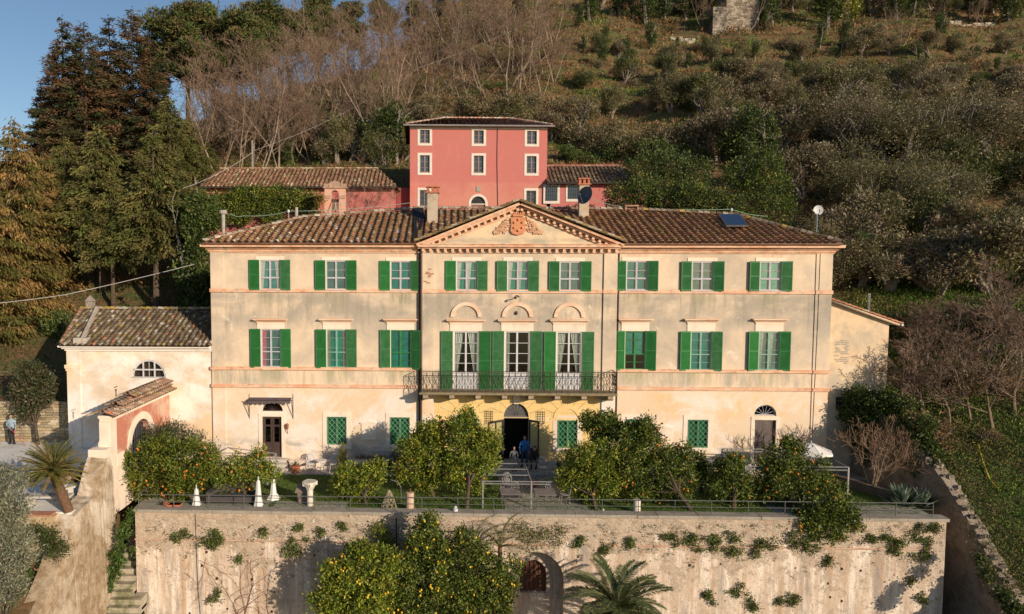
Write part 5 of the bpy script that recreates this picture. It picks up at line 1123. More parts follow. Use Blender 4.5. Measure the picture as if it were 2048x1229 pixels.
for (a, b_, z0, z1, *ar) in hh:
    mb = MB(); t = .2
    if ar:
        xc, r_ = (a+b_)/2, (b_-a)/2; mb = MB()
        for i in range(14):
            q = [(xc+rr*math.cos(an), z1-r_+rr*math.sin(an)) for rr, an in ((r_, math.pi*i/14), (r_, math.pi*(i+1)/14), (r_+t, math.pi*(i+1)/14), (r_+t, math.pi*i/14))]
            mb.idx([(p[0], -.035, p[1]) for p in q]+[(p[0], 0, p[1]) for p in q], [(0, 1, 2, 3), (0, 4, 5, 1), (2, 6, 7, 3)])
        for s in (a-t, b_): mb.box(s, s+t, -.035, -.001, -2, z1-r_)
        mb.box(a, b_, .03, .08, z1-r_-.08, z1-r_)
        wn = mb.build('door_surround', wtrim, ph, wm=hm); mb = MB(); fan(mb, xc, z1-r_, r_-.01, .06, 8); mb.build('fanlight', iron, wn, wm=hm); mb = MB(); mb.box(a, b_, .12, .15, -2, z1-r_-.08); mb.build('door', M('old_pink_door', (.33, .17, .15), .8, var=.3, streak=True), wn, wm=hm)
        mb = MB(); mb.box(a, b_, .18, .22, z1-r_, z1); mb.build('pane', M('dim_glass', (.04, .045, .05)), wn, wm=hm); continue
    mb.box(a-t, b_+t, -.035, -.001, z1, z1+t); mb.box(a-t, b_+t, -.035, -.001, z0-t, z0); mb.box(a-t, a, -.035, -.001, z0, z1); mb.box(b_, b_+t, -.035, -.001, z0, z1)
    wn = mb.build('window', wtrim, ph, wm=hm); mb = MB(); xm = (a+b_)/2; wd_ = M('old_frame', (.27, .21, .20), .8, var=.3)
    mb.box(a, a+.06, .1, .15, z0, z1); mb.box(b_-.06, b_, .1, .15, z0, z1); mb.box(a, b_, .101, .15, z1-.06, z1); mb.box(a, b_, .101, .15, z0, z0+.1); mb.box(xm-.06, xm+.06, .09, .15, z0, z1)
    for t_ in (.3, .65): mb.box(a, b_, .11, .14, z0+(z1-z0)*t_-.02, z0+(z1-z0)*t_+.02)
    mb.build('casement', wd_, wn, wm=hm); mb = MB(); mb.face([(a, .14, z0), (b_, .14, z0), (b_, .14, z1), (a, .14, z1)]); mb.build('pane', M('slate_glass', (.06, .08, .095), .15, .6, var=.3, vs=1.5), wn, wm=hm)
    if z0 < 1.5:
        mb = MB()
        for i in range(4): mb.tube([(a+(b_-a)*(i+.5)/4, .02, z0), (a+(b_-a)*(i+.5)/4, .02, z1)], .014, 4)
        for i in range(5): zz = z0+(z1-z0)*(i+.5)/5; mb.tube([(a, .02, zz), (b_, .02, zz)], .014, 4)
        mb.build('grille', iron_g, wn, wm=hm)
mb = MB(); mb.box(xa2-.16, xa2+.2, -.06, -.001, hz(383), hz(372)); mb.build('plaque', M('stone_plaque', (.36, .33, .28), .8), ph, wm=hm)
mb = MB(); x = lx(995); mb.tube([(x, -.05, ztp-.2), (x-.02, -.05, 5), (x+.1, -.05, 0)], .022, 5); mb.build('cable', M('rust_pipe', (.09, .055, .04)), ph, wm=hm)
# hip roof
e = .45; ea = math.radians(17); rdp = 4.7; rz_ = ztp+math.tan(ea)*(rdp+e); hin = 4.2
mb = MB(); q = [np.array(p_) for p_ in ((-e, -e, ztp), (hw+e, -e, ztp), (hw-2.6, rdp, rz_), (hin-1.2, rdp, rz_))]; VV = np.array([0, math.cos(ea), math.sin(ea)]); pu = lambda p_: (float(p_[0]+e), float((p_-q[0])@VV))
PH = [(.34, .18, .13), (.42, .22, .15), (.48, .27, .19), (.62, .5, .42), (.36, .24, .12), (.55, .2, .14)]
tiles(mb, q[0], (1, 0, 0), VV, [pu(k) for k in q], .36, .33, .11, PH, 61)
rr = mb.build('roof', tilem, ph, True, wm=hm); mb = MB(); ridge(mb, q[0]+(0, 0, .05), q[3]+(0, 0, .05), .13, pal=[(.5, .36, .3), (.4, .28, .22)]); ridge(mb, q[3]+(0, 0, .05), q[2]+(0, 0, .05), .13, pal=PH[1:4]); ridge(mb, q[2]+(0, 0, .05), q[1]+(0, 0, .05), .13, pal=PH[1:4]); mb.build('ridge_tiles', tilem, rr, True, wm=hm)
mb = MB(); bk = [np.array(p_) for p_ in ((-e, 9+e, ztp), (hw+e, 9+e, ztp))]; mb.face([q[0], bk[0], q[3]-(0, 0, .03)]); mb.face([bk[0], bk[1], q[2]-(0, 0, .03), q[3]-(0, 0, .03)]); mb.face([q[1], q[2]-(0, 0, .03), bk[1]]); mb.build('rear_roof', bl, rr, wm=hm)
mb = MB(); mb.tube([(-e-.1, -e-.05, ztp-.02), (hw+e+.1, -e-.05, ztp-.02)], .075, 8); mb.build('gutter', M('zinc', (.42, .40, .39), .4, .5, .4), ph, wm=hm)
# ---- low annexes
def annex(name, lab, px0, px1, Yw, re, rr_, pxr0, pxr1, dz, pal, seed, wallm):
    x0, x1 = FX(px0, re, Yw), FX(px1, re, Yw); ze = FZ(re, (px0+px1)/2, Yw-.5); t = thing(name, lab, 'annex', ((x0+x1)/2, Yw, ze-3.2)); mb = MB()
    mb.box(x0+.4, x1-.4, Yw, Yw+5, ze-4.2, ze-.02); mb.build('wall', wallm, t)
    dpt = 3.2; an = math.atan2(FZ(rr_, (px0+px1)/2, Yw-.5+dpt)-ze, dpt); Lv = dpt/math.cos(an); xa, xb2 = FX(pxr0, rr_, Yw-.5+dpt), FX(pxr1, rr_, Yw-.5+dpt); mb = MB()
    tiles(mb, (x0, Yw-.5, ze), (1, 0, 0), (0, math.cos(an), math.sin(an)), [(0, 0), (x1-x0, 0), (xb2-x0, Lv), (xa-x0, Lv)], .34, .33, .1, pal, seed)
    zr_ = ze+math.sin(an)*Lv; ridge(mb, (xa, Yw-.5+dpt, zr_+.03), (xb2, Yw-.5+dpt, zr_+.03), .12, pal=pal[1:4]); ro = mb.build('roof', tilem, t, True)
    mb = MB(); mb.face([(x0, Yw-.5, ze-.02), (xa, Yw-.5+dpt, zr_-.03), (x0, Yw+5.5, ze)]); mb.face([(xa, Yw-.5+dpt, zr_-.03), (xb2, Yw-.5+dpt, zr_-.03), (x1, Yw+5.5, ze), (x0, Yw+5.5, ze)]); mb.face([(x1, Yw-.5, ze-.02), (x1, Yw+5.5, ze), (xb2, Yw-.5+dpt, zr_-.03)]); mb.build('rear_roof', bl, ro)
    mb = MB(); mb.tube([(x0, Yw-.58, ze-.05), (x1, Yw-.58, ze-.05)], .07, 6); mb.build('gutter', M('dark_gutter', (.07, .055, .05), .5), t); return t, x0, x1, ze
PA = [(.22, .13, .075), (.3, .165, .10), (.35, .19, .12), (.45, .35, .23), (.2, .19, .07), (.42, .18, .12)]
ax, axx0, axx1, aze = annex('pink_annex', 'long low pink annex with mossy tiled roof, half covered in ivy', 402, 795, 19.0, 374, 339, 440, 757, 0, PA, 71, rose)
mb = MB()
for c in (612,): x = FX(c, 400, 19); mb.box(x-.5, x+.5, 18.96, 18.99, aze-2.2, aze-.7)
mb.build('window', wtrim, ax)
ax2, bx0_, bx1_, bze = annex('right_annex', 'small pink annex with dark tiled roof joined to the right of the pink farmhouse', 1092, 1300, 22.0, 366, 334, 1085, 1240, 0, [(.14, .10, .07), (.2, .14, .09), (.24, .17, .11), (.33, .28, .2), (.2, .16, .06), (.3, .13, .09)], 77, rose)
for c, w_, r0, r1 in ((1103, .5, 372, 402), (1149, .55, 372, 398)):
    x = FX(c, 390, 22); mb = MB(); z0, z1 = FZ(r1, c, 22), FZ(r0, c, 22); mb.box(x-w_-.2, x+w_+.2, 21.95, 21.99, z0-.25, z1+.1); wn = mb.build('window', wtrim, ax2); mb = MB(); mb.box(x-w_, x+w_, 21.9, 21.945, z0, z1); mb.build('pane', M('slate_glass', (.06, .08, .095)), wn)
    mb = MB()
    for i in range(6): mb.tube([(x-w_+2*w_*(i+.5)/6, 21.86, z0), (x-w_+2*w_*(i+.5)/6, 21.86, z1)], .014, 4)
    for i in range(4): zz = z0+(z1-z0)*(i+.5)/4; mb.tube([(x-w_, 21.86, zz), (x+w_, 21.86, zz)], .014, 4)
    mb.build('grille', iron_g, wn)
mb = MB(); z_ = FZ(329, 1165, 25.2); mb.box(FX(1097, 330, 25.2), FX(1238, 330, 25.2), 25.2, 25.4, z_-1.5, z_); mb.build('parapet', M('red_parapet', (.42, .08, .07), .8), ax2)
mb = MB(); x0, x1 = FX(792, 400, 22), FX(822, 400, 22); mb.box(x0, x1, 22.4, 22.7, 13, FZ(376, 805, 22.4)); tag(mb.build('link_wall', M('shadow_painted_rose', (.3, .08, .08), .9)), 'dark pink wall joining the low annex and the tall farmhouse', 'wall')  # shadow left of the farmhouse is put into this darker rose colour
# bell gable
bgx0, bgx1 = FX(649, 400, 15.5), FX(690, 400, 15.5); by_ = 15.5; zb0, zt_ = FZ(440, 670, by_), FZ(377, 670, by_); zc_ = FZ(362, 670, by_)
bg_ = thing('bell_gable', 'peach bell gable with a small bronze bell behind the villa roof', 'bell gable', ((bgx0+bgx1)/2, by_, zb0-3)); mb = MB(); a1, a2 = FX(662, 400, by_), FX(678, 400, by_)
wall(mb, lambda u, z, d: (u, by_+d, z), bgx0, bgx1, zb0-4, zt_, [(a1, a2, zb0-1, FZ(381, 670, by_), True)], .5)
for X_ in (bgx0, bgx1): mb.face([(X_, by_, zb0-4), (X_, by_+.5, zb0-4), (X_, by_+.5, zt_), (X_, by_, zt_)])
wall(mb, lambda u, z, d: (u, by_+.5, z), bgx0, bgx1, zb0-4, zt_, [(a1, a2, zb0-1, FZ(381, 670, by_), True)], .001)
mb.build('wall', stain('peach_wash', (.68, .36, .25), [((.5, .42, .33), (1.5, 1.5, 1.5), .5, .62, .8), ((.3, .26, .2), (3, 3, 1), .55, .7, .6)]), bg_)
mb = MB(); xm = (bgx0+bgx1)/2; mb.box(bgx0-.1, bgx1+.1, by_-.1, by_+.6, zt_, zt_+.12)
pts = [(xm+.5*math.cos(math.pi*(1-i/10)), zt_+.12+(zc_-zt_-.12)*math.sin(math.pi*i/10)) for i in range(11)]; mb.prism(pts, by_-.05, by_+.5)
mb.box(bgx0-.05, bgx0+.35, by_-.05, by_+.5, zt_+.121, zt_+.35); mb.box(bgx1-.35, bgx1+.05, by_-.05, by_+.5, zt_+.121, zt_+.35)
mb.box(bgx0-.04, a1-.02, by_-.05, by_-.001, FZ(398, 670, by_), FZ(391, 670, by_)); mb.box(a2+.02, bgx1+.04, by_-.05, by_-.001, FZ(398, 670, by_), FZ(391, 670, by_)); mb.build('crest', M('crest_plaster', (.50, .33, .24), .9, var=.35, vs=4), bg_)
mb = MB(); zb_ = FZ(405, 670, by_); mb.lathe((xm, by_+.25, zb_), [(.24, -.55), (.22, -.5), (.14, -.2), (.12, 0), (.05, .05)], 12); mb.build('bell', M('verdigris', (.22, .25, .18), .5, .5, .5), bg_)
mb = MB(); mb.box(a1, a2, by_+.2, by_+.3, zb_+.05, zb_+.25); mb.tube([(a1+.1, by_+.1, zb_+.3), (bgx0+.2, by_-.4, zb0)], .02, 4); mb.build('yoke', iron, bg_)
# ruined stone tower on the hill
ty = 92.; tx0, tx1 = FX(1452, 40, ty), FX(1518, 40, ty); tz = float(H((tx0+tx1)/2, ty)); ttop = FZ(-30, 1480, ty)
mb = MB(); mb.box(tx0, tx1, ty, ty+4, tz-3, ttop, (.2, .16, .12)); rubble(mb, tx0, tx1, ty, tz-2, ttop, [(.34, .29, .23), (.28, .24, .19), (.4, .34, .27), (.24, .2, .15)], 91, .7, .32, .1); rubble(mb, FX(1425, 60, ty-1), tx0, ty-1, tz-4, tz+3.2, [(.34, .29, .23), (.28, .24, .19), (.4, .34, .27)], 92, .7, .32, .1); mb.box(FX(1425, 60, ty-1), tx0, ty-.99, ty+1, tz-4, tz+3.1, (.2, .16, .12))
tag(mb.build('ruined_tower', rub), 'ruined grey rubble tower at the top of the hillside', 'ruin')
for k, (p0, p1, pr, hh_, lab) in enumerate(((1315, 1405, 80, 1.3, 'broken dry-stone terrace wall on the slope left of the ruined tower'), (1850, 2048, 48, 1.2, 'dry-stone terrace wall under the trees at the upper right of the slope'), (1620, 1672, 212, 2.0, 'small collapsed rubble patch showing bare stone on the right slope'), (1985, 2048, 335, 1.4, 'low stone terrace wall at the right edge of the slope'))):
    a = HT((p0+p1)/2, pr); Yt = a[1]-1; mb = MB(); xa, xb2 = FX(p0, pr, Yt), FX(p1, pr, Yt); rg = np.random.default_rng(k)
    xx = xa
    while xx < xb2:
        if rg.random() < .8: rubble(mb, xx, min(xx+2.2, xb2), Yt+rg.uniform(-.2, .2), a[2]-1.3, a[2]-1+hh_*rg.uniform(.3, 1), [(.38, .33, .26), (.3, .26, .2), (.45, .4, .33)], 95+k, .6, .28, .25)
        xx += 2.2
    tag(mb.build('terrace_wall', rub), lab, 'wall')
# ================================================================ SMALL ROOF THINGS
b0 = onroof(1468, 461); sp = thing('solar_panel', 'dark blue solar panel on the right slope of the villa roof', 'solar panel', b0); mb = MB(); xx = onroof(1437, 438); q = [onroof(a, b_)+Nr*.3 for a, b_ in ((1451, 461), (1495, 461), (1477, 438), (1436, 438))]; dn = Nr*.09
mb.idx([*q, *[k-dn for k in q]], [(3, 2, 1, 0), (0, 1, 5, 4), (1, 2, 6, 5), (2, 3, 7, 6), (3, 0, 4, 7), (4, 5, 6, 7)]); mb.build('frame', M('panel_frame', (.22, .21, .2), .4, .5, .5), sp)
mb = MB(); cc = sum(q)/4; mb.face([cc+(k-cc)*.95+Nr*.004 for k in (q[0], q[1], q[2], q[3])]); mb.build('glass', M('panel_blue', (.015, .035, .085), .12, .6, var=.1), sp)
def dish(name, lab, c, r, aim, mat_, mast):
    t = thing(name, lab, 'satellite dish', mast[0]); A = Vector(aim).normalized(); rot = A.to_track_quat('Z', 'Y').to_matrix().to_4x4(); wm = Matrix.Translation(Vector(c)) @ rot
    mb = MB(); pr = [(r*k/6, (k/6)**2*r*.22) for k in range(1, 7)]
    n = 20; V = [(0, 0, 0)]+[(a*math.cos(2*math.pi*j/n), a*math.sin(2*math.pi*j/n), z_) for a, z_ in pr for j in range(n)]; F = [(0, 1+j, 1+(j+1) % n) for j in range(n)]+[(1+i*n+j, 1+(i+1)*n+j, 1+(i+1)*n+(j+1) % n, 1+i*n+(j+1) % n) for i in range(5) for j in range(n)]
    mb.idx(V, F); mb.build('reflector', mat_, t, True, wm=wm)
    mb = MB(); mb.tube([(0, -r, r*.2), (0, -r*.2, r*1.0)], .02, 5); mb.ball((0, -r*.15, r*1.02), .06); mb.build('feed_arm', M('steel', (.55, .58, .6)), t, wm=wm)
    mb = MB(); mb.tube(mast, .03, 6); mb.build('mast', M('steel', (.55, .58, .6)), t)
x, y, zt = c2; dc = P(1172, 392, Y=y-.55); dish('satellite_dish', 'dark satellite dish mounted on the right chimney beside the pediment', dc, .55, (-.75, -.62, .25), M('dark_dish', (.07, .08, .10), .35, .5), [(x, y, dc[2]-.1), (dc[0], dc[1], dc[2])])
b0 = onroof(1633, 464); dc = P(1636, 421, Y=b0[1]); dish('satellite_dish', 'small white satellite dish on a thin pole at the right end of the villa roof', dc, .27, (-.1, -1, .1), white, [tuple(b0), (dc[0], dc[1]+.05, dc[2]+.15)])
# wires
def wire(name, lab, pts, r, sag, mt, cat='cable'):
    out = []
    for a, b_ in zip(pts[:-1], pts[1:]):
        a, b_ = np.array(a, float), np.array(b_, float)
        for k in range(10): t = k/10; out.append(a*(1-t)+b_*t-np.array([0, 0, sag*4*t*(1-t)]))
    out.append(np.array(pts[-1], float)); mb = MB(); mb.tube(out, r, 5); return tag(mb.build(name, mt), lab, cat)
cw = M('pale_cable', (.45, .43, .42), .7); lc = M('mint_cable', (.35, .50, .42), .6)
wire('overhead_cable', 'thick pale overhead cable crossing the dark trees at the far left', [P(-60, 612, Y=3), P(130, 590, Y=5), P(388, 529, Y=9)], .022, .05, cw)
wire('overhead_cable', 'overhead cable rising from the dark trees to the pole above the pink annex', [P(366, 377, Y=14), P(505, 305, Y=25.5)], .022, .3, cw)
wire('overhead_cable', 'overhead cable climbing from the pole over the bare trees to the hilltop', [P(505, 303, Y=25.5), P(840, 135, Y=50), P(1140, -3, Y=80)], .012, .8, cw)
pp = P(505, 338, Y=25.5); mb = MB(); mb.tube([(pp[0], 25.5, pp[2]-2), (pp[0], 25.5, float(P(505, 281, Y=25.5)[2]))], [.13, .1], 8); tag(mb.build('utility_pole', M('concrete_pole', (.27, .24, .21), .9)), 'grey concrete utility pole above the ridge of the pink annex', 'pole')
ly = 6.8; LP = [(462, 427), (487, 438), (577, 423), (690, 419)]
wire('string_light_cable', 'mint light cable strung along the left ridge of the villa roof', [P(a, b_, Y=ly-1) for a, b_ in ((460, 427), (487, 432), (577, 423), (830, 405))], .015, .12, lc)
wire('string_light_cable', 'mint light cable strung along the right ridge of the villa roof', [P(a, b_, Y=ly) for a, b_ in ((1185, 398), (1250, 414), (1463, 419), (1536, 433))], .015, .1, lc)
for a, b_, Y_, lab in ((577, 423, ly-1, 'white insulator on the light cable above the left ridge of the roof'), (1463, 420, ly, 'white insulator on the light cable behind the solar panel')):
    p = P(a, b_, Y=Y_); mb = MB(); mb.lathe(p, [(.05, -.1), (.08, -.05), (.08, .06), (.04, .1)], 8); mb.tube([(p[0], p[1], p[2]-.1), (p[0], p[1], p[2]-.9)], .015, 4); tag(mb.build('insulator', white), lab, 'insulator')
# ================================================================ VEGETATION
leafm = colmat('leaf', .5, .25, .4); drym = colmat('needle', .8, .15, .15)
bark = M('bark', (.12, .09, .065), .95, .1, var=.4, vs=7); palebark = M('pale_bark', (.36, .28, .21), .95, .1, var=.35, vs=6); twigm = M('twig_bark', (.24, .165, .12), .95, .1, var=.3, vs=4); greybark = M('grey_bark', (.30, .26, .22), .95, .1, var=.4, vs=6)
ORD = ['', 'leftmost', 'second', 'third', 'fourth', 'fifth', 'sixth', 'seventh', 'eighth', 'ninth', 'tenth', 'eleventh', 'twelfth', 'thirteenth', 'fourteenth', 'fifteenth', 'sixteenth', 'seventeenth', 'eighteenth', 'nineteenth', 'twentieth']
def ordl(i, n):
    if i < (n+1)//2: return 'leftmost' if i == 0 else ORD[i+1]+' from left'
    k = n-i; return 'rightmost' if k == 1 else ORD[k]+' from right'
# --- prototypes (kept out of the scene; their copies are placed)
def proto(name): return thing(name, None, None, linked=False)
def proto_bare(seed, h=9.0, lean=(0, 0), kids=(4, 5), lvl=4, tm=palebark):
    t = proto('bare_tree'); rg = np.random.default_rng(seed); out = []
    nst = rg.integers(1, 3)
    for k in range(nst): grow(rg, (0, 0, -.5), (lean[0]*1.5+rg.normal(0, .14), lean[1]+rg.normal(0, .12), 1), h*(.85 if k else 1), .13 if not k else .09, lvl, out, .5, .16, kids, .1, .54, .012, 6, .25, .25)
    branches(out, t, tm, twigm, False); return t
def proto_olive(seed, pal=None, n=8000, dens=1.0, lf=.21, lw=.075):
    t = proto('olive_tree'); rg = np.random.default_rng(seed); out = []; bl_ = []
    for k in range(3):
        a = rg.uniform(0, 6.28); grow(rg, (0, 0, -.4), (math.cos(a)*.5, math.sin(a)*.5, 1), 2.6, .22, 2, out, .5, .3, (3, 4), .14, .6, .02, 5, .4, .4)
    for k in range(9):
        a = rg.uniform(0, 6.28); r_ = rg.uniform(.5, 1.7); bl_.append(((math.cos(a)*r_, math.sin(a)*r_, rg.uniform(1.3, 3.5)), tuple(rg.uniform(.7, 1.2, 3)*(1, 1, .95))))
    segmesh('trunk', [o[0] for o in out], [o[1] for o in out], [o[2] for o in out], [o[3] for o in out], greybark, t, False, 5)
    foliage('crown', bl_, int(n*dens*rg.uniform(.6, 1.1)), 9, .17, lf, lw, pal or OLV, t, False, seed, (.35, 1.02), zup=.4); return t
OLV = [(.14, .135, .055), (.20, .175, .085), (.27, .215, .115), (.34, .26, .15), (.08, .09, .035), (.22, .155, .09)]
def proto_shrub(name, seed, pal, n=2200, L=.16, Wd=.07, k=6, flat=.75, mat=None):
    t = proto(name); rg = np.random.default_rng(seed); bl_ = []
    for i in range(k): a = rg.uniform(0, 6.28); r_ = rg.uniform(0, .8); bl_.append(((math.cos(a)*r_, math.sin(a)*r_, rg.uniform(.4, 1.3)*flat), tuple(rg.uniform(.45, .8, 3))))
    out = []; [grow(rg, (0, 0, -.2), rg.normal(0, .5, 3)+(0, 0, 1), 1.2, .05, 1, out, .5) for _ in range(3)]
    segmesh('stems', [o[0] for o in out], [o[1] for o in out], [o[2] for o in out], [o[3] for o in out], greybark, t, False, 4)
    foliage('crown', bl_, n, 10, .14, L, Wd, pal, t, False, seed, (.4, 1.05), mat=mat); return t
def proto_column(seed, pal, n=3600, h=4.0):
    t = proto('ivy_clad_tree'); rg = np.random.default_rng(seed); out = []; grow(rg, (0, 0, -.4), (rg.normal(0, .1), 0, 1), h, .16, 2, out, .5, .2, (3, 4), .1, .4, .02)
    segmesh('trunk', [o[0] for o in out], [o[1] for o in out], [o[2] for o in out], [o[3] for o in out], greybark, t, False, 5)
    bl_ = [((rg.normal(0, .18), rg.normal(0, .18), h*(.22+.68*i/5)), (rg.uniform(.45, .85), rg.uniform(.45, .85), h*.15)) for i in range(6)]
    foliage('crown', bl_, n, 10, .12, .15, .09, pal, t, False, seed, (.5, 1.05)); return t
def proto_conifer(name, seed, h=16, Rm=3.4, pal=None, nb=11, lv=26, droop=.35, hang=.6, bare=.12, L=.32, Wd=.11, top=.05, per=150):
    t = proto(name); rg = np.random.default_rng(seed); C = []; D = []; cc = []; sg = []
    pal = np.array(pal)
    for i in range(lv):
        f = i/(lv-1); z_ = h*(bare+(1-bare-.01)*f); Rr_ = Rm*(1-f)**.75*(1 if f > .1 else .85)+top
        for k in range(max(4, int(nb*(1-.5*f)))):
            if rg.random() < .12: continue
            a = rg.uniform(0, 6.28); r_ = Rr_*rg.uniform(.5, 1.3); n = max(5, int(per*r_/Rm)); tt = rg.uniform(.18, 1, n)**.8
            e = np.array([math.cos(a), math.sin(a), 0]); pts = np.outer(tt*r_, e); pts[:, 2] = z_-droop*r_*(tt**1.6)+rg.normal(0, .05)*tt*3; pts += rg.normal(0, 1, (n, 3))*np.array([.16, .16, .12])*(.6+tt[:, None]*.8)
            sg.append((np.array([0, 0, z_]), np.array([e[0]*r_*.9, e[1]*r_*.9, z_-droop*r_*.8]), .045, .012)); C.append(pts); D.append(np.tile(e*.8+np.array([0, 0, -hang]), (n, 1))); c = pal[rg.integers(0, len(pal))]*(1+rg.normal(0, .18)); cc.append(np.tile(c, (n, 1))*(1+rg.normal(0, .12, (n, 1))))
    C, D, cc = map(np.concatenate, (C, D, cc)); V = leafverts(C, L, Wd, D, rg, .45); arrmesh('crown', V, 4, drym, np.clip(cc, .004, 1), t, False)
    mb = MB(); mb.tube([(0, 0, -.6), (0.05, 0, h*.4), (0, 0, h)], [.26, .18, .03], 7); mb.build('trunk', bark, t, linked=False)
    segmesh('branches', [s[0] for s in sg], [s[1] for s in sg], [s[2] for s in sg], [s[3] for s in sg], bark, t, False, 3); return t
def proto_pine(seed, h=15, pal=None):
    t = proto('pine_tree'); rg = np.random.default_rng(seed); out = []; bl_ = []
    grow(rg, (0, 0, -.5), (rg.normal(0, .06), 0, 1), h*.85, .28, 1, out, .6, .1, (7, 9), .05, .3, .03, 7, .4, .45)
    for k in range(17): f = rg.uniform(.42, 1); a = rg.uniform(0, 6.28); r_ = rg.uniform(.3, 1)*3.4*(1.15-f*.75); bl_.append(((math.cos(a)*r_, math.sin(a)*r_, h*f), (rg.uniform(1.1, 1.9), rg.uniform(1.1, 1.9), rg.uniform(.6, 1.0))))
    segmesh('trunk', [o[0] for o in out], [o[1] for o in out], [o[2] for o in out], [o[3] for o in out], bark, t, False, 6)
    foliage('crown', bl_, 22000, 14, .22, .36, .12, pal, t, False, seed, (.5, 1.02), mat=drym, zup=.8); return t
SPR = [(.12, .125, .035), (.09, .105, .03), (.16, .14, .045), (.11, .10, .035)]
BRN = [(.19, .14, .045), (.15, .13, .035), (.24, .16, .055), (.11, .105, .03), (.27, .16, .06)]
DRK = [(.10, .072, .035), (.07, .072, .03), (.12, .075, .038), (.05, .065, .026), (.16, .09, .045)]
PIN = [(.10, .13, .04), (.075, .11, .035), (.14, .14, .055), (.17, .13, .055)]
GRN = [(.10, .15, .025), (.075, .115, .022), (.16, .19, .035), (.05, .075, .018)]
IVY = [(.055, .09, .02), (.08, .115, .028), (.035, .055, .015), (.13, .155, .035)]
YEL = [(.20, .23, .03), (.13, .17, .025), (.30, .28, .04), (.08, .11, .02)]
SCR = [(.21, .14, .075), (.16, .125, .055), (.26, .16, .085), (.12, .12, .045), (.30, .19, .11)]
bares = [proto_bare(s, 9, (l, 0)) for s, l in ((1, -.1), (2, .05), (3, -.22), (4, -.3), (5, .1), (6, -.15))]
OLG = [(.135, .135, .05), (.19, .165, .07), (.25, .21, .105), (.08, .085, .035)]; OLB = [(.22, .17, .10), (.17, .145, .075), (.28, .22, .15), (.12, .11, .05)]
olives = [proto_olive(s, p_) for s, p_ in ((21, None), (22, OLG), (23, OLB), (24, None), (25, OLG), (26, OLB), (27, IVY+OLG))]
shr_o = [proto_shrub('olive_bush', s, OLV, 1700, .16, .05) for s in (31, 32, 33)]
shr_g = [proto_shrub('evergreen_shrub', s, IVY+GRN[:2], 2200) for s in (34, 35, 36)]
shr_y = [proto_shrub('yellow_green_shrub', s, YEL, 2000) for s in (37,)]
shr_b = [proto_shrub('dry_scrub_bush', s, SCR, 1500, .16, .045, 6, .6, drym) for s in (38, 39, 40)]
cols_ = [proto_column(s, IVY) for s in (41, 42, 43)]
pines = [proto_pine(s, 15, PIN) for s in (51, 52, 53)]
spruce = [proto_conifer('spruce_tree', 61, 14, 3.3, SPR, bare=.36), proto_conifer('spruce_tree', 62, 14, 3.0, SPR, bare=.36)]
brnc = [proto_conifer('drooping_cypress', 63, 16, 4.0, BRN, 15, 34, .15, 1.3, .03, .36, .09), proto_conifer('drooping_cypress', 64, 16, 3.6, BRN, 15, 34, .15, 1.3, .03, .36, .09)]
drkc = [proto_conifer('dark_fir', 65, 20, 3.6, DRK, 13, 26, .12, .1, .15, .4, .12, .2), proto_conifer('dark_fir', 66, 20, 3.2, DRK, 13, 28, .2, .1, .12, .4, .12, .2)]
# --- rows of hill trees.  row = list of (px, base row, height m); labels follow the order from left to right
TREE_ROWS = []
def pheight(r):
    return max(v.co.z for c in r.children if c.type == 'MESH' for v in c.data.vertices)
PHT = {}
def row(protos, base_h, items, look, where, cat, group, y0=9, yaw=None, jit=.0, wide=(.9, 1.15)):
    rg = np.random.default_rng(int(sum(i[0] for i in items)) % 9973); items = sorted(items)
    for i, it in enumerate(items):
        px, pr, h = it[:3]; x, y, z_ = HT(px, pr, y0); q = protos[rg.integers(0, len(protos))] if yaw is None else protos[i % len(protos)]
        if q.name not in PHT: PHT[q.name] = pheight(q)
        s = h/PHT[q.name]*rg.uniform(.72, 1.2); wf = rg.uniform(*wide)
        lab = f'{look}, {ordl(i, len(items))} {where}' if len(items) > 1 else f'{look} {where}'
        rot_copy(q, (x, y, z_-.1), rg.uniform(0, 6.28) if yaw is None else rg.uniform(-.5, .5), (s*wf, s*wf, s*rg.uniform(.92, 1.08)), lab, cat, group)
def spread(p0, p1, n, r0, r1, h0, h1, seed):
    rg = np.random.default_rng(seed); return [(p0+(p1-p0)*(i+.5)/n+rg.uniform(-.35, .35)*(p1-p0)/n, rg.uniform(r0, r1), rg.uniform(h0, h1)) for i in range(n)]
BG = 'bare trees of the grove on the slope'
row(bares, 9, spread(540, 1125, 26, 75, 100, 11, 15, 1), 'bare pale-stemmed tree', 'in the grove\'s highest row', 'tree', BG, yaw=1)
row(bares, 9, spread(470, 1120, 26, 130, 165, 11, 15, 2), 'bare pale-stemmed tree', 'in the grove\'s second row down', 'tree', BG, yaw=1)
row(bares, 9, spread(400, 1100, 26, 190, 225, 11, 15, 3), 'leafless slender tree', 'in the grove\'s third row down', 'tree', BG, yaw=1)
row(bares, 9, spread(400, 810, 18, 255, 285, 11, 14, 4), 'leafless leaning tree', 'in the grove\'s fourth row down', 'tree', BG, yaw=1)
row(bares, 9, spread(385, 800, 15, 305, 330, 9, 12, 5), 'leafless leaning tree', 'just behind the low pink annex', 'tree', BG, yaw=1)
row(olives, 4.6, spread(600, 1130, 15, 262, 292, 4.6, 5.6, 6), 'grey-green olive', 'in the band behind the pink houses', 'tree', 'olive trees behind the pink houses')
row(olives, 4.6, spread(620, 830, 6, 318, 334, 4.2, 5, 66), 'dull green olive', 'between the annex roof and the pink farmhouse', 'tree', 'olive trees behind the pink houses')
row(shr_b, 2, spread(430, 1120, 20, 215, 240, 2.6, 4, 7), 'brown scrub bush', 'under the bare grove\'s middle row', 'bush', 'scrub under the bare grove')
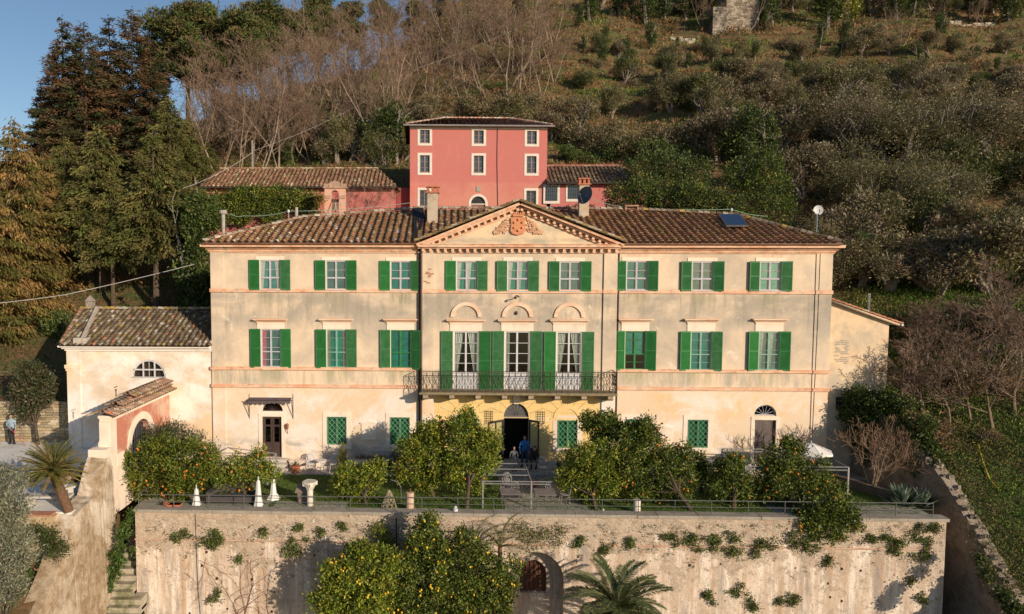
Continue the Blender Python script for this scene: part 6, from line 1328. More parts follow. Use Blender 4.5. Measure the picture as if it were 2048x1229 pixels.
row(shr_b, 2, spread(480, 1110, 18, 110, 135, 2.6, 4, 71), 'brown scrub bush', 'under the bare grove\'s upper row', 'bush', 'scrub under the bare grove')
row(shr_b, 2, spread(400, 790, 12, 290, 312, 2.6, 4, 72), 'brown scrub bush', 'under the bare grove\'s lower row', 'bush', 'scrub under the bare grove')
row(cols_, 4, [(725, 318, 5), (760, 325, 6), (792, 330, 6.5), (655, 330, 3.2), (575, 333, 3)], 'bright ivy-clad trunk', 'behind the low pink annex', 'tree', 'ivy-clad trees behind the annex')
def at(px, pr, Y): p = P(px, pr, Y=Y); return float(p[0]), Y, float(H(p[0], Y))
def big(protos, h0, px, Y, rowtop, lab, cat, i=0, wf=1, grp=None, rz=0.):
    x, y, z_ = at(px, 600, Y); h = FZ(rowtop, px, Y)-z_; s = h/pheight(protos[i]); rot_copy(protos[i], (x, y, z_), rz, (s*wf, s*wf, s), lab, cat, grp)
FP_ = [(345, 52, 8, 0), (385, 50, -6, 1), (430, 55, -2, 2), (480, 50, 5, 0), (530, 56, -4, 1), (585, 60, 12, 2), (640, 70, 5, 0), (700, 74, 0, 1), (765, 84, -6, 2), (830, 88, -4, 0), (900, 92, 0, 1), (965, 96, 5, 2), (1030, 98, -5, 0), (1090, 98, 8, 1), (640, 76, -15, 2), (880, 97, -22, 0)]
for i, (px, Y, rt, k) in enumerate(sorted(FP_)): big(pines, 15, px, Y, rt, f'dark green pine, {ordl(i, len(FP_))} along the wooded skyline above the bare grove', 'tree', k, 1.25, 'pines on the skyline', i*1.7)
FF_ = [(95, 40, 165, 0), (140, 36, 28, 1), (182, 34, 40, 0), (232, 37, 28, 1), (275, 36, 14, 0), (312, 34, 70, 1), (118, 44, 120, 0), (205, 45, 90, 1)]
for i, (px, Y, rt, k) in enumerate(sorted(FF_)): big(drkc, 20, px, Y, rt, f'tall brown-green fir, {ordl(i, len(FF_))} against the sky at upper left', 'tree', k, 1.2, 'tall firs at the upper left', i*1.3)
big(brnc, 16, 40, 12, 232, 'huge olive-brown drooping cypress at the left edge of the picture', 'tree', 0, 1.25, 'drooping cypresses')
big(brnc, 16, -40, 9, 300, 'huge olive-brown drooping cypress cut off by the left edge', 'tree', 1, 1.3, 'drooping cypresses')
big(brnc, 16, 95, 17, 300, 'olive-brown drooping cypress half behind the huge one, above the sago palm', 'tree', 1, 1.2, 'drooping cypresses')
big(spruce, 14, 205, 15, 245, 'dense olive-green spruce above the chapel chimney', 'tree', 0, 1.15, 'spruces behind the chapel')
big(spruce, 14, 312, 12.5, 262, 'dense dark spruce whose pale trunk stands above the chapel roof', 'tree', 1, 1.1, 'spruces behind the chapel')
big(spruce, 14, 226, 13, 330, 'spruce with a leaning reddish trunk behind the chapel roof', 'tree', 0, .95, 'spruces behind the chapel', 1)
big(spruce, 14, 360, 20, 290, 'spruce between the dark grove and the low pink annex', 'tree', 1, 1.0, 'spruces behind the chapel', 2)
big(spruce, 14, 140, 20, 270, 'spruce behind the drooping cypresses', 'tree', 0, 1.2, 'spruces behind the chapel', 3)
for i, (px, Y, rt) in enumerate(((345, 27, 190), (385, 30, 235), (418, 33, 275))): big(spruce, 14, px, Y, rt, f'brown-green spruce, {ordl(i, 3)} of three between the tall firs and the bare grove', 'tree', i % 2, 1.25, 'spruces between firs and grove', i*2)
for i, (px, Y, rt) in enumerate(((400, 30, 165), (440, 33, 110), (480, 36, 150), (520, 34, 120), (560, 38, 60))): big(bares, 9, px, Y, rt, f'large bare tree, {ordl(i, 5)} of five at the left edge of the bare grove', 'tree', i, .9, BG, i)
big(cols_, 4, 395, 11, 380, 'glossy dark laurel beside the left corner of the villa roof', 'tree', 0, .75, None)
big(cols_, 4, 372, 13, 400, 'laurel bush at the foot of the spruces beside the villa', 'tree', 1, .8, None)
row(shr_g, 2, [(255, 625, 1.0), (365, 640, 1.8), (385, 640, 2.6), (410, 600, 3), (170, 660, 2), (120, 680, 2)], 'green shrub', 'on the shaded lawn behind the chapel', 'bush', 'shrubs behind the chapel', 5)
# right hillside -------------------------------------------------------------
OG = 'olive trees on the right-hand slope'
row(cols_, 4, [(1160, 55, 4), (1210, 85, 3.5), (1168, 98, 2.2), (1302, 100, 4.6), (1355, 96, 2.6), (1253, 125, 1.8), (1408, 110, 2.8), (1445, 150, 3), (1500, 150, 2.6), (1432, 62, 5), (1530, 60, 5), (1640, 96, 4), (1690, 92, 4.4)], 'dark ivy-smothered trunk', 'on the slope below the ruined tower', 'tree', 'ivy-smothered trunks on the slope')
row(olives, 4.6, spread(1150, 2040, 13, 12, 30, 5, 7, 9)+[(1560, 20, 8), (1880, 20, 8)], 'dark olive tree', 'along the top edge of the right slope', 'tree', OG, y0=20)
row(bares, 9, [(1225, 55, 5), (1405, 60, 8), (1440, 66, 7), (1495, 68, 7.5), (1478, 72, 5), (1690, 70, 8), (1800, 100, 7.5), (1890, 62, 6), (1960, 62, 6), (1775, 75, 6)], 'gnarled bare tree', 'across the top of the right slope', 'tree', 'bare trees on the right slope', wide=(.7, .9))
row(olives, 4.6, spread(1140, 2040, 12, 100, 135, 3.2, 4.6, 10), 'grey olive', 'in the right slope\'s second row down', 'tree', OG)
row(olives, 4.6, spread(1150, 2060, 11, 165, 195, 3.6, 5, 11), 'grey olive', 'in the right slope\'s third row down', 'tree', OG)
row(olives, 4.6, spread(1130, 2060, 13, 225, 262, 4.2, 5.6, 12), 'grey-green olive', 'in the right slope\'s fourth row down', 'tree', OG)
row(olives, 4.6, spread(1380, 2080, 10, 300, 335, 5, 6.4, 13), 'broad old olive', 'in the right slope\'s fifth row down', 'tree', OG)
row(olives, 4.6, spread(1560, 2090, 8, 385, 425, 5.2, 6.6, 14), 'broad old olive', 'in the right slope\'s sixth row down', 'tree', OG)
row(olives, 4.6, spread(1650, 2090, 6, 470, 515, 5, 6.2, 15), 'dense grey olive', 'in the row right of the villa roof', 'tree', OG)
row(olives, 4.6, spread(1680, 2100, 6, 560, 600, 4.6, 5.6, 16), 'dense grey olive', 'in the row above the lean-to', 'tree', OG, 4)
row(cols_, 4, [(1450, 330, 7), (1490, 360, 8.5), (1530, 340, 8), (1560, 400, 5), (1725, 575, 4), (1650, 560, 3)], 'tall ivy-clad tree', 'beyond the roof behind the solar panel', 'tree', 'ivy-clad trees right of the pink houses')
row(shr_o, 2, spread(1120, 1420, 10, 285, 315, 2.6, 3.8, 17), 'grey-green bush', 'above the right pink annex', 'bush', 'bushes above the right annex')
row(shr_g, 2, spread(1120, 1420, 8, 315, 330, 2, 3, 18), 'dark green bush', 'on the bank just above the right annex', 'bush', 'bushes above the right annex')
row(shr_b, 2, spread(1130, 2040, 22, 135, 215, 1.2, 2.2, 19), 'rusty scrub bush', 'across the right slope\'s upper half', 'bush', 'scrub on the right slope')
row(shr_b, 2, spread(1400, 2040, 14, 270, 380, 1.4, 2.4, 20), 'brown scrub bush', 'across the right slope\'s lower half', 'bush', 'scrub on the right slope')
row(cols_+[pines[0]], 4, spread(1160, 2045, 19, 20, 52, 7, 10, 61), 'dark wood-edge tree', 'on the right slope\'s top', 'tree', 'dark trees along the top of the right slope', y0=20, wide=(1.1, 1.6))
row(cols_, 4, spread(1170, 2040, 14, 70, 150, 2.4, 4.4, 62), 'ivy-choked stump', 'scattered high on the right slope', 'tree', 'ivy-smothered trunks on the slope')
row(shr_g+shr_o, 2, spread(1200, 2040, 18, 150, 300, 1.8, 3.2, 63), 'dark evergreen bush', 'scattered across the middle right slope', 'bush', 'evergreen bushes on the right slope')
row(shr_b+shr_o, 2, spread(1140, 2040, 20, 60, 150, 1.4, 2.6, 64), 'brown-green thorn bush', 'scattered high on the right slope', 'bush', 'thorn bushes on the right slope')
big_o = [proto_olive(s, p_, 15000, 1.0, .10, .035) for s, p_ in ((121, None), (122, OLG), (123, OLB))]
row(olives, 4.6, spread(1330, 2060, 12, 200, 245, 4.5, 6.5, 65), 'middling olive tree', 'in the slope\'s loose middle row', 'tree', OG)
row(big_o, 4.6, [(1720, 330, 8), (1790, 345, 9.5), (1860, 330, 8.5), (1960, 350, 9), (1880, 440, 8.5), (1760, 455, 7.5)], 'great spreading olive', 'on the slope beyond the small white dish', 'tree', OG, wide=(1.1, 1.35))
row(shr_y, 2, [(1690, 40, 6), (1480, 300, 2.4), (1540, 260, 3), (1610, 225, 2), (1740, 140, 2), (1330, 115, 1.5)], 'yellow-leaved shrub', 'on the right slope', 'bush', 'yellow shrubs on the right slope')
row(shr_g, 2, spread(1560, 2040, 10, 640, 700, 1.6, 2.6, 22), 'green bramble bush', 'on the bank right of the lean-to', 'bush', 'brambles right of the lean-to', 3)
# dark bramble bank behind the roof
def mass(name, lab, cat, pts, Y, n, pal, L=.17, Wd=.09, per=12, sg=.16, mat=None, thick=1.0, grp=None, shell=(.5, 1.05), up=.3, seed=None, stems=True, base=None):
    """foliage mass through photo points (px, row, radius px) at depth Y (or per-point depth)"""
    bl_ = []; ex = []
    for q in pts:
        Yq = q[3] if len(q) > 3 else Y; c = P(q[0], q[1], Y=Yq); r_ = q[2]/SC(Yq); bl_.append((tuple(c), (r_, r_*thick, r_*.9)))
        if cat == 'tree' and r_ > .45:
            rs = np.random.default_rng(int(q[0]*7+q[1]))
            for _ in range(4): e = rs.normal(0, 1, 3); e /= np.linalg.norm(e); k_ = rs.uniform(.22, .38); bl_[-1] = (bl_[-1][0], (r_*.9, r_*thick*.9, r_*.82)); ex.append((tuple(c+e*np.array((r_, r_*thick, r_*.9))*.85), (r_*k_, r_*k_, r_*k_)))
    c0 = np.mean([b_[0] for b_ in bl_], 0); zb = min(b_[0][2]-b_[1][2] for b_ in bl_) if base is None else base[2]
    b0 = (c0[0], c0[1], zb) if base is None else base
    t = thing(name, lab, cat, b0, 0, grp)
    o = foliage('crown' if cat == 'tree' else 'foliage', bl_+ex, n, per, sg, L, Wd, pal, t, True, seed or int(pts[0][0]), shell, mat, 1, .18, up)
    if stems:
        rg = np.random.default_rng(5); P0, P1, r0, r1 = [], [], [], []; fk = np.array(b0, float)*.62+c0*.38
        if cat == 'tree': P0 += [np.array(b0, float)-(0, 0, .1)]; P1 += [fk]; r0 += [.11]; r1 += [.085]
        for c, r_ in bl_:
            m_ = np.array(b0)*.5+np.array(c)*.5+rg.normal(0, .12, 3); w_ = .06 if cat == 'tree' else .03; a = np.array(b0, float); a[2] -= .1
            if cat == 'tree': m_ = fk+(np.array(c)-fk)*.5+rg.normal(0, .08, 3)
            P0 += [fk if cat == 'tree' else a, m_]; P1 += [m_, np.array(c)+(0, 0, r_[2]*.3)]; r0 += [w_, w_*.6]; r1 += [w_*.6, w_*.25]
            for k in range(4): e = rg.normal(0, 1, 3); e /= np.linalg.norm(e); P0.append(np.array(c)-(0, 0, r_[2]*.3)); P1.append(np.array(c)+e*np.array(r_)*.85); r0.append(w_*.4); r1.append(.012)
        segmesh('trunk' if cat == 'tree' else 'stems', P0, P1, r0, r1, bark, t, True, 6)
    return t, bl_
mass('bramble_thicket', 'dark bramble thicket right of the brick flue on the roof', 'bush', [(1240, 395, 30), (1290, 385, 38), (1330, 400, 34)], 17, 9000, IVY+YEL[:1])
mass('bramble_thicket', 'dark bramble thicket behind the solar panel', 'bush', [(1380, 395, 34), (1420, 405, 32), (1460, 415, 26)], 16, 9000, IVY+YEL[:1])
mass('evergreen_thicket', 'large dark evergreen thicket above the brambles and right annex', 'bush', [(1290, 340, 40), (1345, 335, 46), (1390, 350, 40)], 21, 11000, IVY)
mass('ivy_clad_tree', 'bushy ivy-covered tree behind the far right part of the roof', 'tree', [(1500, 400, 50), (1540, 380, 48), (1530, 330, 40), (1480, 350, 36), (1560, 425, 36)], 20, 15000, IVY+GRN+YEL[:1], seed=77)
mass('olive_bush', 'grey olive bush just behind the right end of the villa roof', 'bush', [(1640, 470, 36), (1690, 520, 44), (1650, 540, 36)], 12, 12000, OLV, .17, .05)
mass('annex_ivy', 'thick yellow-green ivy climbing over the left half of the pink annex', 'ivy', [(440, 405, 22), (480, 395, 26), (520, 400, 30), (555, 392, 26), (590, 400, 26), (545, 430, 26), (480, 430, 24), (610, 415, 20), (625, 400, 14)], 18.3, 17000, YEL+GRN, thick=.6, stems=False, base=(FX(530, 400, 18.3), 18.3, 13))
mass('laurel_bush', 'dark laurel bush at the left end of the pink annex', 'bush', [(405, 410, 30), (425, 440, 26), (395, 450, 30), (400, 490, 26)], 11, 11000, IVY+GRN)
mass('yellow_shrub', 'small yellow-leaved shrub left of the bell gable', 'bush', [(632, 425, 8), (640, 400, 9), (628, 440, 7)], 15.2, 700, [(.3, .22, .02), (.16, .13, .02), (.1, .08, .03)])
row(bares, 9, [(700, 400, 3.4), (735, 402, 4.2), (768, 398, 3.8)], 'leafless shrub', 'in front of the annex\'s pink right half', 'tree', 'leafless shrubs by the annex', 9)
for i, (px, rb, rt) in enumerate(((700, 440, 375), (745, 430, 360), (775, 425, 372))):
    x = FX(px, 400, 17.5); zb = FZ(rb, px, 17.5); rot_copy(bares[i], (x, 17.5, zb), i, (FZ(rt, px, 17.5)-zb)/9*.9, ['leafless shrub right beside the bell gable', 'tallest leafless shrub before the annex\'s pink wall', 'leafless shrub nearest the tall pink farmhouse'][i], 'tree', 'leafless shrubs before the annex')
# undergrowth: nobody could count it
def under(name, n, ylo, yhi, ulo, uhi, s0, s1, seed, pals, zoff=0, tall=.8):
    rg = np.random.default_rng(seed); y = ylo+(yhi-ylo)*rg.random(n)**1.25; u = rg.uniform(ulo, uhi, n); x = u*(y+39); z_ = H(x, y)
    q = np.sin(x*.31+1.3*np.sin(y*.23))+np.sin(y*.37+x*.13+2)+.8*np.sin(x*.9+y*.6)+rg.normal(0, .45, n)
    k = np.digitize(q, [-1.3, -.2, .9]); cols = np.empty((n, 3))
    for j, p_ in enumerate(pals): m_ = k == j; cols[m_] = pick(p_, m_.sum(), .2, rg)
    C = np.stack([x, y, z_], 1)+rg.normal(0, .12, (n, 3)); per = 5; C = np.repeat(C, per, 0)+rg.normal(0, 1, (n*per, 3))*(.22, .22, .08); cols = np.repeat(cols, per, 0)*(1+rg.normal(0, .15, (n*per, 1)))
    sz = np.interp(C[:, 1], [ylo, yhi], [s0, s1])[:, None]*rg.uniform(.6, 1.3, (n*per, 1)); V = leafverts(C, sz, sz*.3, np.tile([0, 0, tall], (n*per, 1)), rg, .7)
    return tag(arrmesh(name, V, 4, drym, np.clip(cols, .004, 1)), kind='stuff', label='brown and green undergrowth of grass, bracken and brambles on the hillside', cat='undergrowth')
RUST = [(.26, .135, .055), (.21, .11, .045), (.29, .17, .075)]; GRS = [(.12, .19, .03), (.09, .14, .025), (.18, .21, .05)]; STR = [(.29, .215, .105), (.22, .165, .075), (.18, .145, .065)]
under('undergrowth', 75000, 16, 125, -.5, .95, .26, .6, 5, [RUST, STR, RUST+SCR, GRS])
under('bank_grass', 52000, -9, 16, .55, .95, .12, .2, 6, [[(.11, .18, .03), (.09, .14, .025)], GRS, [(.19, .15, .06), (.13, .115, .04)], [(.15, .24, .035), (.10, .18, .03)]])['label'] = 'rough green grass on the bank at the right edge'
def tuft(name, x, y, z_, n, pal, L, Wd, sx, seed): rg = np.random.default_rng(seed); C = np.stack([rg.uniform(x[0], x[1], n), rg.uniform(y[0], y[1], n), np.zeros(n)], 1); C[:, 2] = H(C[:, 0], C[:, 1]) if z_ is None else z_; V = leafverts(C, L, Wd, np.tile([0, 0, .9], (n, 1)), rg, .5); return arrmesh(name, V, 4, leafm, pick(pal, n, .2, rg))
LG = [(.10, .18, .02), (.14, .21, .03), (.08, .14, .018)]
tag(tuft('lawn_grass', (XWL+.6, XWR-.3), (YW+.5, -1.35), ZL+.0, 60000, LG, .07, .02, 1, 3), 'short green grass of the garden lawn', 'grass', kind='stuff')
tag(tuft('rough_grass', (-30, -17), (-17, -11.2), None, 12000, [(.06, .12, .015), (.05, .09, .015), (.1, .15, .03)], .25, .05, 1, 4), 'bright green grass below the gravel court wall', 'grass', kind='stuff')
tag(tuft('bank_turf', (-45, -14), (5, 26), None, 16000, [(.05, .08, .015), (.07, .10, .02), (.1, .09, .03)], .25, .06, 1, 5), 'shaded grass of the lawn behind the chapel', 'grass', kind='stuff')
# ================================================================ CITRUS AND GARDEN PLANTS
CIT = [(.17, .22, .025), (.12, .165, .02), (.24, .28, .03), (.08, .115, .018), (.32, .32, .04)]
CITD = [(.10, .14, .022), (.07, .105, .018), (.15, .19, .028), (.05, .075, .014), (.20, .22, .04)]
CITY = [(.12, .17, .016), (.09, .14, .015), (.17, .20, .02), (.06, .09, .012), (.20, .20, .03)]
orm = M('orange_peel', (.60, .20, .02), .45, .4, var=.15, bmp=0); lem = M('lemon_peel', (.75, .48, .03), .45, .4, var=.15, bmp=0)
fm_ = MB(); fm_.ball((0, 0, 0), .055, n=7); oproto = fm_.build('orange', orm, None, True, linked=False); fm_ = MB(); fm_.ball((0, 0, 0), .048, n=7, sz=(1, 1, 1.25)); lproto = fm_.build('lemon', lem, None, True, linked=False)
def citrus(name, lab, pts, Y, base, n, fruits, pal=CIT, fp=None, grp='citrus trees on the terrace', seed=1, L=.15, sg=.12):
    t, bl_ = mass(name, lab, 'tree', pts, Y, n, pal, L, .065, 13, sg, None, .95, grp, (.5, 1.04), .25, seed, True, base)
    rg = np.random.default_rng(seed+100); fp = fp or oproto; C = np.array([b_[0] for b_ in bl_]); Rr_ = np.array([b_[1] for b_ in bl_]); inv = WM[t.name].inverted()
    k = 0; tries = 0
    while k < fruits and tries < 4000:
        tries += 1; i = rg.integers(0, len(bl_)); d = rg.normal(0, 1, 3); d[1] = -abs(d[1])*(1 if rg.random() < .85 else -1); d /= np.linalg.norm(d); p = C[i]+d*Rr_[i]*rg.uniform(.96, 1.1)
        if any((((p-C[j])/Rr_[j])**2).sum() < .8 for j in range(len(bl_)) if j != i): continue
        for c in range(1 if rg.random() < .7 else rg.integers(2, 4)):
            if k >= fruits: break
            o = fp.copy(); COL.objects.link(o); o.parent = t; s = rg.uniform(.8, 1.15); q = p+(rg.normal(0, .09, 3) if c else 0); o.matrix_basis = inv @ Matrix.Translation(Vector(q)) @ Matrix.Scale(s, 4); k += 1
    return t
def gb(px, Y, z=ZL): return (FX(px, 1000, Y), Y, z)
citrus('orange_tree', 'broad yellow-green orange tree full of fruit at the terrace\'s left corner', [(275, 935, 42), (320, 905, 46), (370, 925, 50), (410, 950, 40), (300, 975, 36), (355, 975, 36), (415, 905, 22), (250, 925, 22)], -5.4, gb(335, -5.6), 17000, 75, CITY, seed=2)
mass('oleander', 'grey-green oleander bush between the pink gateway and the left orange tree', 'bush', [(315, 880, 26), (350, 872, 26), (385, 885, 24), (335, 862, 18)], -3.4, 5000, [(.07, .09, .04), (.10, .11, .06), (.05, .065, .03)], .18, .035, base=gb(350, -3.4))
citrus('orange_tree', 'sparse low orange tree with a crooked trunk over the dark garden sofa', [(440, 945, 26), (475, 935, 30), (510, 930, 26), (540, 945, 20), (450, 970, 24), (490, 965, 26), (430, 920, 14), (520, 905, 12)], -5.4, gb(492, -5.9), 7500, 26, CIT, seed=3)
citrus('orange_tree', 'small fruitless orange tree between the stone capital and wicker cone', [(705, 960, 36), (745, 955, 28), (720, 990, 30), (680, 970, 20), (755, 935, 16)], -5.2, gb(733, -6.0), 8500, 0, CIT, seed=4)
citrus('orange_tree', 'large leafy orange tree left of the lawn, in front of the second grilled window', [(835, 895, 36), (860, 870, 34), (830, 935, 36), (875, 925, 36), (850, 960, 24), (800, 945, 16)], -4.6, gb(868, -4.8), 15000, 9, CIT, seed=5)
citrus('orange_tree', 'tall orange tree with a bare trunk just left of the arched door', [(925, 860, 38), (965, 890, 36), (925, 905, 36), (965, 925, 30), (915, 945, 32), (945, 960, 28), (935, 832, 16), (985, 880, 20)], -5.2, gb(933, -6.3), 18000, 8, CIT, seed=6)
citrus('orange_tree', 'round orange tree right of the metal pergola, trunk behind the railing', [(1165, 925, 42), (1205, 915, 42), (1155, 960, 34), (1210, 960, 40), (1180, 985, 30), (1130, 955, 20)], -5.2, gb(1192, -6.2), 15000, 5, CIT, seed=7)
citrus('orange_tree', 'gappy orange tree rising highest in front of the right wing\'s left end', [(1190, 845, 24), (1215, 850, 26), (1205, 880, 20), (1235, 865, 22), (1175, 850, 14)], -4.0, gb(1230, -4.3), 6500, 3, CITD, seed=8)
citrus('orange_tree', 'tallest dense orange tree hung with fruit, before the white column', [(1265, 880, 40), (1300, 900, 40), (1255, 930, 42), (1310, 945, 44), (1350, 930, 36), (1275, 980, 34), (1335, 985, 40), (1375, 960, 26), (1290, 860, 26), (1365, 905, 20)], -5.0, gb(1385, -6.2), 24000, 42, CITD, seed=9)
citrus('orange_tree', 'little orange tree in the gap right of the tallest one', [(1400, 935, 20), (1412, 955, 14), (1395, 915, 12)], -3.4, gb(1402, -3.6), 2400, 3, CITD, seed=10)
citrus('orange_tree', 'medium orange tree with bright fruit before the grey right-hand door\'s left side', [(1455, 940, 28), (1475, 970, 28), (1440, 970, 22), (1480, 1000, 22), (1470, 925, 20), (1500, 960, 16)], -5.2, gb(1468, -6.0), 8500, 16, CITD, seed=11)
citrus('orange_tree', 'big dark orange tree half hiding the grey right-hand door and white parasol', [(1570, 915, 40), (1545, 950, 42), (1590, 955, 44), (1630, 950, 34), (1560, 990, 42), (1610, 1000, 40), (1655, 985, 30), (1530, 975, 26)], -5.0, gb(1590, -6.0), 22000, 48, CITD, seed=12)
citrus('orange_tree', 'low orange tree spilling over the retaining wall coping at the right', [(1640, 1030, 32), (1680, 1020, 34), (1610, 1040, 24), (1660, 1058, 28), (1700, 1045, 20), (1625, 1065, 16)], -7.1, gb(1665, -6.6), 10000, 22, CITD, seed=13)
# lower garden
LB = lambda px, Y=-9.6: (FX(px, 1220, Y), Y, -7.2)
citrus('lemon_tree', 'dense lemon tree before the left half of the retaining wall', [(680, 1150, 42), (720, 1130, 46), (700, 1190, 50), (760, 1180, 50), (650, 1200, 32), (745, 1225, 50), (680, 1235, 44), (770, 1120, 34)], -9.4, LB(705), 26000, 34, CIT, lproto, 'lemon trees below the wall', 14)
citrus('lemon_tree', 'tall lemon tree reaching the coping beside the rusty downpipe', [(855, 1045, 24), (840, 1080, 32), (875, 1105, 36), (830, 1130, 32), (880, 1160, 42), (830, 1190, 40), (870, 1215, 44), (815, 1225, 34)], -9.0, LB(855), 21000, 60, CITD, lproto, 'lemon trees below the wall', 15)
citrus('lemon_tree', 'open lemon tree left of the arched niche, loaded with fruit', [(930, 1075, 24), (950, 1110, 28), (985, 1140, 32), (940, 1160, 34), (1010, 1170, 28), (970, 1195, 36), (925, 1215, 36), (1030, 1130, 16), (1000, 1220, 30)], -9.0, LB(960), 15000, 70, CITD, lproto, 'lemon trees below the wall', 16)
mass('climbing_shrub', 'sparse climbing shrub hanging from the coping over the arched niche', 'shrub', [(760, 1060, 14), (775, 1085, 14), (775, 1110, 10)], YW-.25, 1500, CIT, .1, .05, stems=False)
mass('climbing_shrub', 'thin yellowing climber on the retaining wall right of the young palm', 'shrub', [(1045, 1055, 16), (1060, 1080, 16), (1085, 1070, 14), (1120, 1065, 12), (1115, 1085, 10), (1075, 1095, 9), (1105, 1110, 6)], YW-.2, 1300, [(.16, .17, .05), (.22, .2, .08), (.1, .12, .04)], .09, .05, per=7, stems=False, thick=.4)
# tufts on the retaining wall
WT = [(370, 1065, 8), (440, 1072, 22), (412, 1082, 13), (590, 1092, 24), (603, 1055, 8), (640, 1065, 7), (687, 1052, 7), (530, 1065, 7), (435, 1190, 12), (1155, 1083, 9), (1215, 1092, 11), (1262, 1085, 11), (1345, 1080, 13), (1390, 1085, 18), (1425, 1080, 18), (1465, 1088, 22), (1525, 1092, 22), (1590, 1075, 16), (1620, 1095, 13), (1800, 1090, 18), (1835, 1065, 22), (1848, 1100, 14), (1740, 1075, 10), (1775, 1075, 8), (1413, 1195, 12), (1588, 1200, 12), (1510, 1205, 12), (1480, 1180, 12), (1845, 1195, 9), (1825, 1160, 7), (1560, 1205, 6), (1655, 1120, 8), (1870, 1055, 10), (480, 1120, 6), (350, 1075, 8)]
for i, (px, pr, r_) in enumerate(sorted(WT)):
    mass('wall_plant', f'{"larger" if r_ > 14 else "small"} leafy tuft rooted in the retaining wall, {ordl(i, len(WT))}', 'wall plant', [(px+random.uniform(-r_, r_)*random.choice((.6, 1.3)), pr+random.uniform(-.6, 1.1)*r_, r_*random.uniform(.2, .6)) for _ in range(7)], YW-.08, int(40*r_), [(.12, .18, .035), (.08, .12, .028), (.17, .20, .05), (.14, .11, .05)], .09, .055, 7, .07, stems=False, grp='tufts rooted in the retaining wall', thick=.5, seed=int(px)+3)
mp_ = [(rng.uniform(290, 1880), 1050+abs(rng.normal(0, 38))) for _ in range(420)]
Cm = np.repeat(np.array([P(a, b_, Y=YW-.02) for a, b_ in mp_]), 9, 0)+rng.normal(0, 1, (3780, 3))*(.08, .01, .06); Cm[:, 1] = YW-.03-abs(rng.normal(0, .03, 3780))
tag(arrmesh('wall_weeds', leafverts(Cm, .07, .04, np.tile([0, -.5, .3], (3780, 1)), rng), 4, leafm, pick([(.12, .15, .04), (.10, .09, .04), (.17, .19, .06), (.08, .06, .04)], 3780)), 'fine moss and weeds speckling the upper retaining wall', 'weeds', kind='stuff')
rgv = np.random.default_rng(77); out = []      # bare vines on the plaster
for k in range(9):
    p = P(500+rgv.uniform(-50, 50), 1235, Y=YW-.06); grow(rgv, p, (rgv.normal(0, .6), 0, 1), rgv.uniform(1.5, 3.2), .014, 1, out, .35, -.05, (2, 4), .22, .6, .006, 9, .5)
for k in range(4):
    p = P(375+rgv.uniform(-20, 40), 1100+rgv.uniform(0, 60), Y=YW-.06); grow(rgv, p, (rgv.normal(0, 1), 0, -1), 1.6, .009, 1, out, .4, -.2, (2, 3), .25, .6, .005, 7, .5)
fl_ = lambda p: np.array([p[0], min(-.03, (p[1]-YW)*.2-.04)+YW, p[2]])
tag(segmesh('bare_vine', [fl_(o[0]) for o in out], [fl_(o[1]) for o in out], [o[2] for o in out], [o[3] for o in out], M('vine_bark', (.24, .13, .08), .9), None, True, 4), 'tangled leafless vine spreading over the left part of the retaining wall', 'vine')
# ivy and plants round the steps, boundary wall, court wall
mass('step_ivy', 'bright ivy draped between the flank wall and the garden steps', 'ivy', [(248, 1055, 7), (254, 1068, 5), (243, 1075, 8), (240, 1098, 8), (230, 1112, 10), (243, 1125, 7), (228, 1140, 9), (222, 1160, 7), (216, 1175, 8), (236, 1150, 5), (211, 1196, 5), (262, 1025, 5), (264, 1100, 3), (258, 1040, 4)], -7.9, 3200, [(.07, .13, .02), (.10, .16, .03), (.05, .09, .02)], .1, .07, 9, .08, stems=False, thick=.5)
pts = [(1722, 790, 18, -.6), (1745, 805, 24, -1.0), (1775, 815, 24, -1.5), (1800, 840, 26, -2.0), (1830, 865, 26, -2.8), (1850, 890, 24, -3.4), (1865, 915, 22, -3.9), (1735, 830, 24, -.7), (1760, 880, 24, -1.0), (1800, 900, 24, -1.8), (1700, 792, 12, -.3), (1845, 960, 18, -3.4), (1775, 790, 16, -1.6), (1810, 810, 18, -2.4), (1850, 850, 18, -3.6), (1700, 830, 20, -.2), (1720, 870, 24, -.5), (1740, 910, 24, -.6), (1780, 930, 24, -1.2), (1830, 955, 24, -2.6), (1860, 965, 18, -3.6), (1800, 960, 20, -1.8), (1840, 930, 20, -3.6), (1790, 870, 26, -2.0), (1750, 850, 24, -1.2), (1820, 910, 24, -3.0), (1870, 940, 14, -4.2)]
mass('ivy_hedge', 'dark ivy smothering the upper end of the boundary wall by the lean-to', 'ivy', pts, 0, 38000, IVY+GRN[:1], .12, .08, 11, .14, stems=False, base=(23, -1, 0))
mass('ivy_trail', 'dark ivy trailing down the face of the boundary wall at lower right', 'ivy', [(1975, 1150, 8, -9), (2005, 1190, 10, -10), (2030, 1220, 12, -10.5), (1962, 1120, 6, -8.6)], -9, 3500, IVY+OLV[:1], .11, .07, 9, .12, stems=False)
mass('ivy_trail', 'low green plants on the rubble face below the gravel court', 'shrub', [(95, 1075, 16), (115, 1100, 16), (75, 1065, 12), (60, 1165, 18), (85, 1150, 14)], -11.4, 3000, [(.07, .09, .02), (.05, .07, .02), (.11, .12, .04)], .12, .05, 8, .12, stems=False)
